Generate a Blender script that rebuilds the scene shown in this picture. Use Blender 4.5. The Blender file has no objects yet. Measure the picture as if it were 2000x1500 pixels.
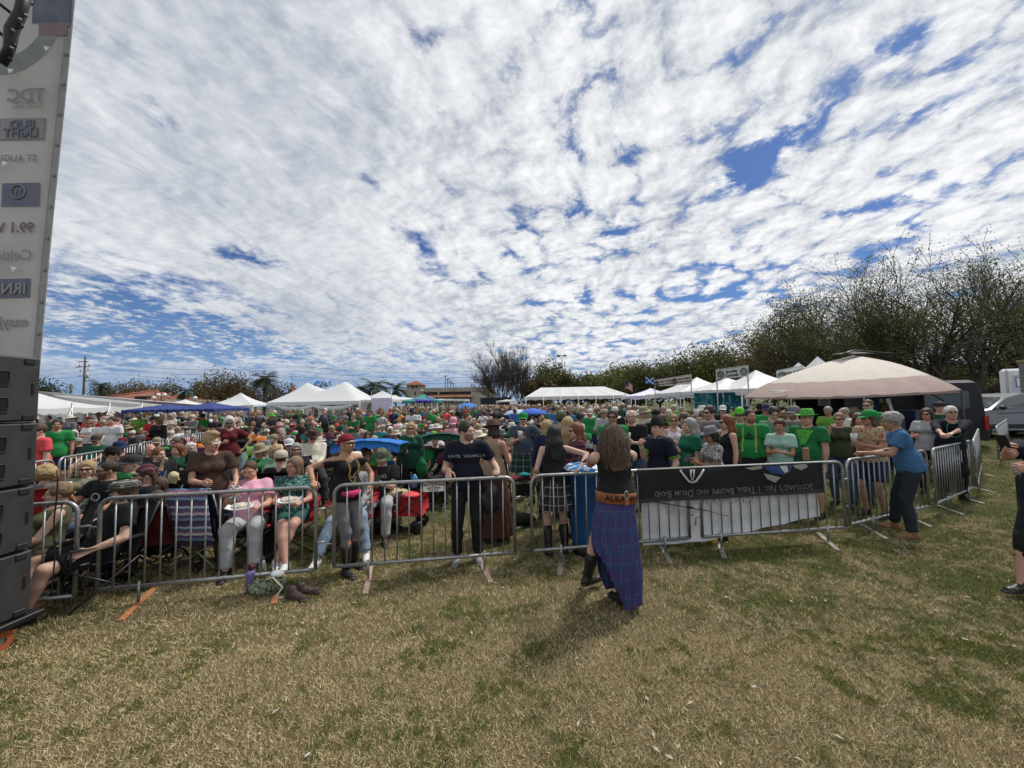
import bpy, bmesh, math, random
import numpy as np
from mathutils import Vector, Matrix, Quaternion
from mathutils.bvhtree import BVHTree
R = math.radians
sc = bpy.context.scene
# ---------------------------------------------------------------- camera
CAMH = 1.92
F = 751.0                                   # focal length in pixels of a 2000 px wide picture
PITCH = math.atan(38 / F); ROLL = -0.018
cd = bpy.data.cameras.new('camera'); cam = bpy.data.objects.new('camera', cd); sc.collection.objects.link(cam)
cd.sensor_width = 36; cd.lens = 36 * F / 2000; cd.clip_start = 0.05; cd.clip_end = 3000
CROT = Matrix.Rotation(math.pi / 2 + PITCH, 3, 'X') @ Matrix.Rotation(ROLL, 3, 'Z')
cam.matrix_world = Matrix.Translation((0, 0, CAMH)) @ CROT.to_4x4()
sc.camera = cam
# ---------------------------------------------------------------- exposure, sun, sky
sc.view_settings.view_transform = 'Standard'; sc.view_settings.look = 'None'
sc.view_settings.exposure = 0.10; sc.view_settings.gamma = 1.0; sc.view_settings.use_curve_mapping = False
SUN_EL, SUN_AZ = R(56), R(50)               # azimuth from +Y towards +X
sd = bpy.data.lights.new('sun', 'SUN'); sun = bpy.data.objects.new('sun', sd); sc.collection.objects.link(sun)
sd.energy = 3.2; sd.angle = R(9.0); sd.color = (1.0, .95, .87)
sdir = Vector((math.sin(SUN_AZ) * math.cos(SUN_EL), math.cos(SUN_AZ) * math.cos(SUN_EL), math.sin(SUN_EL)))
sun.rotation_euler = sdir.to_track_quat('Z', 'Y').to_euler(); sun.location = (0, 0, 60)
W = bpy.data.worlds.new('World'); sc.world = W; W.use_nodes = True


class NT:
    """tiny node-tree helper"""
    def __init__(s, nt): s.nt = nt; s.n = nt.nodes; s.l = nt.links
    def node(s, typ, **kw):
        n = s.n.new(typ)
        for k, v in kw.items():
            if k.startswith('i_'): s.put(n.inputs[k[2:].replace('_', ' ')], v)
            elif k.startswith('x'): s.put(n.inputs[int(k[1:])], v)
            else: setattr(n, k, v)
        return n
    def put(s, inp, v):
        if isinstance(v, bpy.types.NodeSocket): s.l.new(v, inp)
        elif isinstance(v, bpy.types.Node): s.l.new(v.outputs[0], inp)
        else: inp.default_value = v
    def math(s, op, a, b=0.0, c=None, clamp=False):
        n = s.node('ShaderNodeMath', operation=op, use_clamp=clamp); s.put(n.inputs[0], a); s.put(n.inputs[1], b)
        if c is not None: s.put(n.inputs[2], c)
        return n.outputs[0]
    def vmath(s, op, a, b=(0, 0, 0), out=0):
        n = s.node('ShaderNodeVectorMath', operation=op); s.put(n.inputs[0], a)
        s.put(n.inputs['Scale'] if op == 'SCALE' else n.inputs[1], b); return n.outputs[out]
    def ramp(s, fac, *stops, interp='LINEAR'):
        n = s.node('ShaderNodeValToRGB'); cr = n.color_ramp; cr.interpolation = interp
        while len(cr.elements) < len(stops): cr.elements.new(0.5)
        for e, (p, c) in zip(cr.elements, stops):
            e.position = p; e.color = tuple(c) + (1,) if len(c) == 3 else c
        s.put(n.inputs[0], fac); return n.outputs[0]
    def smooth(s, v, a, b, lo=0.0, hi=1.0):
        n = s.node('ShaderNodeMapRange', interpolation_type='SMOOTHSTEP')
        for i, q in enumerate((v, a, b, lo, hi)): s.put(n.inputs[i], q)
        return n.outputs[0]
    def mix(s, f, a, b, blend='MIX'):
        n = s.node('ShaderNodeMix', data_type='RGBA', blend_type=blend)
        s.put(n.inputs[0], f)
        for k, q in ((6, a), (7, b)):
            if isinstance(q, (tuple, list)) and len(q) == 3: q = tuple(q) + (1,)
            s.put(n.inputs[k], q)
        return n.outputs[2]
    def noise(s, vec, scale, detail=3.0, rough=.55, dist=0.0, dims='3D', out=0):
        n = s.node('ShaderNodeTexNoise', noise_dimensions=dims); s.put(n.inputs['Vector'], vec)
        n.inputs['Scale'].default_value = scale; n.inputs['Detail'].default_value = detail
        n.inputs['Roughness'].default_value = rough; n.inputs['Distortion'].default_value = dist
        return n.outputs[out]


def make_sky():
    W.node_tree.nodes.clear(); t = NT(W.node_tree)
    out = t.node('ShaderNodeOutputWorld'); bg = t.node('ShaderNodeBackground'); t.l.new(bg.outputs[0], out.inputs[0])
    bg.inputs['Strength'].default_value = 0.1
    sky = t.node('ShaderNodeTexSky', sky_type='NISHITA', sun_disc=False, sun_elevation=SUN_EL, sun_rotation=SUN_AZ,
                 altitude=0, air_density=1.0, dust_density=.6, ozone_density=2.5)
    d = t.node('ShaderNodeTexCoord').outputs['Generated']
    d = t.vmath('NORMALIZE', d)
    sp = t.node('ShaderNodeSeparateXYZ', i_Vector=d)
    z = t.math('MAXIMUM', sp.outputs[2], 0.0)
    h = t.math('ADD', z, 0.15)
    px = t.math('DIVIDE', sp.outputs[0], h); py = t.math('DIVIDE', sp.outputs[1], h)
    P = t.node('ShaderNodeCombineXYZ', i_X=px, i_Y=py).outputs[0]
    # the cloud layer drifts along one direction: rotate so that the streets run along the second axis
    rot = t.node('ShaderNodeMapping', vector_type='POINT'); t.put(rot.inputs[0], P); rot.inputs['Rotation'].default_value = (0, 0, R(20))
    Q = rot.outputs[0]
    st = t.node('ShaderNodeMapping'); t.put(st.inputs[0], Q); st.inputs['Scale'].default_value = (1.0, .85, 1)
    warp = t.noise(Q, 1.6, 3, .5, out=1)
    wv = t.vmath('SCALE', t.vmath('SUBTRACT', warp, (.5, .5, .5)), .22)
    S = t.vmath('ADD', st.outputs[0], wv)
    big = t.noise(S, 1.1, 3, .5)
    mid = t.noise(S, 3.6, 5, .62)
    cells = t.node('ShaderNodeTexVoronoi', feature='SMOOTH_F1', voronoi_dimensions='2D'); t.put(cells.inputs['Vector'], t.vmath('ADD', S, t.vmath('SCALE', t.vmath('SUBTRACT', t.noise(S, 7, 5, .68, out=1), (.5, .5, .5)), .26)))
    cells.inputs['Scale'].default_value = 8.5; cells.inputs['Smoothness'].default_value = .35
    fine = t.noise(S, 17, 9, .68)
    # smoother, more veil-like cloud towards -X, broken puffs towards +X
    side = t.smooth(px, -1.0, .4)
    puff = t.math('SUBTRACT', .42, cells.outputs['Distance'])
    puffm = t.math('ADD', t.math('MULTIPLY', puff, t.math('ADD', .12, t.math('MULTIPLY', side, .60))), t.math('MULTIPLY', t.math('SUBTRACT', fine, .5), t.math('ADD', .24, t.math('MULTIPLY', side, .38))))
    dens = t.math('ADD', t.math('ADD', t.math('MULTIPLY', t.math('SUBTRACT', big, .5), .75), t.math('MULTIPLY', t.math('SUBTRACT', mid, .5), 1.0)), t.math('ADD', puffm, .62))
    dens = t.math('ADD', dens, t.math('MULTIPLY', t.math('SUBTRACT', 1.0, side), .06))
    # real openings in the layer (cloud-plane positions, half widths, turn)
    for (gx, gy, ax, ay, an, am) in GAPS:
        m = t.node('ShaderNodeMapping', vector_type='TEXTURE'); t.put(m.inputs[0], P)
        m.inputs['Location'].default_value = (gx, gy, 0); m.inputs['Rotation'].default_value = (0, 0, R(an)); m.inputs['Scale'].default_value = (ax, ay, 1)
        ln = t.vmath('LENGTH', m.outputs[0], out=1)
        dens = t.math('SUBTRACT', dens, t.math('MULTIPLY', t.smooth(ln, 1.5, .0, 0.0, am * 1.45), t.smooth(fine, .15, .75)))
    cov = t.smooth(dens, .17, .52)
    # thin far layer near the horizon
    thin = t.math('MULTIPLY', t.smooth(sp.outputs[2], .16, .02), .25)
    cov = t.math('MULTIPLY', cov, t.math('SUBTRACT', 1.0, t.math('MULTIPLY', t.smooth(sp.outputs[2], .13, .01), t.math('SUBTRACT', .95, t.math('MULTIPLY', side, .35)))))
    cov = t.math('MAXIMUM', cov, t.math('MULTIPLY', thin, t.noise(S, 1.1, 3, .5)))
    # relief of the puffs: thick middles are greyer, rims glow
    S2 = t.vmath('ADD', S, (.018, .018, 0))
    rel = t.math('SUBTRACT', fine, t.noise(S2, 17, 9, .68))
    rel2 = t.math('SUBTRACT', mid, t.noise(S2, 3.6, 5, .62))
    br = t.math('ADD', .63, t.math('MULTIPLY', rel, t.math('ADD', .14, t.math('MULTIPLY', side, .66)))); br = t.math('ADD', br, t.math('MULTIPLY', rel2, 1.15))
    br = t.math('ADD', br, t.math('MULTIPLY', t.math('SUBTRACT', .36, cells.outputs['Distance']), t.math('ADD', .10, t.math('MULTIPLY', side, .50))))
    br = t.math('SUBTRACT', br, t.math('MULTIPLY', t.math('SUBTRACT', big, .5), .85))
    br = t.math('ADD', br, t.math('MULTIPLY', side, .12))
    ccol = t.ramp(br, (.2, (2.7, 3.2, 4.1)), (.45, (4.6, 5.0, 5.7)), (.72, (7.2, 7.4, 7.7)), (1.0, (9.2, 9.3, 9.4)))
    skyc = t.mix(1.0, sky.outputs[0], (.36, .50, .74), 'MULTIPLY')
    skyc = t.mix(t.smooth(sp.outputs[2], .30, .0, 0.0, .85), skyc, (1.7, 3.1, 5.6))
    t.put(bg.inputs['Color'], t.mix(t.math('MULTIPLY', cov, .97), skyc, ccol))


# ---------------------------------------------------------------- picture <-> place
def ray(px, py):
    return (CROT @ Vector(((px - 1000) / F, (750 - py) / F, -1))).normalized()
def at(px, py, z=0.0):
    d = ray(px, py); k = (z - CAMH) / d.z; return Vector((d.x * k, d.y * k, z))
def atd(px, py, y):
    d = ray(px, py); k = y / d.y; return Vector((d.x * k, y, CAMH + d.z * k))
def gx(px, y, z=1.0):
    """x of the place at distance y, height z that shows in picture column px"""
    lo, hi = 400.0, 1600.0
    for _ in range(30):
        m = (lo + hi) / 2
        if atd(px, m, y).z > z: lo = m
        else: hi = m
    return atd(px, (lo + hi) / 2, y).x
def zat(py, y, px=1000): return atd(px, py, y).z
def cloudpt(px, py):
    d = ray(px, py); h = max(d.z, 0) + .15; return d.x / h, d.y / h

GAPS = []
for (a, b, wpx, am) in (((1395, 385), (1700, 130), .060, .42), ((1150, 520), (1240, 400), .050, .36), ((1365, 390), (1500, 300), .075, .28), ((1540, 170), (1640, 60), .055, .25), ((1735, 100), (1760, 75), .05, .3),
                        ((1840, 210), (1870, 190), .05, .3), ((690, 325), (730, 365), .03, .3), ((300, 215), (335, 260), .05, .35), ((440, 490), (550, 520), .10, .35), ((160, 120), (330, 130), .10, .12), ((250, 0), (150, 15), .08, .15),
                        ((80, 620), (420, 640), .55, .35), ((80, 700), (900, 735), 1.2, .30), ((850, 60), (850, 85), .03, .3), ((1120, 10), (1150, 130), .05, .22), ((1230, 310), (1260, 305), .03, .3), ((1560, 560), (1640, 545), .25, .3), ((1300, 580), (1400, 570), .2, .25), ((820, 460), (850, 530), .05, .25)):
    p = Vector(cloudpt(*a)); q = Vector(cloudpt(*b)); v = q - p
    GAPS.append(((p.x + q.x) / 2, (p.y + q.y) / 2, v.length / 2 * 1.15 + wpx, wpx * 1.5, math.degrees(math.atan2(v.y, v.x)), am))
make_sky()

# ---------------------------------------------------------------- objects
col = sc.collection
def link(o): col.objects.link(o); return o
def tag(o, label=None, cat=None, group=None, kind=None):
    if label: o['label'] = label
    if cat: o['category'] = cat
    if group: o['group'] = group
    if kind: o['kind'] = kind
    return o
def thing(name, loc, label, cat, rz=0.0, group=None):
    o = bpy.data.objects.new(name, None); o.empty_display_size = .1; link(o)
    o.location = loc; o.rotation_euler = (0, 0, rz); return tag(o, label, cat, group)
def copy_tree(o, parent=None):
    c = o.copy(); link(c)
    if parent: c.parent = parent
    for ch in list(o.children): copy_tree(ch, c)
    return c
def mesh_of(name, v, f, m=None, smooth=True, uv=None, colr=None):
    me = bpy.data.meshes.new(name)
    v = np.asarray(v, dtype=np.float32).reshape(-1, 3)
    if isinstance(f, np.ndarray) and f.ndim == 2:
        k = f.shape[1]; me.vertices.add(len(v)); me.vertices.foreach_set('co', v.ravel())
        me.loops.add(f.size); me.loops.foreach_set('vertex_index', f.ravel().astype(np.int32))
        me.polygons.add(len(f)); me.polygons.foreach_set('loop_start', np.arange(0, f.size, k, dtype=np.int32))
        me.update(calc_edges=True)
    else: me.from_pydata([tuple(map(float, q)) for q in v], [], [tuple(q) for q in f])
    if smooth: me.polygons.foreach_set('use_smooth', [True] * len(me.polygons))
    if m is not None:
        for q in (m if isinstance(m, (list, tuple)) else [m]): me.materials.append(q)
    if uv is not None:
        L = me.uv_layers.new(name='UVMap'); idx = np.zeros(len(me.loops), np.int32); me.loops.foreach_get('vertex_index', idx)
        L.data.foreach_set('uv', np.asarray(uv, np.float32)[idx].ravel())
    if colr is not None:
        a = me.color_attributes.new('tint', 'FLOAT_COLOR', 'POINT'); c4 = np.ones((len(v), 4), np.float32); c4[:, :3] = colr
        a.data.foreach_set('color', c4.ravel())
    return me
def put(name, me, parent=None, m=None, loc=None, rot=None):
    o = bpy.data.objects.new(name, me); link(o)
    if parent: o.parent = parent
    if m is not None and me.materials and me.materials[0] != m:
        o.material_slots[0].link = 'OBJECT'; o.material_slots[0].material = m
    if loc is not None: o.location = loc
    if rot is not None: o.rotation_euler = rot
    return o

def frame_of(d):
    d = d / (np.linalg.norm(d) + 1e-9); u = np.array([0, 0, 1.]) if abs(d[2]) < .9 else np.array([1., 0, 0])
    a = np.cross(d, u); a /= np.linalg.norm(a); return a, np.cross(a, d)
class MB:
    """collects shapes into ONE mesh"""
    def __init__(s): s.v = []; s.f = []; s.mi = []; s.cur = 0
    def add(s, v, f):
        b = len(s.v); s.v.extend([tuple(map(float, q)) for q in v]); s.f.extend([tuple(i + b for i in q) for q in f]); s.mi.extend([s.cur] * len(f)); return s
    def box(s, c, d, rz=0.0, bev=0.0, M=None):
        x, y, z = [q / 2 for q in d]; ca, sa = math.cos(rz), math.sin(rz)
        if bev > 0:
            b = min(bev, x * .9, y * .9, z * .9); vs = []; 
            bm = bmesh.new(); bmesh.ops.create_cube(bm, size=1); 
            for q in bm.verts: q.co = Vector((q.co.x * 2 * x, q.co.y * 2 * y, q.co.z * 2 * z))
            bmesh.ops.bevel(bm, geom=bm.edges[:], offset=b, segments=1, affect='EDGES'); bm.verts.index_update()
            vs = [tuple(q.co) for q in bm.verts]; fs = [[q.index for q in f.verts] for f in bm.faces]; bm.free()
        else:
            vs = [(i * x, j * y, k * z) for i in (-1, 1) for j in (-1, 1) for k in (-1, 1)]
            fs = [(0, 1, 3, 2), (4, 6, 7, 5), (0, 4, 5, 1), (2, 3, 7, 6), (0, 2, 6, 4), (1, 5, 7, 3)]
        o = []
        for q in vs:
            if M is not None: w = M @ Vector(q); o.append((w.x + c[0], w.y + c[1], w.z + c[2]))
            else: o.append((q[0] * ca - q[1] * sa + c[0], q[0] * sa + q[1] * ca + c[1], q[2] + c[2]))
        return s.add(o, fs)
    def tube(s, pts, r, n=8, cap=True, flat=None):
        pts = [np.array(p, float) for p in pts]; m = len(pts)
        rs = r if isinstance(r, (list, tuple, np.ndarray)) else [r] * m
        V = []; pa = None
        for i, p in enumerate(pts):
            d = pts[min(i + 1, m - 1)] - pts[max(i - 1, 0)]
            if pa is None: a, b = frame_of(d)
            else:
                dn = d / (np.linalg.norm(d) + 1e-9); a = pa - dn * pa.dot(dn); a /= np.linalg.norm(a) + 1e-9; b = np.cross(a, dn)
            pa = a
            for k in range(n):
                t = 2 * math.pi * k / n; V.append(p + (a * math.cos(t) + b * math.sin(t)) * rs[i])
        Fc = [(i * n + k, i * n + (k + 1) % n, (i + 1) * n + (k + 1) % n, (i + 1) * n + k) for i in range(m - 1) for k in range(n)]
        if cap: Fc += [tuple(range(n))[::-1], tuple((m - 1) * n + k for k in range(n))]
        return s.add(V, Fc)
    def lathe(s, prof, n=16, c=(0, 0, 0), sx=1.0, sy=1.0, M=None):
        V = []; 
        for (r, z) in prof:
            for k in range(n):
                t = 2 * math.pi * k / n; V.append(Vector((r * sx * math.cos(t), r * sy * math.sin(t), z)))
        if M is not None: V = [M @ q for q in V]
        V = [(q.x + c[0], q.y + c[1], q.z + c[2]) for q in V]; m = len(prof)
        return s.add(V, [(i * n + k, i * n + (k + 1) % n, (i + 1) * n + (k + 1) % n, (i + 1) * n + k) for i in range(m - 1) for k in range(n)])
    def grid(s, P):
        """P[i][j] points"""
        n, m = len(P), len(P[0]); V = [q for r in P for q in r]
        return s.add(V, [(i * m + j, i * m + j + 1, (i + 1) * m + j + 1, (i + 1) * m + j) for i in range(n - 1) for j in range(m - 1)])
    def sheet(s, P, th=.004):
        """a grid with real thickness th"""
        P = [[np.array(q, float) for q in r] for r in P]; n, m = len(P), len(P[0]); A = np.array(P)
        du = np.gradient(A, axis=0); dv = np.gradient(A, axis=1); N = np.cross(du, dv); N /= np.linalg.norm(N, axis=2, keepdims=True) + 1e-9
        T = A + N * th / 2; B = A - N * th / 2; V = list(T.reshape(-1, 3)) + list(B.reshape(-1, 3)); o = n * m; Fc = []
        for i in range(n - 1):
            for j in range(m - 1):
                a, b, c, d = i * m + j, i * m + j + 1, (i + 1) * m + j + 1, (i + 1) * m + j
                Fc += [(a, d, c, b), (a + o, b + o, c + o, d + o)]
        bd = [(i * m, (i + 1) * m) for i in range(n - 1)] + [((n - 1) * m + j, (n - 1) * m + j + 1) for j in range(m - 1)] + [((i + 1) * m + m - 1, i * m + m - 1) for i in range(n - 1)] + [(j + 1, j) for j in range(m - 1)]
        Fc += [(a, b, b + o, a + o) for a, b in bd]
        return s.add(V, Fc)
    def mesh(s, name, m=None, smooth=True, uv=None):
        me = mesh_of(name, s.v, s.f, m, smooth, uv)
        if any(s.mi): me.polygons.foreach_set('material_index', s.mi)
        return me
    def build(s, name, m=None, parent=None, smooth=True, uv=None, **k): return put(name, s.mesh(name, m, smooth, uv), parent, **k)
def autosmooth(o, ang=35):
    me = o.data
    me.polygons.foreach_set('use_smooth', [True] * len(me.polygons)); me.set_sharp_from_angle(angle=R(ang)); return o

# ---------------------------------------------------------------- materials
MATS = {}
def mat(name, c=(.5, .5, .5), rough=.6, metal=0.0, var=.12, bump=.0, bs=40.0, kind=None, spec=.4, c2=None, trans=0.0, sheen=0.0, sss=0.0, vs=6.0, alpha=None):
    key = name
    if key in MATS: return MATS[key]
    m = bpy.data.materials.new(name); m.use_nodes = True; t = NT(m.node_tree); b = m.node_tree.nodes['Principled BSDF']
    tc = t.node('ShaderNodeTexCoord'); oc = tc.outputs['Object']
    base = tuple(c) + (1,)
    if var or c2:
        n = t.noise(oc, vs, 4, .6)
        lo = tuple(q * (1 - var) for q in c); hi = c2 if c2 else tuple(min(1, q * (1 + var)) for q in c)
        base = t.ramp(n, (.32, lo), (.68, hi))
    if kind == 'cloth':
        wr = t.noise(oc, 8.0, 4, .55, 1.6); fi = t.noise(oc, 260, 2, .5)
        h = t.math('ADD', wr, t.math('MULTIPLY', fi, .06))
        bp = t.node('ShaderNodeBump', i_Strength=.55, i_Distance=.03); t.put(bp.inputs['Height'], h); t.put(b.inputs['Normal'], bp)
    elif bump:
        bp = t.node('ShaderNodeBump', i_Strength=bump, i_Distance=.02); t.put(bp.inputs['Height'], t.noise(oc, bs, 4, .6)); t.put(b.inputs['Normal'], bp)
    if kind == 'tint':
        at_ = t.node('ShaderNodeAttribute', attribute_name='tint'); base = t.mix(1.0, base, at_.outputs[0], 'MULTIPLY')
    t.put(b.inputs['Base Color'], base)
    b.inputs['Roughness'].default_value = rough; b.inputs['Metallic'].default_value = metal
    b.inputs['Specular IOR Level'].default_value = spec
    if sheen: b.inputs['Sheen Weight'].default_value = sheen
    if sss: b.inputs['Subsurface Weight'].default_value = sss; b.inputs['Subsurface Radius'].default_value = (.02, .008, .004)
    if trans:
        tr = t.node('ShaderNodeBsdfTranslucent'); t.put(tr.inputs[0], base)
        mx = t.node('ShaderNodeMixShader'); mx.inputs[0].default_value = trans; t.l.new(b.outputs[0], mx.inputs[1]); t.l.new(tr.outputs[0], mx.inputs[2])
        t.l.new(mx.outputs[0], m.node_tree.nodes['Material Output'].inputs[0])
    MATS[key] = m; return m

def cloth(name, c, **k): return mat(name, c, rough=.85, kind='cloth', spec=.2, var=k.pop('var', .10), **k)
def plaid(name, base, s1, s2, fu=20.0, fv=14.0, uvname=True, rough=.85):
    if name in MATS: return MATS[name]
    m = bpy.data.materials.new(name); m.use_nodes = True; t = NT(m.node_tree); b = m.node_tree.nodes['Principled BSDF']
    tc = t.node('ShaderNodeTexCoord'); v = tc.outputs['UV'] if uvname else tc.outputs['Object']
    s = t.node('ShaderNodeSeparateXYZ', i_Vector=v); u_, v_ = s.outputs[0], (s.outputs[1] if uvname else s.outputs[2])
    def band(x, f, w, ph=0.0):
        return t.smooth(t.math('PINGPONG', t.math('ADD', t.math('MULTIPLY', x, f), ph), 1.0), 1 - w - .08, 1 - w)
    a = t.math('MAXIMUM', t.math('MULTIPLY', band(u_, fu, .42), .6), t.math('MULTIPLY', band(v_, fv, .42), .6))
    c = t.mix(a, base, s1)
    l = t.math('MAXIMUM', band(u_, fu, .06, .55), band(v_, fv, .06, .55))
    c = t.mix(t.math('MULTIPLY', l, .7), c, s2)
    c = t.mix(t.math('MULTIPLY', t.noise(tc.outputs['Object'], 7, 3), .35), c, tuple(q * .6 for q in base))
    t.put(b.inputs['Base Color'], c); b.inputs['Roughness'].default_value = rough; b.inputs['Specular IOR Level'].default_value = .2
    bp = t.node('ShaderNodeBump', i_Strength=.3, i_Distance=.015); t.put(bp.inputs['Height'], t.noise(tc.outputs['Object'], 14, 3)); t.put(b.inputs['Normal'], bp)
    MATS[name] = m; return m
def pattern(name, a, b_, c_=None, scale=40, thr=.5, rough=.85):
    if name in MATS: return MATS[name]
    m = bpy.data.materials.new(name); m.use_nodes = True; t = NT(m.node_tree); b = m.node_tree.nodes['Principled BSDF']
    oc = t.node('ShaderNodeTexCoord').outputs['Object']
    n = t.noise(oc, scale, 2, .5, 1.5); stops = [(thr - .02, a), (thr + .02, b_)] + ([(thr + .12, b_), (thr + .14, c_)] if c_ else [])
    t.put(b.inputs['Base Color'], t.ramp(n, *stops)); b.inputs['Roughness'].default_value = rough; b.inputs['Specular IOR Level'].default_value = .2
    bp = t.node('ShaderNodeBump', i_Strength=.3, i_Distance=.02); t.put(bp.inputs['Height'], t.noise(oc, 9, 3)); t.put(b.inputs['Normal'], bp)
    MATS[name] = m; return m

galv = mat('galvanised steel', (.33, .34, .34), rough=.42, metal=.75, var=.22, bump=.06, bs=60, vs=14)
dark_steel = mat('dark steel tube', (.03, .03, .032), rough=.4, metal=.3)
black_pl = mat('black plastic', (.012, .012, .013), rough=.45)
white_vinyl = mat('white vinyl tent cloth', (.76, .77, .78), rough=.5, var=.04, bump=.12, bs=3, trans=.28, spec=.35)
white_wall = mat('pale tent wall cloth', (.62, .62, .68), rough=.6, var=.05, bump=.15, bs=4, trans=.3)
white_paint = mat('white paint', (.78, .78, .77), rough=.4, var=.04)
# ================================================================ solid modelling on a grid (bodies, clothes, hair, shoes)
A3 = lambda *q: np.array(q, float)
def nrm(v): v = np.asarray(v, float); return v / (np.linalg.norm(v) + 1e-9)
_rw = np.random.RandomState(5)
_WK = _rw.normal(size=(9, 3)); _WK /= np.linalg.norm(_WK, axis=1, keepdims=True); _WP = _rw.uniform(0, 6.28, 9)
def wav(X, Y, Z, f, seed=0):
    s = 0
    for i in range(5):
        k = _WK[(i + seed) % 9] * f * (1 + .23 * i); s = s + np.sin(X * k[0] + Y * k[1] + Z * k[2] + _WP[(i * 2 + seed) % 9] + 1.3 * np.sin(Z * k[1] * .6 + X * k[2] * .5))
    return s / 5
class Vol:
    def __init__(s, lo, hi, h):
        s.lo = np.array(lo, float); s.h = h; n = np.ceil((np.array(hi) - s.lo) / h).astype(int) + 2
        s.ax = [s.lo[i] + h * np.arange(n[i]) for i in range(3)]; s.F = np.full(n, .3, np.float32); s.n = n
    def sub(s, lo, hi):
        a = np.clip(np.floor((np.minimum(lo, hi) - s.lo) / s.h).astype(int), 0, s.n - 1); b = np.clip(np.ceil((np.maximum(lo, hi) - s.lo) / s.h).astype(int) + 1, 1, s.n)
        sl = tuple(slice(a[i], max(a[i] + 1, b[i])) for i in range(3))
        return sl, s.ax[0][sl[0]][:, None, None], s.ax[1][sl[1]][None, :, None], s.ax[2][sl[2]][None, None, :]
    def comb(s, sl, d, k, op):
        A = s.F[sl]
        if op == 'add':
            if k > 0: h = np.clip(.5 + .5 * (A - d) / k, 0, 1); d = A * (1 - h) + d * h - k * h * (1 - h)
            else: d = np.minimum(A, d)
        else:
            if k > 0: h = np.clip(.5 - .5 * (A + d) / k, 0, 1); d = A * (1 - h) - d * h + k * h * (1 - h)
            else: d = np.maximum(A, -d)
        s.F[sl] = d
    def rc(s, a, b, r1, r2, k=.02, ax=None, f=1.0, cuts=(), op='add'):
        a = np.asarray(a, float); b = np.asarray(b, float); m = max(r1, r2) * max(1, 1 / f if f < 1 else 1) * 1.0 + k + s.h * 2 + .01
        sl, X, Y, Z = s.sub(np.minimum(a, b) - m, np.maximum(a, b) + m)
        ab = b - a; L = ab.dot(ab) + 1e-9; px, py, pz = X - a[0], Y - a[1], Z - a[2]
        t = np.clip((px * ab[0] + py * ab[1] + pz * ab[2]) / L, 0, 1); qx, qy, qz = px - t * ab[0], py - t * ab[1], pz - t * ab[2]
        if ax is not None:
            n = nrm(ax); w = (qx * n[0] + qy * n[1] + qz * n[2]) * (1 / f - 1); qx, qy, qz = qx + w * n[0], qy + w * n[1], qz + w * n[2]
        d = np.sqrt(qx * qx + qy * qy + qz * qz) - (r1 + (r2 - r1) * t)
        for (c, n) in cuts: d = np.maximum(d, (X - c[0]) * n[0] + (Y - c[1]) * n[1] + (Z - c[2]) * n[2])
        s.comb(sl, d, k, op); return s
    def ell(s, c, r, k=.02, M=None, op='add', cuts=()):
        c = np.asarray(c, float); r = np.asarray(r, float); m = max(r) + k + s.h * 2 + .01; sl, X, Y, Z = s.sub(c - m, c + m)
        x, y, z = X - c[0], Y - c[1], Z - c[2]
        if M is not None: x, y, z = (x * M[0][0] + y * M[0][1] + z * M[0][2], x * M[1][0] + y * M[1][1] + z * M[1][2], x * M[2][0] + y * M[2][1] + z * M[2][2])
        k0 = np.sqrt((x / r[0]) ** 2 + (y / r[1]) ** 2 + (z / r[2]) ** 2); k1 = np.sqrt((x / r[0] ** 2) ** 2 + (y / r[1] ** 2) ** 2 + (z / r[2] ** 2) ** 2) + 1e-6
        d = k0 * (k0 - 1) / k1
        for (q, n) in cuts: d = np.maximum(d, (X - q[0]) * n[0] + (Y - q[1]) * n[1] + (Z - q[2]) * n[2])
        s.comb(sl, d, k, op); return s
    def cut(s, c, n):
        X, Y, Z = s.ax[0][:, None, None], s.ax[1][None, :, None], s.ax[2][None, None, :]
        s.F = np.maximum(s.F, (X - c[0]) * n[0] + (Y - c[1]) * n[1] + (Z - c[2]) * n[2]).astype(np.float32); return s
    def rough(s, amp, f, seed=0, st=(1, 1, 1)):
        X, Y, Z = s.ax[0][:, None, None], s.ax[1][None, :, None], s.ax[2][None, None, :]
        s.F = (s.F + amp * wav(X * st[0], Y * st[1], Z * st[2], f, seed)).astype(np.float32); return s
    def mesh(s, relax=1):
        F_ = s.F; F_[0] = F_[-1] = .3; F_[:, 0] = F_[:, -1] = .3; F_[:, :, 0] = F_[:, :, -1] = .3
        S = F_ < 0; nx, ny, nz = F_.shape
        c = [S[i:nx - 1 + i, j:ny - 1 + j, k:nz - 1 + k] for i in (0, 1) for j in (0, 1) for k in (0, 1)]
        sm = sum(q.astype(np.int8) for q in c); act = (sm > 0) & (sm < 8); idx = np.full(act.shape, -1, np.int32); I = np.argwhere(act)
        if len(I) == 0: return np.zeros((0, 3)), np.zeros((0, 4), int)
        idx[act] = np.arange(len(I)); acc = np.zeros((len(I), 3)); cnt = np.zeros(len(I))
        cor = {(i, j, k): F_[I[:, 0] + i, I[:, 1] + j, I[:, 2] + k] for i in (0, 1) for j in (0, 1) for k in (0, 1)}
        for a in cor:
            for d in range(3):
                if a[d] == 0:
                    b = list(a); b[d] = 1; b = tuple(b); fa, fb = cor[a], cor[b]; m = (fa < 0) != (fb < 0); t = np.where(m, fa / (fa - fb + 1e-12), 0)
                    p = np.tile(np.array(a, float), (len(I), 1)); p[:, d] += t; acc[m] += p[m]; cnt[m] += 1
        V = s.lo + (I + acc / cnt[:, None]) * s.h; Q = []
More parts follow.
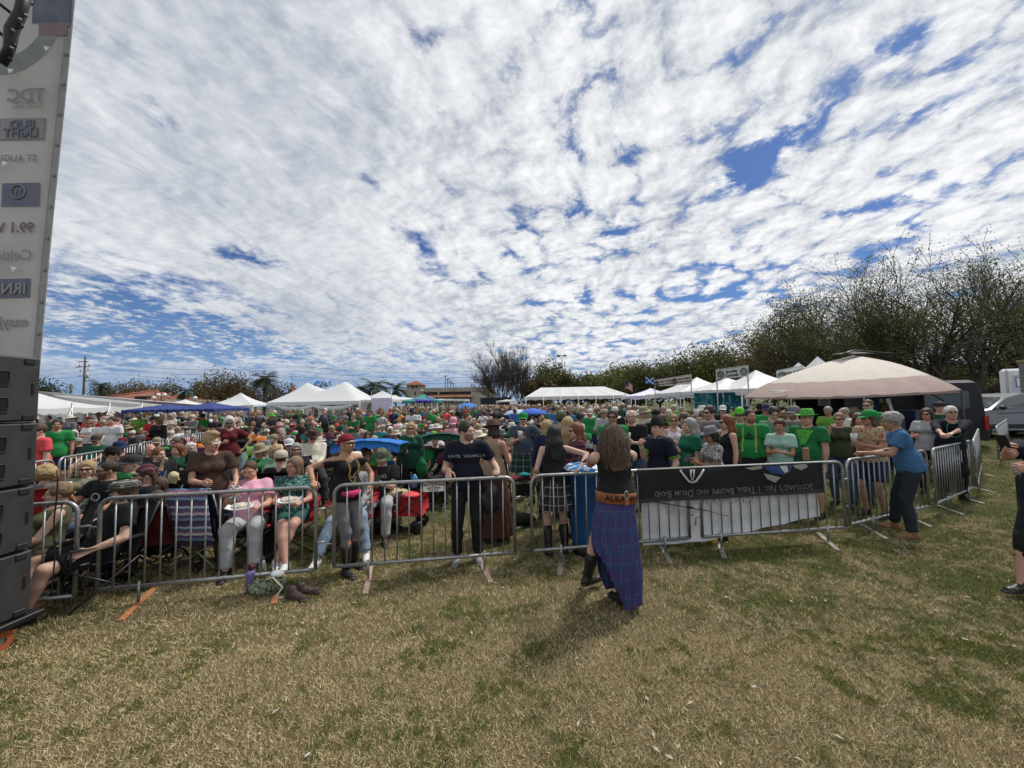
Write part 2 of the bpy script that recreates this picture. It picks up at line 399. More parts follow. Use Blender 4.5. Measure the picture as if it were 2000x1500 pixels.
        for d in range(3):
            sl0 = [slice(None)] * 3; sl1 = [slice(None)] * 3; sl0[d] = slice(0, -1); sl1[d] = slice(1, None)
            E = np.argwhere(S[tuple(sl0)] != S[tuple(sl1)]); u, v = (d + 1) % 3, (d + 2) % 3
            E = E[(E[:, u] > 0) & (E[:, v] > 0) & (E[:, u] < F_.shape[u] - 1) & (E[:, v] < F_.shape[v] - 1)]
            if len(E) == 0: continue
            def g(du, dv): e = E.copy(); e[:, u] -= du; e[:, v] -= dv; return idx[e[:, 0], e[:, 1], e[:, 2]]
            q = np.stack([g(1, 1), g(0, 1), g(0, 0), g(1, 0)], 1); ins = S[E[:, 0], E[:, 1], E[:, 2]]; q[~ins] = q[~ins][:, ::-1]; Q.append(q)
        Q = np.concatenate(Q)
        for _ in range(relax):
            acc = np.zeros_like(V); cnt = np.zeros(len(V))
            for i in range(4):
                a, b = Q[:, i], Q[:, (i + 1) % 4]; np.add.at(acc, a, V[b]); np.add.at(acc, b, V[a]); np.add.at(cnt, a, 1); np.add.at(cnt, b, 1)
            V = V * .5 + .5 * acc / np.maximum(cnt, 1)[:, None]
        return V, Q

# ---------------------------------------------------------------- heads
def head_volume(fem, h, fat=0.0):
    v = Vol((-.1, -.15, -.2), (.1, .14, .15), h)
    v.ell((0, .012, .032), (.073, .094, .094), .0)
    v.ell((0, -.030, -.045), (.056 + fat * .012, .066, .068), .03)
    v.ell((0, -.055, .022), (.058, .038, .03), .02)
    v.ell((0, -.070, -.088), (.024 if fem else .032, .022, .020), .02)
    for s in (-1, 1):
        v.ell((s * .03, -.097, .010), (.017, .012, .011), .008, op='cut')
        v.ell((s * .03, -.083, .009), (.012, .011, .009), .003)
        v.ell((s * .040, -.066, -.028), (.020, .022, .020), .02)
        v.rc((s * .012, -.094, .028), (s * .045, -.080, .030), .007, .005, .012)
        v.ell((s * .074, .010, -.004), (.009, .019, .030), .006)
    v.rc((0, -.088, .015), (0, -.112, -.024), .008, .0125, .010)
    v.ell((-.010, -.104, -.028), (.008, .009, .006), .005); v.ell((.010, -.104, -.028), (.008, .009, .006), .005)
    v.ell((0, -.093, -.056), (.022, .010, .007), .006); v.ell((0, -.090, -.067), (.018, .010, .006), .005)
    v.rc((0, .020, -.04), (0, .035, -.17), .052 if fem else .059, .055 if fem else .064, .03)
    return v.mesh(1)
def face_tint(V, beard=0.0, fem=False, hair=(.2, .15, .1)):
    x, y, z = V[:, 0], V[:, 1], V[:, 2]; T = np.ones((len(V), 3)); fr = y < -.06
    def put_(m, c): T[m] = T[m] * (1 - m[m][:, None]) + np.array(c) if False else np.array(c)
    cheek = np.exp(-(((np.abs(x) - .04) / .02) ** 2 + ((z + .03) / .022) ** 2)) * fr; T *= (1 - cheek[:, None] * np.array([.0, .16, .14]))
    m = fr & (np.abs(x) < .024) & (z < -.049) & (z > -.073) & (y < -.083); T[m] = (.80, .42, .42) if fem else (.82, .60, .58)
    m = fr & (np.abs(z + .061) < .0028) & (np.abs(x) < .02); T[m] = (.30, .16, .15)
    for s in (-1, 1):
        r = np.hypot(x - s * .03, (z - .009) * 1.5); m = fr & (r < .011); T[m] = (1.15, 1.25, 1.3); m = fr & (r < .0055); T[m] = (.12, .10, .09)
        m = fr & (np.abs(x - s * .03) < .014) & (np.abs(z - .0165) < .0025); T[m] = (.35, .28, .26)
        m = fr & (np.abs(x - s * .031) < .020) & (np.abs(z - .031 + .10 * (np.abs(x) - .03) ** 2 * 30) < .0042); T[m] = (.40, .32, .28)
        m = (np.hypot(x - s * .009, (z + .032)) < .004) & (y < -.09); T[m] = (.35, .25, .22)
    if beard > 0:
        m = (z < -.022) & (y < -.015 + (z + .03) * .2) & (z > -.125) & ~((np.abs(x) < .018) & (np.abs(z + .061) < .012)) & ~((z > -.040) & (np.abs(x) < .035)); T[m] = T[m] * (1 - beard) + beard * np.array([.30, .27, .26])
    return T
HEADS = {}
def head_mesh(fem, fine, fat, beard):
    k = (fem, fine, round(fat, 1), beard)
    if k not in HEADS:
        V, Q = head_volume(fem, .0062 if fine else .0125, fat); HEADS[k] = (V, Q, face_tint(V, beard, fem))
    return HEADS[k]

# ---------------------------------------------------------------- hands: wrist at 0, fingers along +X, palm down, thumb towards +Y
def hand_volume(curl, h, spread=.08, tc=.3):
    v = Vol((-.03, -.065, -.10), (.20, .10, .045), h)
    v.rc((-.02, 0, 0), (.02, 0, 0), .026, .029, .01, ax=(0, 0, 1), f=.68)
    v.rc((.02, .002, 0), (.078, 0, 0), .034, .041, .01, ax=(0, 0, 1), f=.36)
    for i, (y, L) in enumerate(((.029, .074), (.010, .083), (-.010, .077), (-.028, .060))):
        p = A3(.082 - abs(i - 1) * .004, y, 0); a = 0.0; dy = (1.3 - i) * spread
        for j, (q, r) in enumerate(((.46, .0095), (.30, .0088), (.24, .0080))):
            a += curl[j]; e = p + L * q * A3(math.cos(a), dy, -math.sin(a)); v.rc(p, e, r, r - .0008, .002); p = e
    p = A3(.018, .026, -.004)
    for L, a, dz, r in ((.042, .95, -.25 - tc * .3, .0135), (.032, .62 - tc, -.2 - tc * .6, .0108), (.026, .40 - tc * 1.2, -.25 - tc * .9, .0092)):
        e = p + L * nrm(A3(math.cos(a), math.sin(a), dz)); v.rc(p, e, r, r - .001, .004); p = e
    return v.mesh(0)
CURL = {'relaxed': (.35, .45, .3), 'flat': (.05, .08, .05), 'grip': (.75, 1.15, .7), 'fist': (1.25, 1.45, .9), 'hold': (.65, .75, .4), 'hang': (.5, .5, .35)}
HANDS = {}
def hand_mesh(pose, fine):
    k = (pose, fine)
    if k not in HANDS: HANDS[k] = hand_volume(CURL[pose], .0048 if fine else .0078, tc=.9 if pose in ('fist', 'grip', 'hold') else .3)
    return HANDS[k]

# ---------------------------------------------------------------- hair (head space)
HAIRS = {}
def hair_mesh(st, h=.011):
    k = (st, h)
    if k in HAIRS: return HAIRS[k]
    v = Vol((-.19, -.17, -.46 if 'long' in st or st in ('tail', 'dreads') else -.2), (.19, .24, .24), h)
    big = .016 if st in ('short', 'tail', 'bun') else .020
    if st == 'buzz': big = .006
    v.ell((0, .016, .038), (.075 + big, .094 + big * .9, .090 + big), 0)
    if st == 'balding': v.ell((0, -.005, .10), (.062, .085, .06), .01, op='cut')
    if st in ('long', 'longwave', 'longfront'):
        w = .0 if st == 'long' else .012
        v.rc((0, .055, .02), (0, .10, -.12), .085, .088 + w, .03, ax=(0, 1, 0), f=.62)
        v.rc((0, .10, -.12), (0, .105, -.30), .088 + w, .07 + w, .03, ax=(0, 1, 0), f=.5)
        for s in (-1, 1):
            v.rc((s * .068, .02, .03), (s * .088, .02, -.11), .030, .032, .02)
            v.rc((s * .088, .02, -.11), (s * .095, (-.05 if st == 'longfront' else .06), -.27), .034, .024, .03)
    if st == 'bob':
        v.rc((0, .05, .02), (0, .065, -.09), .090, .088, .02, ax=(0, 1, 0), f=.7)
        for s in (-1, 1): v.rc((s * .070, .01, .03), (s * .082, -.01, -.085), .030, .028, .02)
    if st == 'curly':
        v.ell((0, .03, .03), (.125, .125, .115), .03)
        for s in (-1, 1): v.ell((s * .085, .02, -.04), (.04, .06, .06), .03)
    if st == 'mop': 
        v.ell((0, .02, .06), (.105, .12, .085), .02)
        for s in (-1, 1): v.ell((s * .078, .03, -.01), (.025, .05, .05), .02)
    if st == 'mohawk': v.ell((0, .0, .115), (.062, .12, .055), .02); v.ell((0, .09, .06), (.05, .05, .09), .02)
    if st == 'bun': v.ell((0, .135, .055), (.045, .045, .045), .02)
    if st == 'tail': v.ell((0, .115, .03), (.03, .04, .03), .02); v.rc((0, .13, .02), (0, .14, -.22), .030, .018, .02)
    if st == 'dreads':
        for i in range(9):
            a = -1.1 + i * .27; v.rc((.085 * math.sin(a), .03 + .08 * math.cos(a), .03), (.12 * math.sin(a), .05 + .11 * math.cos(a), -.20 - .03 * (i % 3)), .017, .011, .004)
    # open the face and the neck
    v.ell((0, -.098, -.030), (.064, .070, .112 if st != 'curly' else .10), .010, op='cut')
    v.ell((0, -.10, -.12), (.10, .12, .085), .012, op='cut')
    if st in ('short', 'buzz', 'balding', 'mohawk', 'bun', 'tail', 'mop'):
        v.rc((0, .03, -.20), (0, .03, -.12), .12, .085, .012, op='cut')
        for s in (-1, 1): v.ell((s * .09, -.012, -.040), (.040, .042, .05), .01, op='cut')
    amp = {'curly': .010, 'mop': .009, 'mohawk': .010, 'buzz': .0, 'longwave': .009, 'bun': .005}.get(st, .005)
    if amp:
        v.rough(amp, 55 if st in ('curly', 'mohawk', 'mop') else 60, 1, (1, 1, .25) if 'long' in st or st in ('bob', 'tail') else (1, 1, 1)); v.rough(amp * .6, 130, 3, (1, 1, .2) if 'long' in st or st in ('bob', 'tail') else (1, 1, 1))
    HAIRS[k] = mesh_of('hair_' + st, *v.mesh(1)); return HAIRS[k]
def hair_mat(name, c):
    key = 'hair ' + name
    if key in MATS: return MATS[key]
    m = bpy.data.materials.new(key); m.use_nodes = True; t = NT(m.node_tree); b = m.node_tree.nodes['Principled BSDF']; oc = t.node('ShaderNodeTexCoord').outputs['Object']
    mp = t.node('ShaderNodeMapping'); t.put(mp.inputs[0], oc); mp.inputs['Scale'].default_value = (1, 1, .16)
    n = t.noise(mp.outputs[0], 150, 3, .6, .4); t.put(b.inputs['Base Color'], t.ramp(n, (.3, tuple(q * .45 for q in c)), (.7, tuple(min(1, q * 1.45) for q in c))))
    bp = t.node('ShaderNodeBump', i_Strength=.7, i_Distance=.012); t.put(bp.inputs['Height'], n); t.put(b.inputs['Normal'], bp)
    b.inputs['Roughness'].default_value = .5; b.inputs['Specular IOR Level'].default_value = .4; MATS[key] = m; return m
HC = {'black': (.010, .009, .010), 'dark': (.028, .018, .012), 'brown': (.075, .042, .022), 'light': (.20, .13, .07), 'blond': (.38, .27, .13), 'grey': (.28, .27, .25), 'white': (.60, .59, .56), 'red': (.17, .055, .02)}
SKIN = {k: mat('skin ' + k, c, rough=.55, var=.06, kind='tint', spec=.35, sss=.08, vs=9) for k, c in
        {'fair': (.52, .33, .25), 'pink': (.50, .28, .21), 'tan': (.38, .21, .135), 'olive': (.30, .17, .105), 'brown': (.16, .082, .05), 'dark': (.07, .038, .025)}.items()}

# ---------------------------------------------------------------- hats, glasses (head space)
HATS = {}
def hat_mesh(kind):
    if kind in HATS: return HATS[kind]
    b = MB()
    if kind in ('cap', 'capback', 'visor'):
        s = -1 if kind != 'capback' else 1
        pr = [(.096, .035), (.098, .06), (.093, .10), (.075, .13), (.045, .148), (.012, .153), (.001, .154)]
        b.lathe(pr, 18, (0, .012, 0), 1.0, 1.12); 
        P = []
        for i in range(9):
            a = -1.0 + i * .25; r0 = A3(.097 * math.sin(a), .012 + s * .108 * math.cos(a), .040); r1 = r0 + A3(.012 * math.sin(a), s * .070 * math.cos(a) ** .6, -.012 - .012 * abs(math.sin(a)))
            P.append([r0, (r0 + r1) / 2 + A3(0, 0, .004), r1])
        b.sheet(P, .005); b.lathe([(.008, .156), (.001, .160)], 6, (0, .012, 0))
    elif kind in ('fedora', 'straw', 'bowler', 'tophat', 'boonie', 'wide'):
        br = {'fedora': .155, 'straw': .18, 'bowler': .135, 'tophat': .15, 'boonie': .15, 'wide': .20}[kind]; dr = {'boonie': -.03, 'wide': -.02, 'straw': -.01}.get(kind, .004)
        top = {'fedora': .165, 'straw': .155, 'bowler': .165, 'tophat': .20, 'boonie': .150, 'wide': .16}[kind]; rt = {'tophat': .085, 'bowler': .06, 'fedora': .07}.get(kind, .075)
        pr = [(.097, .048), (br * .75, .047 + dr * .4), (br, .050 + dr), (br + .003, .054 + dr), (br * .75, .053 + dr * .4), (.100, .056), (.097, .085), (rt + .012, top - .02), (rt, top), (rt * .55, top - (.018 if kind == 'fedora' else -.006)), (.001, top - (.02 if kind == 'fedora' else -.008))]
        b.lathe(pr, 24, (0, .012, 0), 1.0, 1.14)
        if kind == 'fedora': b.v = [(x, y, z + (.018 * (abs(x) / .16) ** 2 if math.hypot(x, y) > .11 else 0)) for x, y, z in b.v]
    elif kind == 'flatcap':
        b.lathe([(.098, .030), (.112, .055), (.110, .085), (.080, .112), (.03, .122), (.001, .123)], 20, (0, .0, 0), 1.0, 1.22)
        P = [[A3(.09 * math.sin(a), -.095 * math.cos(a) - .004, .045), A3(.10 * math.sin(a), -.150 * math.cos(a) ** .7 - .004, .022)] for a in np.linspace(-1, 1, 7)]; b.sheet(P, .006)
    elif kind in ('bandana', 'scarf'):
        v = Vol((-.12, -.13, -.05), (.12, .2, .16), .009); v.ell((0, .016, .038), (.088, .108, .102), 0, cuts=[((0, -.06, .045), nrm((0, -.25, -1)))]); v.ell((0, .118, .0), (.03, .03, .02), .015); v.rc((0, .12, 0), (.01, .15, -.05), .014, .006, .01); v.rough(.003, 60, 2)
        HATS[kind] = mesh_of('hat_' + kind, *v.mesh(1)); return HATS[kind]
    elif kind == 'beret':
        b.lathe([(.09, .045), (.13, .075), (.125, .10), (.07, .125), (.001, .13)], 20, (.02, .012, 0), 1, 1.1)
    elif kind == 'headband':
        b.lathe([(.088, .05), (.092, .062), (.088, .074)], 20, (0, .010, 0), 1, 1.2)
    elif kind == 'tricorn':
        b.lathe([(.097, .048), (.15, .10), (.155, .105), (.10, .06), (.095, .10), (.07, .14), (.001, .15)], 24, (0, .012, 0), 1.25, .95)
    HATS[kind] = b.mesh('hat_' + kind); return HATS[kind]
GL = {}
def glasses_mesh(kind):
    if kind in GL: return GL[kind]
    b = MB()
    for s in (-1, 1):
        if kind == 'sun': 
            P = [[A3(s * (.006 + .052 * i / 4), -.108 + .022 * (i / 4) ** 2, .024 - .030 * j / 3 * (1 - .25 * (i / 4) ** 2)) for j in range(4)] for i in range(5)]; b.sheet(P, .004)
        else: b.tube([(s * .031 + .021 * math.cos(a), -.103, .008 + .016 * math.sin(a)) for a in np.linspace(0, 6.283, 13)], .0018, 4, cap=False)
        b.tube([(s * .055, -.092, .020), (s * .078, -.05, .018), (s * .079, .015, .012)], .0028, 4)
    b.tube([(-.010, -.110, .018), (.010, -.110, .018)], .0022, 4)
    GL[kind] = b.mesh('glasses_' + kind); return GL[kind]
SHOE = {}
def shoe_mesh(kind):
    """ankle at 0, toe towards -Y, sole at z=-.085"""
    if kind not in SHOE:
        v = Vol((-.08, -.24, -.10), (.08, .12, .14), .010)
        v.rc((0, .045, -.045), (0, -.135, -.058), .040, .040, .01, ax=(0, 0, 1), f=.72, cuts=[((0, 0, -.086), (0, 0, -1))])
        v.rc((0, .03, -.04), (0, -.06, -.045), .042, .036, .02); v.rc((0, .01, -.04), (0, .012, .03 if kind == 'boot' else -.005), .043, .046, .015)
        v.rc((0, .055, -.074), (0, -.15, -.076), .041, .046, .004, ax=(0, 0, 1), f=.35, cuts=[((0, 0, -.086), (0, 0, -1))]); v.cut((0, 0, -.0865), (0, 0, -1))
        SHOE[kind] = mesh_of('shoe_' + kind, *v.mesh(0))
    return SHOE[kind]

# ---------------------------------------------------------------- the person
POSES = {
 'stand':  dict(L=(.25, -.05, .84), R=(-.25, -.05, .84), hl='relaxed', hr='relaxed'),
 'hips':   dict(L=(.23, -.06, 1.02), R=(-.10, -.27, 1.20), hl='hold', hr='hold', lp=(1, .4, -.2)),
 'two':    dict(L=(.06, -.30, 1.17), R=(-.06, -.30, 1.17), hl='hold', hr='hold'),
 'phone':  dict(L=(.05, -.30, 1.18), R=(-.04, -.31, 1.20), hl='hold', hr='hold'),
 'fold':   dict(L=(-.07, -.22, 1.14), R=(.08, -.25, 1.17), hl='relaxed', hr='relaxed'),
 'drink':  dict(L=(.24, -.08, .90), R=(-.08, -.24, 1.42), hl='relaxed', hr='hold'),
 'holdone': dict(L=(.24, -.08, .86), R=(-.12, -.30, 1.16), hl='relaxed', hr='hold'),
 'front':  dict(L=(.05, -.20, .86), R=(-.05, -.20, .88), hl='relaxed', hr='relaxed'),
}
SIT = {
 'sit':    dict(L=(.13, -.36, .60), R=(-.13, -.36, .60), hl='relaxed', hr='relaxed'),
 'sitarms': dict(L=(.30, -.28, .62), R=(-.30, -.28, .62), hl='relaxed', hr='relaxed'),
 'sitphone': dict(L=(.05, -.34, .78), R=(-.05, -.35, .80), hl='hold', hr='hold'),
 'sitchin': dict(L=(.05, -.25, .62), R=(-.04, -.20, .98), hl='relaxed', hr='fist'),
 'sitcup': dict(L=(.14, -.36, .62), R=(-.12, -.33, .88), hl='relaxed', hr='hold'),
}
for k_ in SIT: SIT[k_]['seat'] = True
POSES.update(SIT)
def ik(S, T, l1, l2, pole):
    S, T = A3(*S), A3(*T); d = T - S; D = np.linalg.norm(d)
    if D > (l1 + l2) * .995: T = S + d / D * (l1 + l2) * .995; d = T - S; D = np.linalg.norm(d)
    D = max(D, abs(l1 - l2) + .02); u = d / (np.linalg.norm(d) + 1e-9); a = (l1 * l1 - l2 * l2 + D * D) / (2 * D); hh = math.sqrt(max(l1 * l1 - a * a, 0)); p = A3(*pole); p = nrm(p - u * p.dot(u)); return S + u * a + p * hh, T
def joints(P):
    J = {}; seat = P.get('seat'); lean = R(P.get('lean', -14 if seat else 2)); side = R(P.get('side', 0)); tw = R(P.get('twist', 0))
    pz = P.get('pz', .49 if seat else .95); pel = A3(*P.get('pel', (0, 0, pz)))
    M = Matrix.Rotation(lean, 3, 'X') @ Matrix.Rotation(side, 3, 'Y'); M = np.array(Matrix.Rotation(-0.0, 3, 'X') @ M)
    T = np.array(Matrix.Rotation(tw, 3, 'Z')); fem = P.get('fem'); sw = (.165 if fem else .19) * (1 + .08 * P.get('fat', 0))
    J['P'] = pel; J['C'] = pel + M @ A3(0, 0, .32); J['N'] = pel + M @ A3(0, .012, .50); B = M @ T; J['B'] = B
    J['SL'] = pel + M @ (T @ A3(sw, .0, .445)); J['SR'] = pel + M @ (T @ A3(-sw, .0, .445))
    J['H'] = J['N'] + (M @ A3(0, -.015, .135) if not seat else A3(0, -.025, .135)) + A3(*P.get('hoff', (0, 0, 0)))
    J['HM'] = np.array(Matrix.Rotation(R(P.get('yaw', 0)), 3, 'Z') @ Matrix.Rotation(R(P.get('pitch', 0)), 3, 'X') @ Matrix.Rotation(R(P.get('tilt', 0)), 3, 'Y'))
    for s, k in ((1, 'L'), (-1, 'R')):
        pole = P.get(k.lower() + 'p', (.45, .55, -.8)); pole = (pole[0] * s, pole[1], pole[2])
        t = A3(*P[k]) + (0 if P.get('abs') else (M @ A3(0, 0, .40) - A3(0, 0, .40)) * .9); J['E' + k], J['W' + k] = ik(J['S' + k], t, .285, .255, pole)
        J['Q' + k] = pel + A3(s * .092, 0, -.02)
        ft = P.get('f' + k.lower(), (s * .13, -.52, .09) if seat else (s * .115, .02 if s > 0 else -.03, .09))
        kp = P.get('k' + k.lower(), (s * .12, -1, .6) if seat else (s * .1, -1, 0)); J['K' + k], J['A' + k] = ik(J['Q' + k], ft, .44, .425, kp)
    return J
def person_parts(P, h, fine):
    """returns dict name -> (V, Q, tint) in person space"""
    J = joints(P); fat = P.get('fat', 0.0); fem = P.get('fem', False); out = {}; B = J['B']; Mi = B.T; g = 1 + .22 * fat
    allp = np.array([J[k] for k in J if k not in ('B', 'HM')]); lo = allp.min(0) - .24; hi = allp.max(0) + .24; lo[2] = max(lo[2], -.02)
    up = nrm(J['C'] - J['P']); fw = B @ A3(0, -1, 0); lt = B @ A3(1, 0, 0)
    def torso(v, e, kk=.04):
        v.ell(J['P'] + up * .01, (.158 * (1 + .14 * fat) + (.008 if fem else 0) + e, .112 * (1 + .28 * fat) + e, .125 + e), 0, Mi)
        v.ell(J['P'] * .62 + J['C'] * .38 + fw * .02 * fat, (.132 * (1 + .30 * fat) - (.010 if fem else 0) + e, .098 * (1 + .62 * fat) + e, .16 + e), kk, Mi)
        v.ell(J['C'] + up * .02, (.146 * (1 + .10 * fat) - (.012 if fem else 0) + e * .8, .106 * (1 + .12 * fat) + e, .17 + e), kk, Mi)
        v.rc(J['SL'] - lt * .03, J['SR'] + lt * .03, (.042 if fem else .050) + e, (.042 if fem else .050) + e, .05)
        v.rc(J['C'] + up * .12, J['N'], .085 + e * .5, .062 + e * .4, .05)
        if fem:
            for s in (-1, 1): v.ell(J['C'] + up * .02 + fw * (.085 + .02 * fat) + lt * s * .068, np.array([.058, .055, .058]) * (1 + .18 * fat) + e, .03, Mi)
    v = Vol(lo, hi, h); torso(v, -.004)
    v.rc(J['N'], J['H'] + J['HM'] @ A3(0, .03, -.09), .062 if not fem else .053, .056 if not fem else .048, .03)
    for k in 'LR':
        v.rc(J['S' + k], J['E' + k], .050 * g * (.86 if fem else 1), .038 * g * (.9 if fem else 1), .03); m = J['E' + k] * .72 + J['W' + k] * .28
        v.rc(J['E' + k], m, .037 * g * (.9 if fem else 1), .040 * g * (.88 if fem else 1), .012); v.rc(m, J['W' + k], .040 * g * (.88 if fem else 1), .026, .012)
        v.rc(J['Q' + k], J['K' + k], .084 * g, .053 * g, .04); m = J['K' + k] * .66 + J['A' + k] * .34
        v.rc(J['K' + k], m, .051 * g, .054 * g, .02); v.rc(m, J['A' + k], .054 * g, .036, .02)
        v.rc(J['A' + k], J['A' + k] + A3(0, 0, -.04), .034, .034, .02); v.rc(J['A' + k] + A3(0, 0, -.05), J['A' + k] + A3(0, -.10, -.055), .032, .030, .02)
    V, Q = v.mesh(1); T = np.ones((len(V), 3)); VV, QQ, TT = [V], [Q], [T]; n = len(V)
    hv, hq, ht = head_mesh(fem, fine, fat, P.get('beard', 0)); hs = .97 if fem else 1.0; hv = hv * hs @ J['HM'].T + J['H']; VV.append(hv); QQ.append(hq + n); TT.append(ht); n += len(hv)
    for k in 'LR':
        s = 1 if k == 'R' else -1
        hm, hq = hand_mesh(P.get('h' + k.lower(), 'relaxed'), fine); hm = hm * (.88 if fem else .98) * A3(1, s, 1); d = nrm(P.get('d' + k, J['W' + k] - J['E' + k]))
        pn = A3(*P.get('n' + k, B @ A3(-.9 if k == 'L' else .9, .25, -.15 if not P.get('seat') else -.8))); pn = nrm(pn - d * pn.dot(d)); y = np.cross(-pn, d)
        hv = hm @ np.array([d, y, -pn]) + J['W' + k]; VV.append(hv); QQ.append((hq[:, ::-1] if s < 0 else hq) + n); TT.append(np.ones((len(hv), 3))); n += len(hv)
    out['body'] = (np.concatenate(VV), np.concatenate(QQ), np.concatenate(TT))
    # top
    top = P.get('top', 'tee'); lo_, hi_ = lo, hi
    if top:
        v = Vol(lo, hi, h); e = .012 + .006 * P.get('loose', .5); torso(v, e, .05); v.ell(J['P'] + up * .01, (.170 * (1 + .14 * fat) + (.010 if fem else 0) + e, .124 * (1 + .28 * fat) + e, .135), .03, Mi); hem = P.get('hem', -.07); Pb = J['P'] + up * hem
        if not P.get('seat'): v.rc(J['P'] + up * .08, Pb - up * .05, .170 * (1 + .16 * fat) + e, .176 * (1 + .16 * fat) + e, .04, ax=fw, f=.76 * (1 + .1 * fat))
        sl = {'tee': .62, 'long': 2, 'tank': 0, 'three': 1.45, 'jacket': 2, 'strap': 0, 'off': .35}[top]
        for k in 'LR':
            S, E, Wr = J['S' + k], J['E' + k], J['W' + k]
            if sl > 1:
                v.rc(S, E, .058 * g + e * .5, .046 * g + e * .6, .03); x = E + (Wr - E) * (sl - 1); v.rc(E, x, .045 * g + e * .6, .034 * g + e * .4, .02, cuts=[(x, nrm(Wr - E))])
            elif sl > 0: x = S + (E - S) * sl; v.rc(S, x, .052 * g + e * .8, .056 * g + e * 1.2, .03, cuts=[(x, nrm(E - S))])
            else: v.rc(S + lt * (.02 if k == 'L' else -.02) + up * .03, E, .074, .05, .02, op='cut')
        nk = .078 if top not in ('strap', 'off') else .10
        v.ell(J['N'] + up * .035 + fw * .025, (nk, nk, .085 if top not in ('strap', 'off') else .11), .006, Mi, op='cut')
        if top in ('tank', 'strap', 'off'): v.ell(J['N'] + fw * (.05), (.075, .09, .10 if top != 'off' else .12), .01, Mi, op='cut')
        if top == 'off': v.cut(J['N'] - up * .055, up)
        if P.get('backless'): v.ell(J['N'] - fw * .12 - up * .05, (.09, .08, .16), .01, Mi, op='cut')
        if P.get('seat'): v.cut(J['P'] + A3(0, 0, -.085), (0, 0, -1)); 
        else: v.cut(Pb, -up)
        v.rough(.0085, 24, 2, (1, 1, .4)); v.rough(.0055, 55, 4, (1, 1, .6)); v.rough(.0025, 100, 1); out['shirt'] = v.mesh(1) + (None,)
    bot = P.get('bot', 'jeans')
    if bot and not bot.startswith('kilt'):
        v = Vol(lo, hi, h); e = .014 if bot != 'tights' else .006; v.ell(J['P'] + up * .01, (.158 * (1 + .14 * fat) + (.008 if fem else 0) + e, .112 * (1 + .28 * fat) + e, .13 + e), 0, Mi)
        fr = {'jeans': 2, 'tights': 2, 'shorts': .82, 'mini': .5, 'capri': 1.5}[bot]
        for k in 'LR':
            Qk, K, A_ = J['Q' + k], J['K' + k], J['A' + k]; fl = .010 if bot == 'shorts' else 0
            if fr > 1:
                v.rc(Qk, K, .088 * g + e, .058 * g + e, .03); x = K + (A_ - K) * (fr - 1) * (.97 if bot != 'tights' else .8); m = K * .6 + x * .4; w = .052 if bot != 'tights' else .046
                v.rc(K, m, .055 * g + e, w * g + e, .02); v.rc(m, x, w * g + e, (.048 if bot != 'tights' else .036) + e, .02, cuts=[(x, nrm(A_ - K))])
            else: x = Qk + (K - Qk) * fr; v.rc(Qk, x, .090 * g + e, .068 * g + e + fl, .03, cuts=[(x, nrm(K - Qk))])
        if bot == 'mini': v.rc(J['QL'] * .45 + J['KL'] * .55, J['QR'] * .45 + J['KR'] * .55, .09 * g, .09 * g, .05)
        v.cut(J['P'] + up * .10, up); v.rough(.008, 30, 3, (1, 1, .9)); v.rough(.004, 70, 5); out['skirt' if bot == 'mini' else 'trousers' if fr > 1 else 'shorts'] = v.mesh(1) + (None,)
    return J, out
def loft_skirt(J, top_z, hem_z, r0, r1, n=64, m=9, pl=18, amp=.012, hemf=None, flat=.78, cx=(0, 0)):
    V = []; UV = []
    for i in range(m):
        t = i / (m - 1)
        for k in range(n):
            a = 2 * math.pi * k / n; hz = hemf(a) if hemf else hem_z; z = top_z + (hz - top_z) * t; r = r0 + (r1 - r0) * t ** .8
            r += amp * t ** .5 * (2 * abs(((k * pl / n) % 1) - .5) - .5) * 2 + .004 * math.sin(7 * a + 5 * t)
            V.append((cx[0] * t + r * math.cos(a), cx[1] * t + r * math.sin(a) * (flat + (1 - flat) * t * .6), z)); UV.append((a / 6.283, z))
    Fc = [(i * n + k, i * n + (k + 1) % n, (i + 1) * n + (k + 1) % n, (i + 1) * n + k) for i in range(m - 1) for k in range(n)]
    Fc.append(tuple(range(n))[::-1])
    return V, Fc, UV
def head_matrix(J, P):
    s = .97 if P.get('fem') else 1.0
    return Matrix.Translation(Vector(J['H'])) @ Matrix(J['HM'].tolist()).to_4x4() @ Matrix.Scale(s, 4)
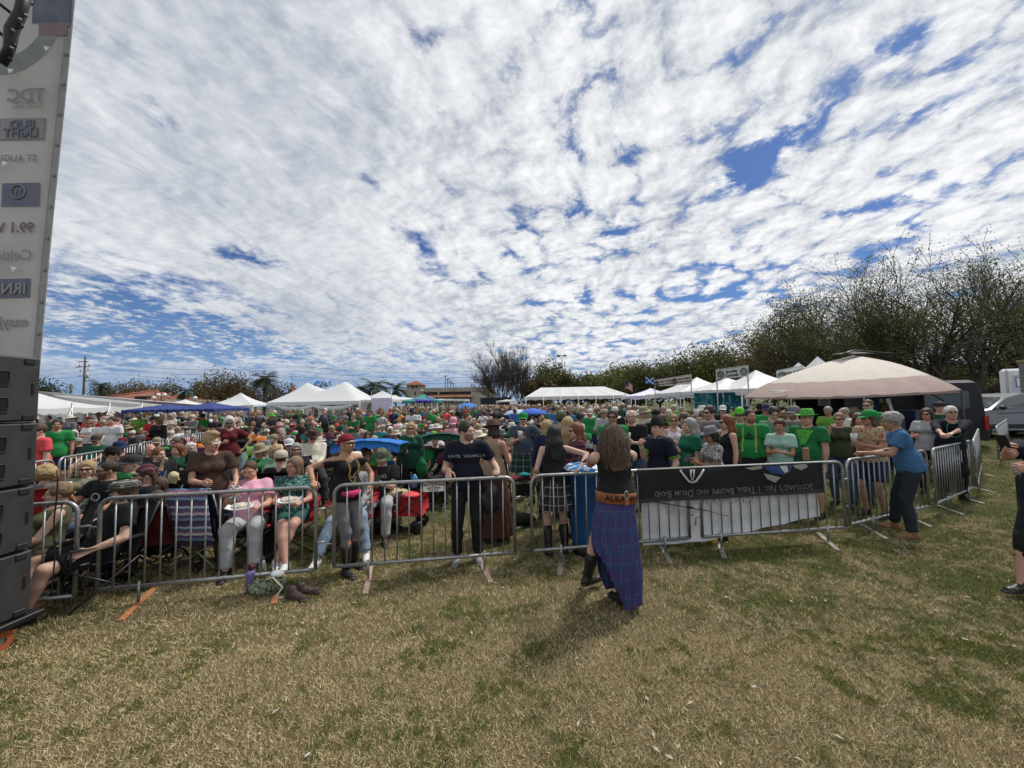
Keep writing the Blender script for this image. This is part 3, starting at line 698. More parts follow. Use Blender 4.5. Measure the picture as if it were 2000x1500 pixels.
def build_person(P, x, y, label, z=0.0, face=0.0, h=.022, fine=True, name='person', group=None):
    """face: degrees, 0 looks at the camera side (-Y), 90 looks to +X"""
    r = thing(name, (x, y, z), label, 'person', R(face), group); s = P.get('s', 1.0); r.scale = (s, s, s); J, parts = person_parts(P, h, fine)
    skin = SKIN[P.get('skin', 'fair')]
    mt = {'body': skin, 'shirt': P.get('tm'), 'trousers': P.get('bm'), 'shorts': P.get('bm'), 'skirt': P.get('bm')}
    for k, (V, Q, T) in parts.items():
        o = put(k, mesh_of(k, V, Q, mt[k], colr=T), r)
    HMx = head_matrix(J, P)
    def on_head(nm, me, m):
        o = put(nm, me, r, None); o.matrix_local = HMx
        if not me.materials: me.materials.append(m)
        o.material_slots[0].link = 'OBJECT'; o.material_slots[0].material = m; return o
    if P.get('hair', 'short') not in (None, 'bald'): on_head('hair', hair_mesh(P.get('hair', 'short'), .010 if fine else .014), hair_mat(P.get('hc', 'brown'), HC[P.get('hc', 'brown')])).matrix_local = HMx @ (Matrix.Diagonal((.90, .92, .84, 1)) if P.get('hat') and P['hat'] != 'headband' else Matrix.Identity(4))
    if P.get('hat'): on_head({'cap': 'cap', 'capback': 'cap', 'bandana': 'bandana', 'headband': 'headband'}.get(P['hat'], 'hat'), hat_mesh(P['hat']), P['hm'])
    if P.get('gl'): on_head('sunglasses' if P['gl'] == 'sun' else 'glasses', glasses_mesh(P['gl']), mat('dark lens', (.01, .01, .012), rough=.12, var=0, spec=.6) if P['gl'] == 'sun' else dark_steel)
    bot = P.get('bot', 'jeans')
    if bot.startswith('kilt') if bot else False:
        if P.get('seat'): pass
        else:
            f_ = P.get('fat', 0); V, Fc, UV = loft_skirt(J, J['P'][2] + .09, P.get('khem', .50), .155 * (1 + .16 * f_) + .012, P.get('skr', .235) * (1 + .1 * f_)); put('skirt' if P.get('fem') else 'kilt', mesh_of('kilt', V, Fc, P['bm'], uv=UV), r)
    if P.get('shoes', 1):
        sm = P.get('sm') or mat('black shoe leather', (.015, .014, .013), rough=.45)
        for k in 'LR':
            o = put('boot' if P.get('boot') else 'shoe', shoe_mesh('boot' if P.get('boot') else 'low'), r); me = o.data
            if not me.materials: me.materials.append(sm)
            o.material_slots[0].link = 'OBJECT'; o.material_slots[0].material = sm
            an = P.get('s' + k.lower(), (0, 0)); o.location = J['A' + k]; o.rotation_euler = (R(an[1]), 0, R(an[0] + (8 if k == 'L' else -8)))
            if P.get('boot'):
                b = MB(); a, kk = J['A' + k], J['K' + k]; d = kk - a; b.tube([a + d * t for t in (.0, .2, .45, .68)], [.046, .052, .064, .062], 12); q = b.build('boot_shaft', sm, o); q.matrix_local = o.matrix_local.inverted() if False else (Matrix.LocRotScale(o.location, o.rotation_euler, None)).inverted()
    return r, J
def wrist_band(r, J, k, m, t=.1, rad=.031):
    d = J['W' + k] - J['E' + k]; c = J['W' + k] - nrm(d) * t * .3; a, b_ = frame_of(d); b = MB(); b.tube([c - nrm(d) * .010, c + nrm(d) * .010], rad, 14); return b.build('wristband', m, r)
# ================================================================ ground
def make_ground():
    m = bpy.data.materials.new('dry turf soil'); m.use_nodes = True; t = NT(m.node_tree); b = m.node_tree.nodes['Principled BSDF']; oc = t.node('ShaderNodeTexCoord').outputs['Object']
    gp = GREENP(t, oc)
    fine = t.noise(oc, 55, 5, .7); f2 = t.noise(oc, 190, 3, .7)
    dry = t.ramp(fine, (.25, (.065, .048, .024)), (.5, (.24, .19, .10)), (.75, (.46, .38, .22)))
    grn = t.ramp(fine, (.25, (.028, .036, .012)), (.5, (.085, .10, .032)), (.78, (.19, .195, .07)))
    c = t.mix(gp, dry, grn); c = t.mix(t.smooth(f2, .62, .45, 0, .5), c, (.035, .028, .018))
    t.put(b.inputs['Base Color'], c); b.inputs['Roughness'].default_value = .95; b.inputs['Specular IOR Level'].default_value = .1
    bp = t.node('ShaderNodeBump', i_Strength=.8, i_Distance=.03); t.put(bp.inputs['Height'], t.math('ADD', fine, t.math('MULTIPLY', f2, .5))); t.put(b.inputs['Normal'], bp)
    mb = MB(); mb.grid([[(x, y, 0) for y in (-60, 0, 10, 40, 150, 900, 1800)] for x in (-1800, -400, -60, 0, 60, 400, 1800)])
    o = mb.build('ground', m); o['kind'] = 'structure'; return o
def GREENP(t, oc):
    """how green the turf is: broad patches plus tufts"""
    a = t.noise(oc, .6, 3, .6, .6); b = t.noise(oc, 2.6, 5, .72, .5); c8 = t.noise(oc, 9, 4, .7); s = t.node('ShaderNodeSeparateXYZ', i_Vector=oc)
    far = t.smooth(s.outputs[1], 2.5, 8.0, 0.0, .07); rt = t.smooth(s.outputs[0], .5, 5.0, 0.0, .07)
    v = t.math('ADD', t.math('ADD', t.math('MULTIPLY', a, .38), t.math('ADD', t.math('MULTIPLY', b, .66), t.math('MULTIPLY', c8, .50))), t.math('ADD', far, rt)); return t.smooth(v, .70, .95)
make_ground()
def make_grass():
    m = bpy.data.materials.new('turf blades'); m.use_nodes = True; t = NT(m.node_tree); b = m.node_tree.nodes['Principled BSDF']; oc = t.node('ShaderNodeTexCoord').outputs['Object']
    gp = GREENP(t, oc); at_ = t.node('ShaderNodeAttribute', attribute_name='tint'); rnd = t.node('ShaderNodeSeparateColor', i_Color=at_.outputs[0])
    dry = t.ramp(rnd.outputs[0], (0, (.17, .125, .06)), (.45, (.44, .35, .19)), (1, (.74, .64, .39)))
    grn = t.ramp(rnd.outputs[0], (0, (.045, .060, .012)), (.5, (.13, .155, .032)), (1, (.30, .30, .09)))
    isg = t.math('GREATER_THAN', t.math('ADD', gp, t.math('MULTIPLY', t.math('SUBTRACT', rnd.outputs[1], .5), .55)), .5)
    c = t.mix(isg, dry, grn); t.put(b.inputs['Base Color'], c); b.inputs['Roughness'].default_value = .7; b.inputs['Specular IOR Level'].default_value = .2
    rs = np.random.RandomState(3); V = []; T = []
    def field(n, y0, y1, sc_, lim=1.45):
        y = np.sqrt(rs.uniform(y0 * y0, y1 * y1, n)); x = rs.uniform(-1, 1, n) * (lim * y + .1); h = rs.uniform(.010, .026, n) * sc_; a = rs.uniform(0, 6.283, n); w = .0016 * sc_ * rs.uniform(.7, 1.4, n)
        la = rs.uniform(0, 6.283, n); ll = h * rs.uniform(.3, 1.7, n); dx, dy = np.cos(a) * w, np.sin(a) * w; p = np.zeros((n, 3, 3)); p[:, 0] = np.stack([x - dx, y - dy, np.full(n, .001)], 1); p[:, 1] = np.stack([x + dx, y + dy, np.full(n, .001)], 1)
        p[:, 2] = np.stack([x + np.cos(la) * ll, y + np.sin(la) * ll, h], 1); V.append(p.reshape(-1, 3)); c = np.stack([rs.uniform(0, 1, n), rs.uniform(0, 1, n), rs.uniform(0, 1, n)], 1); T.append(np.repeat(c, 3, 0))
    field(230000, 1.3, 3.2, 1.0, 1.5); field(210000, 3.0, 6.0, 1.35); field(110000, 6.0, 12.0, 2.0, 1.4)
    V = np.concatenate(V); T = np.concatenate(T); o = put('grass', mesh_of('grass', V, np.arange(len(V)).reshape(-1, 3), m, False, colr=T)); o['kind'] = 'stuff'
    rs = np.random.RandomState(8); mb = MB()
    for i in range(260):
        y = rs.uniform(1.6, 7); x = rs.uniform(-1.35, 1.35) * y; L = rs.uniform(.01, .032); a = rs.uniform(0, 6.28); w = L * rs.uniform(.15, .45); c, s_ = math.cos(a), math.sin(a); z = rs.uniform(.012, .022)
        mb.add([(x - c * L, y - s_ * L, z), (x - s_ * w, y + c * w, z + .006), (x + c * L, y + s_ * L, z + .002), (x + s_ * w, y - c * w, z + .004)], [(0, 1, 2, 3)])
    o = mb.build('leaf_litter', mat('dead leaf', (.38, .32, .24), rough=.8, var=.3)); o['kind'] = 'stuff'
make_grass()

# ================================================================ trees
BARK = mat('grey brown bark', (.060, .050, .040), rough=.9, var=.35, bump=.5, bs=18, vs=5)
def leaf_mat(name, a, b_): 
    if name in MATS: return MATS[name]
    m = bpy.data.materials.new(name); m.use_nodes = True; t = NT(m.node_tree); b = m.node_tree.nodes['Principled BSDF']; at_ = t.node('ShaderNodeAttribute', attribute_name='tint'); s = t.node('ShaderNodeSeparateColor', i_Color=at_.outputs[0])
    c = t.ramp(s.outputs[0], (0, a), (1, b_)); t.put(b.inputs['Base Color'], c); b.inputs['Roughness'].default_value = .6; b.inputs['Specular IOR Level'].default_value = .25
    tr = t.node('ShaderNodeBsdfTranslucent'); t.put(tr.inputs[0], c); mx = t.node('ShaderNodeMixShader'); mx.inputs[0].default_value = .3; t.l.new(b.outputs[0], mx.inputs[1]); t.l.new(tr.outputs[0], mx.inputs[2]); t.l.new(mx.outputs[0], m.node_tree.nodes['Material Output'].inputs[0]); MATS[name] = m; return m
def leaf_cloud(pts, size, rs, per, spread, shade=None):
    n = len(pts) * per; P = np.repeat(np.asarray(pts), per, 0) + rs.normal(size=(n, 3)) * spread * A3(1, 1, .8)
    u = rs.normal(size=(n, 3)); u /= np.linalg.norm(u, axis=1, keepdims=True); w = rs.normal(size=(n, 3)); v = np.cross(u, w); v /= np.linalg.norm(v, axis=1, keepdims=True) + 1e-9; s = size * rs.uniform(.6, 1.4, (n, 1))
    V = np.stack([P - u * s, P - v * s * .5, P + u * s, P + v * s * .5], 1).reshape(-1, 3); t = rs.uniform(0, 1, n) * .6 + np.repeat(rs.uniform(0, .4, len(pts)), per); return V, np.arange(n * 4).reshape(-1, 4), np.repeat(np.stack([t] * 3, 1), 4, 0)
def grow(rs, h, spread, levels, trunk_r, fork=.3, nlimb=5, up=.35, kids=4, flat=1.0, ratio=.68, minr=.006):
    """branch polylines with radii, plus twig ends"""
    segs = []; ends = []
    def br(p, d, L, r, lv):
        pts = [p]; k = 4 if lv > 1 else 5; q = p.copy(); dd = d.copy()
        for i in range(k):
            dd = nrm(dd + rs.normal(size=3) * (.16 if lv < levels else .10) + A3(0, 0, up * .15 if lv else .05)); q = q + dd * L / k; pts.append(q.copy())
        rr = [r * (1 - .62 * i / k) for i in range(k + 1)]; segs.append((lv, pts, rr))
        if lv >= levels: ends.extend([pts[-1], pts[-2], pts[2]]); return
        n = nlimb if lv == 0 else kids
        for i in range(n):
            if lv == 0: t = rs.uniform(.7, 1) ; az = i * 6.283 / n + rs.uniform(-.4, .4); el = rs.uniform(.45, 1.15); nd = A3(math.cos(az) * math.cos(el), math.sin(az) * math.cos(el), math.sin(el)); LL = spread * rs.uniform(.75, 1.1)
            else:
                t = .25 + .75 * (i + rs.uniform(0, 1)) / n; a, b = frame_of(dd); az = rs.uniform(0, 6.283); sp_ = rs.uniform(.45, .95); nd = nrm(dd * math.cos(sp_) + (a * math.cos(az) + b * math.sin(az)) * math.sin(sp_) + A3(0, 0, up)); LL = L * ratio * rs.uniform(.75, 1.15)
            j = min(int(t * k), k - 1); f = t * k - j; o = pts[j] * (1 - f) + pts[j + 1] * f; br(o, nrm(nd * A3(1, 1, flat)), LL, rr[j] * (.66 if lv == 0 else .64), lv + 1)
    br(A3(0, 0, 0), A3(0, 0, 1), h * fork, trunk_r, 0); return segs, ends
def tree(name, x, y, h, label, seed, spread, levels=3, leaves=None, lsize=.12, per=8, lsp=.5, trunk_r=.25, z=0, group=None, **k):
    rs = np.random.RandomState(seed); segs, ends = grow(rs, h, spread, levels, trunk_r, **k); top = max(p[2] for p in ends); s = h / top
    r = thing(name, (x, y, z), label, 'tree', 0, group); tr = MB(); bl = MB()
    for lv, pts, rr in segs: (tr if lv == 0 else bl).tube([p * s for p in pts], [max(q, k.get('minr', .006) * h / 8) for q in rr], 7 if lv == 0 else 5 if lv == 1 else 3, cap=False)
    tr.build('trunk', BARK, r); bl.build('branches', BARK, r)
    if leaves: V, Q, T = leaf_cloud([e * s for e in ends], lsize, rs, per, lsp); put('crown', mesh_of('crown', V, Q, leaves, False, colr=T), r)
    return r
G_OAK = leaf_mat('olive oak leaf', (.035, .045, .012), (.15, .155, .045)); G_BRN = leaf_mat('bronze spring leaf', (.050, .038, .018), (.17, .13, .055)); G_YEL = leaf_mat('yellow green leaf', (.065, .08, .016), (.21, .215, .06)); G_DK = leaf_mat('dark evergreen leaf', (.012, .020, .007), (.05, .07, .022))
def palm(x, y, h, label, seed, cr=1.6, n=26, name='palm_tree', group='palms behind the festival tents'):
    rs = np.random.RandomState(seed); r = thing(name, (x, y, 0), label, 'palm', 0, group); b = MB(); b.tube([(0, 0, 0), (.03, 0, h * .5), (0, .02, h * .93)], [.22, .17, .20], 8); b.build('trunk', BARK, r)
    V = []; T = []; Q = []
    for i in range(n):
        az = i * 2.399 + rs.uniform(-.2, .2); el = rs.uniform(-.5, 1.25); L = cr * rs.uniform(.85, 1.1); p = A3(0, 0, h * .93); d = A3(math.cos(az) * math.cos(el), math.sin(az) * math.cos(el), math.sin(el)); pts = [p]
        for j in range(7): d = nrm(d + A3(0, 0, -.20)); p = p + d * L / 7; pts.append(p)
        sd_ = A3(-math.sin(az), math.cos(az), 0); tt = rs.uniform(0, 1)
        for j in range(1, 8):
            for s_ in (-1, 1):
                w = cr * .28 * math.sin(math.pi * (j + .6) / 9); o = pts[j]; dn = nrm(pts[j] - pts[j - 1]); e = o + (sd_ * s_ * .9 + dn * .5) * w + A3(0, 0, -w * .4); k = len(V); V += [o - dn * cr * .045, o + dn * cr * .045, e]; Q.append((k, k + 1, k + 2)); T += [(tt,) * 3] * 3
    put('fronds', mesh_of('fronds', np.array(V), np.array(Q), G_DK, False, colr=np.array(T)), r); return r

# ================================================================ canopies
def pole(b, p, q, r=.02, n=6): b.tube([p, q], r, n)
def pop_tent(px, py_peak, y, w, dpt, eave, label, m=white_vinyl, rz=0.0, walls=(), legm=None, name='canopy_tent', group=None, val=.25, cat='tent', peak=None, curve=.35, wallm=None):
    """square frame tent; px = picture column of its middle"""
    x = gx(px, y, eave); r = thing(name, (x, y, 0), label, cat, rz, group); pk = peak if peak else zat(py_peak, y, px); a, c = w / 2, dpt / 2; b = MB()
    for (x0, y0, x1, y1) in ((-a, -c, a, -c), (a, -c, a, c), (a, c, -a, c), (-a, c, -a, -c)):
        P = []
        for i in range(9):
            t = i / 8; e = A3(x0 + (x1 - x0) * t, y0 + (y1 - y0) * t, eave); row = []
            for j in range(8):
                s = j / 7; z = eave + (pk - eave) * (s * (1 - curve) + curve * s * s * s) ; row.append((e[0] * (1 - s), e[1] * (1 - s), z - .03 * math.sin(math.pi * t) * (1 - s)))
            P.append(row)
        b.grid(P)
    b.build('roof', m, r)
    b = MB()
    for (x0, y0, x1, y1) in ((-a, -c, a, -c), (a, -c, a, c), (a, c, -a, c), (-a, c, -a, -c)):
        b.grid([[(x0 + (x1 - x0) * t, y0 + (y1 - y0) * t, z + .02 * math.sin(t * 40) * (z < eave)) for z in (eave - .004, eave - val * (1 - .35 * math.sin(math.pi * t)))] for t in np.linspace(0, 1, 13)])
    b.build('valance', m, r)
    for sx in (-1, 1):
        for sy in (-1, 1): b = MB(); pole(b, (sx * (a - .03), sy * (c - .03), 0), (sx * (a - .03), sy * (c - .03), eave), .022); b.build('pole', legm or white_paint, r)
    for wl in walls:
        (x0, y0, x1, y1) = {'f': (-a, -c, a, -c), 'r': (a, -c, a, c), 'b': (a, c, -a, c), 'l': (-a, c, -a, -c)}[wl]; b = MB()
        b.grid([[(x0 + (x1 - x0) * t * .985 + .008 * (x1 - x0), (y0 + (y1 - y0) * t) * .985 + .012 * math.sin(t * 21), z) for z in (eave - .1, eave * .6, .03)] for t in np.linspace(0, 1, 17)]); b.build('wall', wallm or white_wall, r)
    return r
def marquee(x0, x1, y0, y1, eave, ridge, label, hip=.16, name='marquee', ribs=5):
    cx, cy = (x0 + x1) / 2, (y0 + y1) / 2; r = thing(name, (cx, cy, 0), label, 'tent'); a, c = (x1 - x0) / 2, (y1 - y0) / 2; hp = a * (1 - hip * 2)
    b = MB(); n = ribs
    for s in (-1, 1):
        for i in range(n):
            t0, t1 = i / n, (i + 1) / n; X = lambda t, e: (-a + 2 * a * t) if e else (-hp + 2 * hp * t)
            P = [[(X(t0 + (t1 - t0) * u, 1) * (1 - v) + X(t0 + (t1 - t0) * u, 0) * v, s * c * (1 - v), eave + (ridge - eave) * v - .10 * math.sin(math.pi * u) * math.sin(math.pi * min(v + .1, 1))) for v in np.linspace(0, 1, 6)] for u in np.linspace(0, 1, 5)]; b.grid(P)
        P = [[(s * (a * (1 - v) + hp * v), (-c + 2 * c * u) * (1 - v), eave + (ridge - eave) * v) for v in np.linspace(0, 1, 5)] for u in np.linspace(0, 1, 6)]; b.grid(P)
    b.build('roof', white_vinyl, r); b = MB()
    for s in (-1, 1): b.grid([[(-a + 2 * a * t, s * c, z) for z in (eave, eave - .28 - .05 * math.sin(t * 60))] for t in np.linspace(0, 1, 61)]); b.grid([[(s * a, -c + 2 * c * t, z) for z in (eave, eave - .28)] for t in np.linspace(0, 1, 9)])
    b.build('valance', white_vinyl, r)
    for i in range(n + 1):
        b = MB(); pole(b, (-a + 2 * a * i / n, -c, 0), (-a + 2 * a * i / n, -c, eave), .04); b.build('pole', white_paint, r)
    return r

# ================================================================ lettering
def text_mesh(s, size, align='CENTER', small=False, shear=0.0, off=0.0, th=.002, space=1.0):
    cu = bpy.data.curves.new('lettering', 'FONT'); cu.body = s; cu.size = size; cu.align_x = align; cu.align_y = 'CENTER'; cu.shear = shear; cu.offset = off; cu.extrude = th; cu.space_character = space; cu.resolution_u = 2
    if small:
        cu.small_caps_scale = .74
        for i, ch in enumerate(s): cu.body_format[i].use_small_caps = True
    o = bpy.data.objects.new('lettering', cu); col.objects.link(o); dg = bpy.context.evaluated_depsgraph_get(); me = bpy.data.meshes.new_from_object(o.evaluated_get(dg)); bpy.data.objects.remove(o); return me
def text(s, size, parent, m, M, mirror=False, **k):
    me = text_mesh(s, size, **k)
    if mirror: me.transform(Matrix.Scale(-1, 4, (1, 0, 0)))
    me.materials.clear(); me.materials.append(m); o = put('lettering', me, parent); o.matrix_local = M; return o
def wallM(x, y, z, rz=0.0): return Matrix.Translation((x, y, z)) @ Matrix.Rotation(rz, 4, 'Z') @ Matrix.Rotation(math.pi / 2, 4, 'X')
def project_text(s, size, shirt, m, c, dirv, up=(0, 0, 1), off=.004, **k):
    """print laid on a curved garment: c = centre in person space, dirv = outward"""
    me = text_mesh(s, size, th=0, **k); d = Vector(dirv).normalized(); u = Vector(up); x = u.cross(d).normalized(); u = d.cross(x)
    sv = shirt.data; bv = BVHTree.FromPolygons([v.co for v in sv.vertices], [p.vertices for p in sv.polygons])
    for v in me.vertices:
        p = Vector(c) + x * v.co.x + u * v.co.y + d * .4; hit = bv.ray_cast(p, -d)[0]; v.co = (hit if hit else p - d * .4) + d * off
    me.materials.clear(); me.materials.append(m); return put('lettering', me, shirt)
INK = mat('black ink', (.02, .02, .02), rough=.6, var=0); WINK = mat('white ink', (.75, .75, .74), rough=.6, var=0)
# ================================================================ far setting
def far_scene():
    # ---- car park building with tower
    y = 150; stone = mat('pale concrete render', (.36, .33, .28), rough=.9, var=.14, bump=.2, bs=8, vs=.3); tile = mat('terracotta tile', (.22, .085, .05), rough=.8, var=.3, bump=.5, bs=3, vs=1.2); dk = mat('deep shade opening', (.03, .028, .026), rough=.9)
    X = lambda px: gx(px, y, 5)
    r = thing('parking_garage', (X(870), y, 0), 'pale stone parking garage with open decks behind the crowd', 'building'); ox = X(870)
    def bx(nm, p0, p1, z0, z1, m, y0=0, y1=6): b = MB(); b.box(((X(p0) + X(p1)) / 2 - ox, (y0 + y1) / 2, (z0 + z1) / 2), (X(p1) - X(p0), y1 - y0, z1 - z0)); return b.build(nm, m, r, smooth=False)
    H = lambda py: zat(py, y, 880)
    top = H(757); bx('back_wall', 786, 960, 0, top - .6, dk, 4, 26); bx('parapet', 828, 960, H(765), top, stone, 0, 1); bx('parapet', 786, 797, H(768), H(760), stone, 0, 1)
    bx('deck_wall', 828, 922, H(779), H(773.5), stone, 0, 1); bx('deck_wall', 786, 797, H(782), H(774), stone, 0, 1); bx('wall', 922, 968, 0, H(766), stone, -.6, .6)
    bx('base_wall', 828, 922, 0, H(786.5), stone, .2, 1)
    for p in (857, 921.5): bx('pier', p - 1.2, p + 1.2, 0, top + (1 if p > 900 else 0), stone, -.5, .0)
    for p in (873, 889, 905): bx('pier', p - 1, p + 1, 0, H(778), stone, -.45, 0)
    b = MB(); xa, xb = X(838) - ox, X(923) - ox; b.add([(xa, -3, H(775.5)), (xb, -3, H(775.5)), (xb, 0, H(770)), (xa, 0, H(770)), (xa, -3, H(776)), (xb, -3, H(776)), (xb, 0, H(771)), (xa, 0, H(771))], [(0, 1, 2, 3), (7, 6, 5, 4), (0, 4, 5, 1), (1, 5, 6, 2), (3, 7, 4, 0)]); b.build('canopy_roof', tile, r, smooth=False)
    bx('tower', 797, 824, 0, H(751), stone, -2, 6)
    for p in (809, 816): bx('window', p - 2, p + 2, H(757), H(753), dk, -2.05, -1.9)
    for py in (768,): bx('window', 812, 815, H(771), H(765), dk, -2.05, -1.9)
    b = MB(); x0, x1 = X(793.5) - ox, X(828) - ox; z0, z1 = H(751), H(741); b.add([(x0, -3.5, z0), (x1, -3.5, z0), (x1, 7.5, z0), (x0, 7.5, z0), ((x0 + x1) / 2, 2, z1)], [(0, 1, 4), (1, 2, 4), (2, 3, 4), (3, 0, 4), (3, 2, 1, 0)]); b.build('tower_roof', tile, r, smooth=False)
    for p, h in ((863, 735), (868, 741), (874, 746), (879, 749), (922.5, 735)):
        q = thing('light_pole', (X(p), y + 8, 0), {863: 'tall thin lamp pole on the garage roof, with a crosshead', 868: 'second thin lamp pole on the garage roof beside the tallest one', 874: 'short lamp pole on the garage roof beyond two taller ones', 879: 'shortest lamp pole on the garage roof parapet', 922.5: 'lone dark lamp pole above the square garage pier'}[p], 'lamp pole'); hh = zat(h, y + 8, p); b = MB(); b.tube([(0, 0, 0), (0, 0, hh)], .16, 6); b.build('pole', dark_steel, q); b = MB(); b.box((0, 0, hh + .1), (1.6, .4, .25)); b.build('lamp_head', dark_steel, q)
    # ---- hip roofed building on the left
    y = 46; X = lambda px: gx(px, y, 4); H = lambda py: zat(py, y, 220); ox = X(225)
    r = thing('hip_roof_building', (ox, y, 0), 'low building with rusty red hip tile roof behind the white open tent', 'building')
    wl = mat('cream stucco', (.30, .27, .22), rough=.9, var=.12, bump=.2, bs=6)
    b = MB(); b.box((0, 5.5, 1.6), (X(300) - X(135), 9, 3.2)); b.build('wall', wl, r, smooth=False)
    x0, x1, z0, z1 = X(128) - ox, X(312) - ox, H(787), H(760); rx0, rx1 = X(222) - ox, X(224) - ox
    for nm, q in (('roof_slope', [(x0, -.4, z0), (x1, -.4, z0), (rx1, 5.5, z1), (rx0, 5.5, z1)]), ('roof_slope', [(x1, -.4, z0), (x1, 11.5, z0), (rx1, 5.5, z1)]), ('roof_slope', [(x0, 11.5, z0), (x0, -.4, z0), (rx0, 5.5, z1)]), ('roof_slope', [(x1, 11.5, z0), (x0, 11.5, z0), (rx0, 5.5, z1), (rx1, 5.5, z1)])):
        b = MB(); lo = [(a, c, d - .15) for a, c, d in q]; n = len(q); b.add(q + lo, [tuple(range(n)), tuple(range(n, 2 * n))[::-1]] + [(i, i + n, (i + 1) % n + n, (i + 1) % n) for i in range(n)]); b.build(nm, tile, r, smooth=False)
    b = MB(); b.tube([(rx1, 5.5, z1 + .05), (x1, -.4, z0 + .08)], .14, 6); b.build('ridge', tile, r)
    b = MB(); b.tube([(rx0, 5.5, z1 + .05), (x0, -.4, z0 + .08)], .14, 6); b.build('ridge', tile, r)
    b = MB(); b.box((X(262) - ox, 1.2, H(778)), (1.5, .8, .45)); b.build('dormer_vent', dk, r, smooth=False)
    for p in (173, 196, 254, 281):
        w = MB(); cx = X(p) - ox; w.box((cx, .96, 1.9), (1.1, .1, 1.5)); fr = w.build('window', dk, r, smooth=False); g = MB()
        for i in range(4): g.box((cx - .55 + i * .366, .885, 1.9), (.05, .04, 1.5))
        for i in range(5): g.box((cx, .885, 1.15 + i * .375), (1.1, .05, .05))
        g.build('window_frame', wl, fr, smooth=False)
    # ---- utility poles and wires
    wood = mat('weathered pole wood', (.12, .10, .08), rough=.9, var=.3, bump=.3, bs=20)
    y = 70; x = gx(163, y, 6); h = zat(696, y, 163); r = thing('utility_pole', (x, y, 0), 'tall wooden utility pole with crossarms and grey transformer behind red roof', 'utility pole'); b = MB(); b.tube([(0, 0, 0), (.1, 0, h)], [.22, .14], 8); b.build('pole', wood, r)
    for dz, w in ((1.0, .9), (1.9, 1.3), (3.6, .7)): b = MB(); b.box((-.25, 0, h - dz), (w * 2, .12, .14)); b.build('crossarm', wood, r)
    b = MB(); b.lathe([(0.001, 0), (.26, 0), (.26, .9), (.001, .95)], 10, (.5, 0, h - 4.0)); b.build('transformer', mat('grey enamel', (.4, .4, .4), rough=.4), r)
    for dx, dz in ((-.9, 1.55), (.75, 1.55), (-.7, 2.6), (.7, 2.4)): b = MB(); b.lathe([(.001, 0), (.09, .02), (.05, .12), (.09, .2), (.001, .32)], 6, (dx, 0, h - dz - .2)); b.build('insulator', dark_steel, r)
    for i, (dz, lab) in enumerate(((1.0, 'topmost overhead wire crossing the sky at the utility pole'), (1.9, 'middle overhead wire sagging past the utility pole'), (2.8, 'lowest overhead wire past the transformer'))):
        b = MB(); pts = [(x - 40 + 8 * j, y + 10 - 1.2 * j, h - dz - .9 * math.sin(math.pi * (j % 5) / 5) - (j > 5) * (j - 5) * .35) for j in range(16)]; b.tube(pts, .022, 4); o = b.build('overhead_wire', dark_steel); tag(o, lab, 'wire')
    y = 62; x = gx(138, y, 4); h = zat(750, y, 138); r = thing('short_utility_pole', (x, y, 0), 'short brown post with a slanting bracket near the utility pole', 'post'); b = MB(); b.tube([(0, 0, 0), (0, 0, h)], .17, 7); b.build('pole', wood, r); b = MB(); b.tube([(0, 0, h - .5), (-1.3, 0, h + .3)], .05, 5); b.build('bracket', wood, r)
    # ---- park globe lamps
    for p, n, lab in ((315, 2, 'park lamp with twin white globes behind the blue canopy'), (381, 1, 'single globe park lamp behind the far end of the blue canopy'), (300, 1, 'dim globe park lamp among the trees beside the twin globe lamp')):
        y = 45; x = gx(p, y, 3); h = zat(773 if n > 1 else 779, y, p); r = thing('park_lamp', (x, y, 0), lab, 'lamp post'); b = MB(); b.tube([(0, 0, 0), (0, 0, h)], .06, 6); b.build('pole', dark_steel, r)
        for i in range(n): b = MB(); b.lathe([(.001, -.22), (.15, -.15), (.22, 0), (.15, .15), (.001, .22)], 10, ((i - (n - 1) / 2) * .7, 0, h + .1)); b.build('globe', white_paint, r)
    # ---- stadium light
    y = 75; x = gx(1101, y, 5); h = zat(693, y, 1098); r = thing('floodlight_pole', (x, y, 0), 'tall grey floodlight pole with a cluster of round lamps above the trees', 'lamp pole'); b = MB(); b.tube([(0, 0, 0), (-.25, 0, h)], [.16, .09], 8); b.build('pole', galv, r); b = MB(); b.box((-.25, 0, h - .1), (1.5, .1, .1)); b.build('crossarm', galv, r)
    for dx in (-.75, -.45, .45, .75): b = MB(); b.lathe([(.001, .1), (.12, .12), (.27, -.22), (.001, -.18)], 9, (dx - .25, -.1 if abs(dx) > .5 else .15, h - .1)); b.build('lamp', dark_steel, r)
    y = 80; r = thing('street_lamp', (gx(1034, y, 4), y, 0), 'slim street lamp between the bare tree and the green trees', 'lamp post'); h = zat(729, y, 1034); b = MB(); b.tube([(0, 0, 0), (0, 0, h), (.8, 0, h + .1)], .08, 6); b.build('pole', galv, r); b = MB(); b.box((1, 0, h + .1), (.6, .25, .12)); b.build('lamp_head', galv, r)
    # ---- trees
    T = tree
    T('broadleaf_tree', gx(80, 60, 4), 60, zat(739, 60, 80), 'dark green tree showing beside the tall stage banner', 11, 3.2, 3, G_DK, .17, 9, .6, .3, nlimb=5)
    T('broadleaf_tree', gx(255, 60, 4), 60, zat(741, 60, 255), 'reddish brown spring tree above the red tile roof', 12, 4.6, 3, G_BRN, .15, 16, .6, .35, nlimb=6, up=.2)
    T('broadleaf_tree', gx(303, 56, 4), 56, zat(741, 56, 303), 'russet tree with rounded crown behind the twin globe lamp', 13, 4.2, 3, G_BRN, .15, 18, .6, .35, nlimb=6, up=.2)
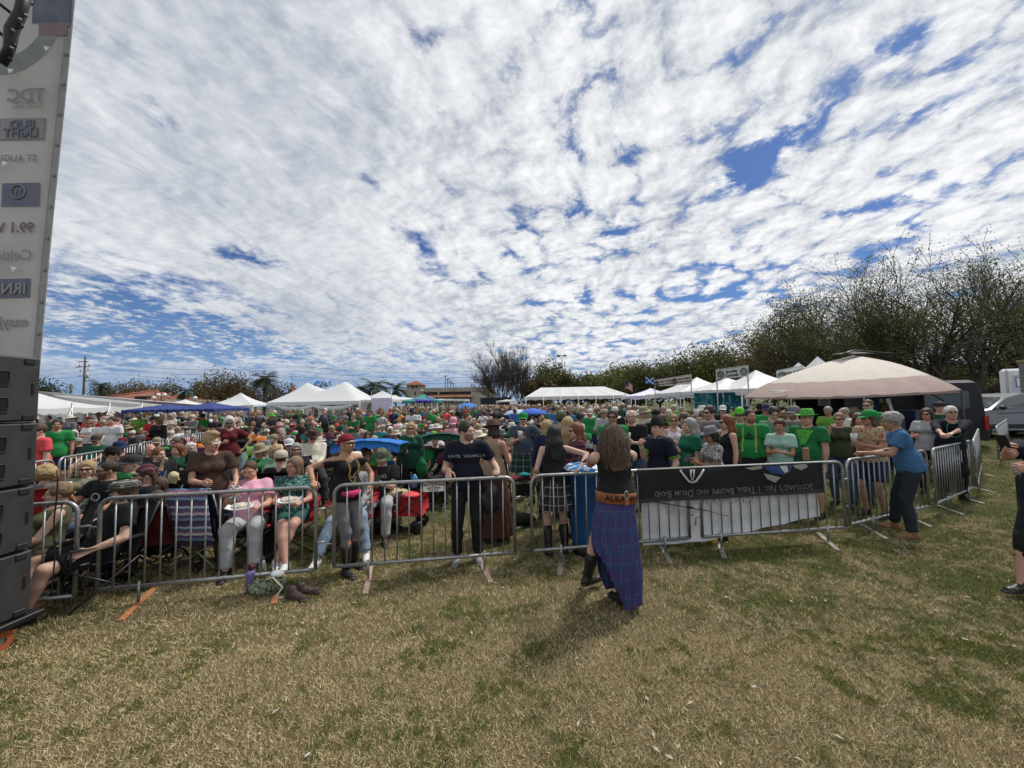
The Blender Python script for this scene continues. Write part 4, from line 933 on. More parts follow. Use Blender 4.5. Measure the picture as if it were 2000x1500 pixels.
    T('broadleaf_tree', gx(325, 52, 4), 52, zat(757, 52, 325), 'low dark shrub-like tree under the russet trees', 14, 3.0, 3, G_DK, .16, 14, .6, .25, nlimb=6)
    T('broadleaf_tree', gx(228, 62, 4), 62, zat(756, 62, 228), 'low green tree between the fan palm and the russet trees', 19, 3.0, 3, G_OAK, .16, 12, .6, .25, nlimb=6)
    T('broadleaf_tree', gx(452, 58, 4), 58, zat(722, 58, 452), 'broad olive brown oak behind the white square tent', 15, 5.4, 3, G_BRN, .17, 20, .65, .45, nlimb=7, up=.2)
    T('broadleaf_tree', gx(418, 60, 4), 60, zat(745, 60, 418), 'lower olive oak beside the broad brown oak', 16, 4.0, 3, G_OAK, .17, 16, .6, .4, nlimb=6)
    T('broadleaf_tree', gx(535, 60, 4), 60, zat(745, 60, 535), 'sparse brown tree beyond the dark palm clump', 17, 3.4, 3, G_BRN, .15, 9, .6, .3, nlimb=6)
    palm(gx(197, 54, 4), 54, zat(748, 54, 197), 'shaggy fan palm rising over the red roof', 21, 1.7, 34); palm(gx(358, 50, 4), 50, zat(760, 50, 358), 'fan palm at the edge of the russet trees', 22, 1.5, 34); palm(gx(516, 52, 4), 52, zat(736, 52, 516), 'big dark palm in front of the brown oak', 23, 2.0, 60)
    palm(gx(391, 60, 4), 60, zat(768, 60, 391), 'small palm between the blue canopy and the brown oak', 29, 1.7, 30)
    for p, py, s, c, lab in ((709, 760, 24, 2.7, 'dark date palm tucked behind the peaked tent end'), (733, 752, 25, 3.6, 'tall date palm with open arching fronds behind tents'), (773, 759, 26, 3.3, 'date palm beside the tiled garage tower'), (829, 770, 27, 1.5, 'small palm at the foot of the garage tower')): palm(gx(p, 85, 5), 85, zat(py, 85, p), lab, s, c * 1.05, 46)
    T('bare_tree', gx(988, 60, 5), 60, zat(664, 60, 988), 'tall leafless grey tree rising over the crowd', 31, 4.9, 4, None, trunk_r=.22, fork=.16, nlimb=13, up=.5, kids=7, minr=.009, ratio=.6)
    T('bare_tree', gx(1012, 62, 5), 62, zat(700, 62, 1012), 'smaller leafless tree behind the tall bare one', 32, 3.6, 4, None, trunk_r=.16, fork=.2, nlimb=8, up=.8, kids=5, ratio=.6)
    T('bare_tree', gx(963, 64, 5), 64, zat(722, 64, 963), 'low leafless tree on the garage side of the tall bare tree', 33, 3.0, 4, None, trunk_r=.14, fork=.2, nlimb=7, up=.6, kids=5, ratio=.6)
    T('bare_tree', gx(890, 90, 5), 90, zat(742, 90, 892), 'thin bare sapling in front of the garage', 34, 2.4, 3, None, trunk_r=.09, fork=.4, nlimb=6, up=.5); T('bare_tree', gx(808, 90, 5), 90, zat(764, 90, 808), 'bare tree in front of the tiled tower', 35, 3.0, 3, None, trunk_r=.12, fork=.3, nlimb=6, up=.3)
    for i, (p, py, y, sp_, g, lab) in enumerate(((1062, 717, 70, 5.0, G_OAK, 'rounded green oak beside the tall bare tree'), (1098, 724, 72, 4.6, G_OAK, 'green oak behind the floodlight pole'), (1128, 742, 74, 3.2, G_OAK, 'low green oak at the low end of the tree line'), (1045, 745, 66, 2.8, G_BRN, 'thin brown tree under the tall bare tree'),
        (1175, 738, 78, 3.8, G_YEL, 'small yellow green tree over the long marquee'), (1215, 728, 70, 4.0, G_YEL, 'yellow green tree behind the small flag'), (1250, 722, 64, 4.2, G_YEL, 'yellow green tree behind the blue and white saltire flag'), (1290, 712, 58, 4.6, G_OAK, 'dark olive tree behind the drinks signs'), (1330, 700, 54, 4.6, G_OAK, 'olive tree rising above the drinks signs'),
        (1372, 690, 52, 4.8, G_YEL, 'yellow tinged tree before the cocktails sign'), (1415, 676, 50, 4.8, G_OAK, 'tall olive tree directly behind the cocktails sign'), (1460, 664, 46, 4.8, G_OAK, 'tall dark tree between the cocktails sign and the festival sign'), (1505, 652, 42, 4.6, G_BRN, 'brownish half bare tree above the festival sign'), (1550, 640, 38, 4.2, G_BRN, 'half bare tree over the white tent peaks'))):
        T('broadleaf_tree', gx(p, y, 5), y, zat(py - 9, y, p), lab, 40 + i, sp_, 3, g, .19 * y / 60, 14, .62, .3, nlimb=7, up=.25, fork=.2, kids=5)
    for i, (p, py, y, sp_, per, lab) in enumerate(((1630, 560, 30, 4.4, 4, 'spreading half bare oak above the tan canopy peak'), (1735, 505, 24, 5.0, 5, 'big dark limbed oak over the tan canopy'), (1900, 470, 21, 5.4, 6, 'tallest tangled oak behind the parked vehicles'), (2010, 478, 24, 5.2, 6, 'dense oak at the edge over the white truck'), (1580, 610, 36, 4.2, 5, 'smaller half bare oak on the tent side of the big oaks'))):
        T('oak_tree', gx(p, y, 4), y, zat(py - 38, y, p), lab, 70 + i, sp_, 4, G_OAK, (.052 if y < 28 else .075), per + 2, .30, .55, nlimb=7, up=.20, fork=.17, kids=5, ratio=.66, minr=.008)
    for i, (p, y, h, lab) in enumerate(((1800, 40, 5.4, 'shaded green tree filling in beneath the big oaks'), (1850, 34, 4.6, 'low green tree behind the black van'), (1960, 38, 6.0, 'leafy green tree behind the white truck'), (1690, 42, 5.6, 'shaded low tree behind the tan canopy peak'), (1620, 46, 6.0, 'low dark tree behind the festival sign tents'))):
        T('broadleaf_tree', gx(p, y, 3), y, h, lab, 90 + i, 3.6, 3, G_OAK if i % 2 else G_YEL, .14, 16, .6, .25, nlimb=7, up=.15, fork=.2, kids=5)
    # ---- yellow house behind the oaks
    y = 44; x = gx(1905, y, 2); r = thing('house', (x, y, 0), 'pale yellow house glimpsed between the black van and white truck', 'house'); b = MB(); b.box((0, 3, 2.6), (9, 6, 5.2)); b.build('wall', mat('yellow siding', (.36, .30, .16), rough=.8, var=.1), r, smooth=False)
    for dx in (-1.6, 1.8): b = MB(); b.box((dx, -.04, 2.2), (1.0, .1, 1.9)); f = b.build('window', dk, r, smooth=False); b = MB(); b.box((dx, -.1, 2.2), (1.1, .06, .08)); b.box((dx, -.1, 3.2), (1.25, .08, .12)); b.box((dx, -.1, 1.2), (1.25, .08, .12)); b.build('frame', white_paint, f, smooth=False)
    b = MB(); b.box((0, 3, 5.3), (9.6, 6.8, .25)); b.build('roof', dk, r, smooth=False)
far_scene()

# ================================================================ tents
BLUEC = cloth('navy canopy cloth', (.035, .055, .19)); 
def tents():
    # big open white tent at the left: pole tent with side
    y = 17; xL, xR = gx(-40, y, 2.2), gx(277, 20, 2.2); r = thing('pole_tent', ((xL + xR) / 2, y + 2, 0), 'long open white pole tent beside the tall stage banner', 'tent'); ox, oy = (xL + xR) / 2, y + 2; b = MB()
    A = lambda px, py, yy: atd(px, py, yy) - Vector((ox, oy, 0))
    fr = [A(-60, 803, 13.5), A(60, 800, 14.5), A(141, 795.5, 16), A(214, 792, 18), A(277, 789.5, 20)]; fr = [Vector((p.x, p.y, 2.05 + .02 * i)) for i, p in enumerate(fr)]
    tp = [A(-60, 752, 18), A(60, 763, 18.5), A(120, 775, 20), A(190, 783, 22), A(272, 790, 24)]; back = [p + Vector((0, 9, 0)) for p in fr]
    def row(p, q, e): return [tuple(p.lerp(q, t) + Vector((0, 0, -e * math.sin(math.pi * t)))) for t in np.linspace(0, 1, 6)]
    for i in range(4):
        P = []; 
        for u in np.linspace(0, 1, 7):
            a = fr[i].lerp(fr[i + 1], u); c = tp[i].lerp(tp[i + 1], u); a = a + Vector((0, 0, -.05 * math.sin(math.pi * u))); P.append(row(a, c, .12))
        b.grid(P); b.grid([[tuple(tp[i].lerp(tp[i + 1], u)), tuple(back[i].lerp(back[i + 1], u))] for u in np.linspace(0, 1, 4)])
    b.build('roof', white_vinyl, r); b = MB()
    for i in range(4): b.grid([[tuple(fr[i].lerp(fr[i + 1], u) + Vector((0, -.01, -.05 * math.sin(math.pi * u) + dz * (1 + .15 * math.sin(u * 25))))) for dz in (0, -.22)] for u in np.linspace(0, 1, 15)])
    b.build('valance', white_vinyl, r)
    for i, p in enumerate(fr): b = MB(); pole(b, (p.x, p.y, 0), (p.x, p.y, p.z + .18), .035); b.build('pole', galv, r); b = MB(); b.tube([(p.x, p.y, p.z), (p.x + .9, p.y - 1.2, .6), (p.x + 1.1, p.y - 1.5, 0)], .018, 5); b.build('guy_strap', white_paint, r)
    b = MB(); b.tube([tuple(A(150, 765, 24)), tuple(Vector((A(150, 780, 24).x, A(150, 780, 24).y, 0)))], .03, 6); 
    # second smaller white ridge behind it
    pop_tent(158, 776, 27, 6.5, 5, 2.5, 'low white tent peak showing over the open pole tent', name='canopy_tent')
    y = 25; x = gx(95, y, 1.2); b = MB(); b.grid([[(x + 2.2 * t, y, z) for z in (1.0, 2.0)] for t in np.linspace(-1, 1, 5)]); b.sheet([[(x + 2.2 * t, y + .05, z) for z in (.1, 2.1)] for t in np.linspace(-1, 1, 5)], .02); tag(b.build('side_screen', white_wall), 'grey white side screen hung under the open pole tent', 'screen')
    y = 23; x = gx(124, y, 1.2); r = thing('round_sign', (x, y, 0), 'round white sign board standing under the open pole tent', 'sign'); b = MB(); b.lathe([(.001, -.02), (.42, -.02), (.42, .02), (.001, .02)], 20, (0, 0, 1.62), M=Matrix.Rotation(math.pi / 2, 3, 'X')); b.v = [(p[0], p[1], p[2]) for p in b.v]; b.build('panel', white_paint, r, smooth=False); b = MB(); b.tube([(0, .05, 0), (0, .05, 1.7)], .03, 6); b.build('post', galv, r)
    pop_tent(293, 782, 34, 3, 3, 2.3, 'tiny white tent peak between the red roof and the blue canopy'); pop_tent(361, 780, 36, 3, 3, 2.3, 'tiny white tent peak just above the blue canopy')
    # blue canopies
    for p, pk, yy, w, lab in ((328, 788.5, 18, 2.06, 'navy blue canopy on thin legs, the one on the stage banner side'), (412, 785.5, 18, 2.06, 'navy blue canopy joined to its twin beside the white square tent')):
        pop_tent(p, pk, yy, w, 2.3, 1.93, lab, BLUEC, legm=BLUEC if p > 330 else dark_steel, name='blue_canopy', group='navy canopies', val=.16, curve=.1)
    # white cube tent
    pop_tent(470, 767, 28, 3.2, 2.4, 2.15, 'white square tent with closed lilac white front wall', walls=('f',), name='canopy_tent', rz=R(3), val=.16)
    # pink and blue feather flags behind
    fl = [(404, 781, 30, (.05, .18, .50), 'blue feather flag behind the white square tent', .6), (443, 776, 28, (.62, .40, .42), 'pink white peaked flag behind the white square tent', 1.3), (570, 752, 34, (.55, .25, .10), 'small orange flag leaning behind the twin peaked tent', .5)]
    for p, py, yy, c, lab, w in fl:
        x = gx(p, yy, 3); h = zat(py, yy, p); r = thing('flag', (x, yy, 0), lab, 'flag'); b = MB(); b.tube([(0, 0, 0), (0, 0, h)], .03, 6); b.build('pole', dark_steel, r); b = MB(); b.sheet([[(w * t * (1.2 - s), .08 * math.sin(4 * t), h - 1.4 * s - .6 * t) for s in np.linspace(0, 1, 5)] for t in np.linspace(0, 1, 6)], .01); b.build('cloth', cloth('flag %.2f' % c[0], c), r)
    # twin peaked tent
    y = 28.5; xa, xb = gx(521, y, 2.2), gx(702, y, 2.2); w = xb - xa; dp = 4.8; ox = (xa + xb) / 2; r = thing('twin_peak_tent', (ox, y, 0), 'large white twin peaked frame tent with arched windows and tied walls', 'tent'); ev = 2.33
    pk = [(gx(600, y + 2.4, 3) - ox, 2.4, zat(747, y + 2.4, 600)), (gx(676, y + 2.4, 3) - ox, 2.4, zat(744, y + 2.4, 676))]
    b = MB(); nx, ny = 33, 15; P = []
    for i in range(nx):
        rowp = []
        for j in range(ny):
            X = -w / 2 + w * i / (nx - 1); Y = dp * j / (ny - 1); z = ev
            for (cx, cy, cz) in pk:
                dx = abs(X - cx) / ((w / 2 + cx) if X < cx else (w / 2 - cx)); dx = min(dx, abs(X - cx) / 1.0 if False else 9) ; s = max(dx if ((X < pk[0][0] and cx == pk[0][0]) or (X > pk[1][0] and cx == pk[1][0])) else abs(X - cx) / (pk[1][0] - pk[0][0]) * .85, abs(Y - cy) / (dp / 2)); s = min(s, 1); z = max(z, ev + (cz - ev) * (1 - s) ** 1.0 * (.72 + .28 * (1 - s)) + .0)
            mid = .42 * (1 - abs(Y - 2.4) / 2.4); 
            if pk[0][0] < X < pk[1][0]: z = max(z, ev + (pk[0][2] - ev) * mid)
            rowp.append((X, Y, z))
        P.append(rowp)
    b.grid(P); b.build('roof', white_vinyl, r); b = MB()
    for (x0, y0, x1, y1) in ((-w / 2, 0, w / 2, 0), (w / 2, 0, w / 2, dp), (-w / 2, dp, -w / 2, 0)): b.grid([[(x0 + (x1 - x0) * t, y0 + (y1 - y0) * t - .01, ev + dz) for dz in (0, -.27)] for t in np.linspace(0, 1, 9)])
    b.build('valance', white_vinyl, r)
    for sx, sy in ((-1, 0), (0.0, 0), (1, 0), (-1, 1), (1, 1)): b = MB(); pole(b, (sx * (w / 2 - .04), sy * dp + .03, 0), (sx * (w / 2 - .04), sy * dp + .03, ev), .035); b.build('pole', galv, r)
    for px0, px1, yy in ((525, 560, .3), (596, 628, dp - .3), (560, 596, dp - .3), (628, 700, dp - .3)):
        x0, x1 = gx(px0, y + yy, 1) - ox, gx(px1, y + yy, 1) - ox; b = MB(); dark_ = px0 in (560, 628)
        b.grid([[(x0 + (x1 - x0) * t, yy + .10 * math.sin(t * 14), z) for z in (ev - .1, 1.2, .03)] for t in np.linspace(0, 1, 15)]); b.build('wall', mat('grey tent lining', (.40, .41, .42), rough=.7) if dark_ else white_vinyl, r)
    # swagged wall cloths along the front
    for x0, x1, sag in ((-w * .38, 0, .34), (0, w * .42, .30)):
        b = MB(); P = []
        for t in np.linspace(0, 1, 21):
            zz = ev - .25 - sag * math.sin(math.pi * t) ** .8; P.append([(x0 + (x1 - x0) * t, -.02 - .07 * math.sin(q * 3.1) - .03 * math.sin(t * 30 + q * 4), zz - .16 * q + (ev - .25 - zz) * (1 - q) * .6) for q in np.linspace(0, 1, 6)])
        b.grid(P); b.build('swag', white_vinyl, r)
    # side wall towards +X with arched window
    b = MB(); b.grid([[(w / 2 + .02, dp * t, z) for z in (ev - .2, .03)] for t in np.linspace(0, 1, 11)]); b.build('wall', white_vinyl, r)
    def arch(cx, cy, cz, hw, hh, along):
        b = MB(); pts = [(0, 0)] + [(hw * math.cos(a), hh * .45 + hh * .55 * math.sin(a)) for a in np.linspace(0, math.pi, 13)]; ring = [(hw, -hh * .5)] + [(hw * math.cos(a), hh * .1 + hh * .5 * math.sin(a)) for a in np.linspace(0, math.pi, 13)] + [(-hw, -hh * .5)]
        V = [((cx + u, cy, cz + v) if along == 'x' else (cx, cy + u, cz + v)) for u, v in ring]; n = len(V); V2 = [((x_, y_ - .03, z_) if along == 'x' else (x_ + .03, y_, z_)) for x_, y_, z_ in V]; b.add(V + V2, [tuple(range(n)), tuple(range(n, 2 * n))[::-1]] + [(i, (i + 1) % n, (i + 1) % n + n, i + n) for i in range(n)]); f = b.build('window', mat('clear vinyl window', (.10, .11, .12), rough=.25, spec=.6), r, smooth=False)
        g = MB(); o = -.05 if along == 'x' else .05
        for a in (.5, 1.05, 1.57, 2.1, 2.64): p = [(0, 0), (hw * .95 * math.cos(a), hh * .1 + hh * .48 * math.sin(a))]; g.tube([((cx + u, cy + o, cz + v) if along == 'x' else (cx + o, cy + u, cz + v)) for u, v in p], .022, 4)
        for v in (-.25, .0): g.tube([((cx + u, cy + o, cz + v * hh) if along == 'x' else (cx + o, cy + u, cz + v * hh)) for u in (-hw, hw)], .022, 4)
        g.build('window_frame', white_paint, f)
    arch(w / 2 + .03, 2.2, 1.35, .9, 1.4, 'y')
    for p in (612, 547): arch(gx(p, y + (dp - .35 if p == 612 else .2), 1.3) - ox, dp - .38 if p == 612 else .16, 1.35, .42, 1.2, 'x')
    for p, hh in ((572, 1.9), (640, 1.9), (683, 1.85)): x0 = gx(p, y + dp - .4, 1.6) - ox; arch(x0, dp - .42, 1.95, .62, .6, 'x')
    # blue and white banner bundle on top, antenna
    b = MB(); v = Vol((-1.2, -.5, -.6), (1.2, .5, .6), .08); v.ell((-.4, 0, 0), (.5, .3, .42), .1); v.ell((.4, .05, .1), (.45, .3, .35), .1); v.rough(.08, 9, 1); o = put('balloon', mesh_of('balloon', *v.mesh(1), pattern('blue white foil', (.05, .22, .60), (.7, .75, .8), scale=3, thr=.5))); o.location = (gx(630, 37, 3), 37, zat(751, 37, 630)); tag(o, 'blue and white foil balloon bunch above the twin peaked tent', 'balloon')
    # tents between twin tent and the garage
    for i, (p, py, yy, w, ev, lab, nm) in enumerate(((747, 763, 40, 5.0, 2.55, 'tall pointed white tent just past the twin peaked tent', 'canopy_tent'), (771, 771, 55, 5.0, 2.6, 'small white tent peak before the date palm', 'canopy_tent'), (786, 775, 38, 5.0, 2.5, 'wide white tent in the middle of the tent row', 'canopy_tent'), (806, 777, 36, 4.0, 2.45, 'white tent beside the blue and teal one', 'canopy_tent'),
            (862, 779, 44, 6.0, 2.5, 'white tent with a dark panel before the garage', 'canopy_tent'), (738, 778, 30, 3.0, 2.4, 'low lilac white tent next to the arched window wall', 'canopy_tent'))): pop_tent(p, py, yy, w, w * .8, ev, lab, name=nm, curve=.5)
    y = 34; r = pop_tent(828, 769, y, 3.0, 3.0, 2.3, 'pointed tent in panels of teal, purple and navy', pattern('teal purple tent cloth', (.06, .26, .24), (.07, .05, .30), (.03, .04, .12), scale=.45, thr=.5), curve=.4)
    b = MB(); b.sheet([[(-1.6 + 2.0 * t, -2.3 - .02, 2.3 + .9 * s) for s in (0, 1)] for t in (0, 1)], .03); 
    # lilac notice
    x = gx(745, 27, 2); r = thing('notice_board', (x, 27, 0), 'lilac white paper notice hung on a frame by the arched wall', 'sign'); b = MB(); b.box((0, 0, 2.0), (1.3, .03, .95)); b.build('panel', mat('lilac paper', (.62, .60, .74), rough=.7), r, smooth=False); b = MB()
    for dx in (-.7, .7): b.tube([(dx, .03, 0), (dx, .03, 3.0)], .025, 6)
    b.tube([(-.7, .03, 3.0), (.7, .03, 3.0)], .025, 6); b.build('frame', galv, r)
    # long marquee
    y = 38; marquee(gx(1027, y, 2.6), gx(1226, y + 1, 2.6), y, y + 7, 2.55, zat(756, y + 3.5, 1120), 'long white marquee with ribbed hipped roof over the crowd', hip=.17, ribs=6)
    # food truck in black
    y = 60; x = gx(967, y, 1.5); r = thing('food_truck', (x, y, 0), 'black food trailer with pale lettering at the foot of the bare tree', 'trailer'); b = MB(); b.box((0, 1.4, 1.6), (4.6, 2.8, 2.6), bev=.1); b.build('body', mat('black trailer paint', (.015, .015, .02), rough=.35), r, smooth=False); b = MB(); b.box((.3, -.05, 1.5), (2.2, .1, .8)); b.build('hatch', dark_steel, r, smooth=False)
    for dx in (-1.4, 1.4): b = MB(); b.lathe([(.001, -.12), (.36, -.12), (.36, .12), (.001, .12)], 14, (dx, 0, .36), M=Matrix.Rotation(math.pi / 2, 3, 'X')); b.build('wheel', black_pl, r)
    text('Bagpipes', .42, r, WINK, wallM(.2, -.08, 2.55)) if False else None
    pop_tent(990, 780, 55, 3, 3, 2.3, 'small white tent peak beside the black trailer')
    # sun umbrellas in the crowd
    for p, py, yy, rad, c, lab in ((913, 787, 30, 1.0, (.05, .20, .55), 'bright blue sun umbrella far back in the crowd'), (1041, 797, 17, .62, (.06, .13, .50), 'royal blue sun umbrella in the middle of the crowd'), (1009, 799, 18, .62, (.40, .50, .62), 'pale blue grey umbrella next to the royal blue one'), (1028, 803, 17.5, .5, (.35, .55, .75), 'pale blue umbrella edge below the royal blue one')):
        x = gx(p, yy, 1.7); z = zat(py, yy, p); r = thing('sun_umbrella', (x, yy, 0), lab, 'umbrella'); b = MB(); b.lathe([(rad, z - rad * .42), (rad * .98, z - rad * .36), (rad * .7, z - rad * .16), (rad * .3, z - .03), (.001, z)], 16); b.build('canopy', cloth('umb%.2f' % c[0], c), r); b = MB(); b.tube([(0, 0, .6), (0, 0, z + .05)], .015, 5); b.build('pole', dark_steel, r)
    # flags right of centre
    y = 34; x = gx(1221, y, 3); r = thing('national_flag', (x, y, 0), 'small flag with red and white stripes and blue canton', 'flag'); h = zat(744, y, 1221); b = MB(); b.tube([(0, 0, 0), (0, 0, h)], .025, 6); b.build('pole', dark_steel, r)
    red, whi, blu = cloth('flag red', (.42, .05, .05)), cloth('flag white', (.7, .7, .7)), cloth('flag blue', (.03, .05, .22))
    for i in range(7): b = MB(); z0 = h - .1 * i; b.sheet([[(.02 + .62 * t, .05 * math.sin(6 * t), z0 - dz - .35 * t * t) for dz in (0, .1)] for t in np.linspace(0, 1, 7)], .006); b.build('stripe', red if i % 2 == 0 else whi, r)
    b = MB(); b.sheet([[(.02 + .28 * t, .03 * math.sin(6 * t) - .02, h - .38 * s - .07 * t * t) for s in (0, 1)] for t in np.linspace(0, 1, 4)], .006); b.build('canton', blu, r)
    y = 30; x = gx(1278, y, 3); h = zat(737, y, 1278); r = thing('saltire_flag', (x, y, 0), 'blue flag with white diagonal cross behind the drinks signs', 'flag'); b = MB(); b.tube([(0, 0, 0), (0, 0, h)], .025, 6); b.build('pole', dark_steel, r); fw_, fh = .72, .52
    pt = lambda u, v, o=0: (-fw_ * u, o + .05 * math.sin(5 * u), h - .03 - fh * v + .10 * u)
    b = MB(); b.sheet([[pt(u, v) for v in (0, 1)] for u in np.linspace(0, 1, 7)], .006); b.build('field', cloth('saltire blue', (.02, .10, .45)), r)
    for s in (0, 1): b = MB(); b.sheet([[pt(u, abs(s - u) + w, -.012) for w in (-.09, .09)] for u in np.linspace(.05, .95, 7)], .006); b.build('cross_bar', whi, r)
    y = 28; x = gx(1234, y, 2); r = thing('feather_banner', (x, y, 0), 'black curved feather banner beside the small white tent', 'banner'); h = zat(756, y, 1243); b = MB(); b.tube([(0, 0, 0), (.0, 0, h * .6), (.15, 0, h * .85), (.5, 0, h)], .02, 5); b.build('pole', dark_steel, r); b = MB(); b.sheet([[(.02 + (.0 if s < .6 else (s - .6) * .9) + (.5 - .1 * s) * t, .02 * math.sin(8 * s), .9 + (h - 1.0) * s) for s in np.linspace(0, 1, 9)] for t in np.linspace(0, 1, 4)], .008); b.build('cloth', cloth('black banner cloth', (.02, .02, .035)), r)
    # right-hand tents and signs
    pop_tent(1271, 758, 24, 2.9, 2.9, 2.25, 'small pointed lilac white tent by the black feather banner', cloth('lilac white tent', (.66, .64, .78)), walls=(), curve=.45)
    pop_tent(1336, 745, 20, 3.0, 3.0, 2.27, 'white tent behind the drinks signs', curve=.4); pop_tent(1362, 736.5, 18.5, 3.0, 3.0, 2.3, 'brighter white tent peak next to the drinks signs', curve=.4)
    pop_tent(1420, 738, 16, 3.0, 3.0, 2.3, 'white tent right under the cocktails sign', curve=.35); pop_tent(1478, 722.5, 15, 3.0, 3.0, 2.3, 'bright pointed tent beside the cocktails sign', curve=.45)
    pop_tent(1562, 708, 17, 3.0, 3.0, 2.3, 'white tent peak behind the festival sign', curve=.45); pop_tent(1600, 696, 16, 3.0, 3.0, 2.3, 'white tent peak over the tan canopy edge', curve=.45)
    bl = pattern('printed blue backdrop', (.02, .16, .26), (.05, .30, .42), (.25, .45, .5), scale=3, thr=.5)
    for p0, p1, yy in ((1356, 1412, 14.3), (1414, 1456, 13.9)): x0, x1 = gx(p0, yy, 1.8), gx(p1, yy, 1.8); b = MB(); b.sheet([[(x0 + (x1 - x0) * t, yy + .02 * math.sin(t * 9), z) for z in (.4, 2.18)] for t in np.linspace(0, 1, 7)], .01); tag(b.build('backdrop_screen', bl), 'teal blue printed booth screen under the white tents, ' + ('near the drinks signs' if p0 < 1400 else 'next to the tan canopy'), 'screen')
    gsign = mat('pale sign board', (.55, .56, .52), rough=.6, var=.05); pk_ = mat('peach sign board', (.58, .47, .42), rough=.6, var=.05); gd = mat('dark green ink', (.03, .05, .035), rough=.6, var=0)
    def sign(a, b_, c, d, y0, y1, lines, m, lab, im, logos, sz):
        """a,b_: top corners px,py ; c,d: bottom"""
        TL, TR, BL, BR = atd(*a, y0), atd(*b_, y1), atd(*c, y0), atd(*d, y1); r = thing('sign', tuple(((BL + BR) / 2).xy) + (0,), lab, 'sign'); o = Vector(((BL + BR) / 2)[:2] + (0,)); b = MB(); b.sheet([[tuple(TL - o), tuple(BL - o)], [tuple(TR - o), tuple(BR - o)]], .02); b.build('panel', m, r, smooth=False)
        b = MB(); 
        for p, q in ((TL, BL), (TR, BR)): b.tube([tuple(p - o + Vector((0, .03, .03))), (q.x - o.x, q.y - o.y + .03, 0)], .022, 6)
        b.tube([tuple(TL - o + Vector((0, .03, .02))), tuple(TR - o + Vector((0, .03, .02)))], .018, 6); b.build('frame', galv, r)
        ang = math.atan2(TR.y - TL.y, TR.x - TL.x); wd = (TR - TL).length; ht = ((TL - BL).length + (TR - BR).length) / 2; tilt = math.atan2(TR.z - TL.z, (TR - TL).xy.length); cen = (TL + TR + BL + BR) / 4 - o
        Mb = Matrix.Translation(cen) @ Matrix.Rotation(ang, 4, 'Z') @ Matrix.Rotation(-tilt, 4, 'Y') @ Matrix.Rotation(math.pi / 2, 4, 'X')
        for s, fx, fy in lines: text(s, ht * sz, r, im, Mb @ Matrix.Translation((fx * wd, fy * ht, .018)), off=.004, space=.95)
        for fx in logos:
            b = MB(); b.tube([(ht * .36 * math.cos(t), ht * .36 * math.sin(t), 0) for t in np.linspace(0, 6.283, 21)], ht * .045, 4, cap=False); b.tube([(ht * .22 * math.cos(t), ht * .22 * math.sin(t), 0) for t in np.linspace(0, 6.283, 15)], ht * .03, 4, cap=False)
            for k in range(3): t = k * 2.094 + .5; b.tube([(0, 0, 0), (ht * .17 * math.cos(t), ht * .17 * math.sin(t), 0)], ht * .03, 4)
            q = b.build('logo', im, r); q.matrix_local = Mb @ Matrix.Translation((fx * wd, 0, .02))
    sign((1279, 743), (1350, 733), (1279, 755), (1350, 750), 17.0, 15.6, [('BEER, WINE, WHISKEY', -.24, .18), ('CIDER, SODA & WATER', -.24, -.2), ('BEER, WINE, WHISKEY', .27, .18), ('CIDER, SODA & WATER', .27, -.2)], pk_, 'peach drinks sign in two panels raised over the white tents', gd, (-.45, .06), .26)
    sign((1400, 723), (1461, 715.5), (1401, 741), (1461, 735), 13.4, 12.4, [('Specialty', 0, .2), ('Cocktails', 0, -.22)], gsign, 'pale cocktails sign with two round emblems on a metal frame', gd, (-.36, .38), .40)
    sign((1518, 725), (1569, 715), (1519, 745), (1572, 738), 15.4, 14.4, [('FESTIVAL & DRINKS', .14, .12)], gsign, 'pale festival sign half hidden by the tan canopy', gd, (-.33,), .34)
tents()
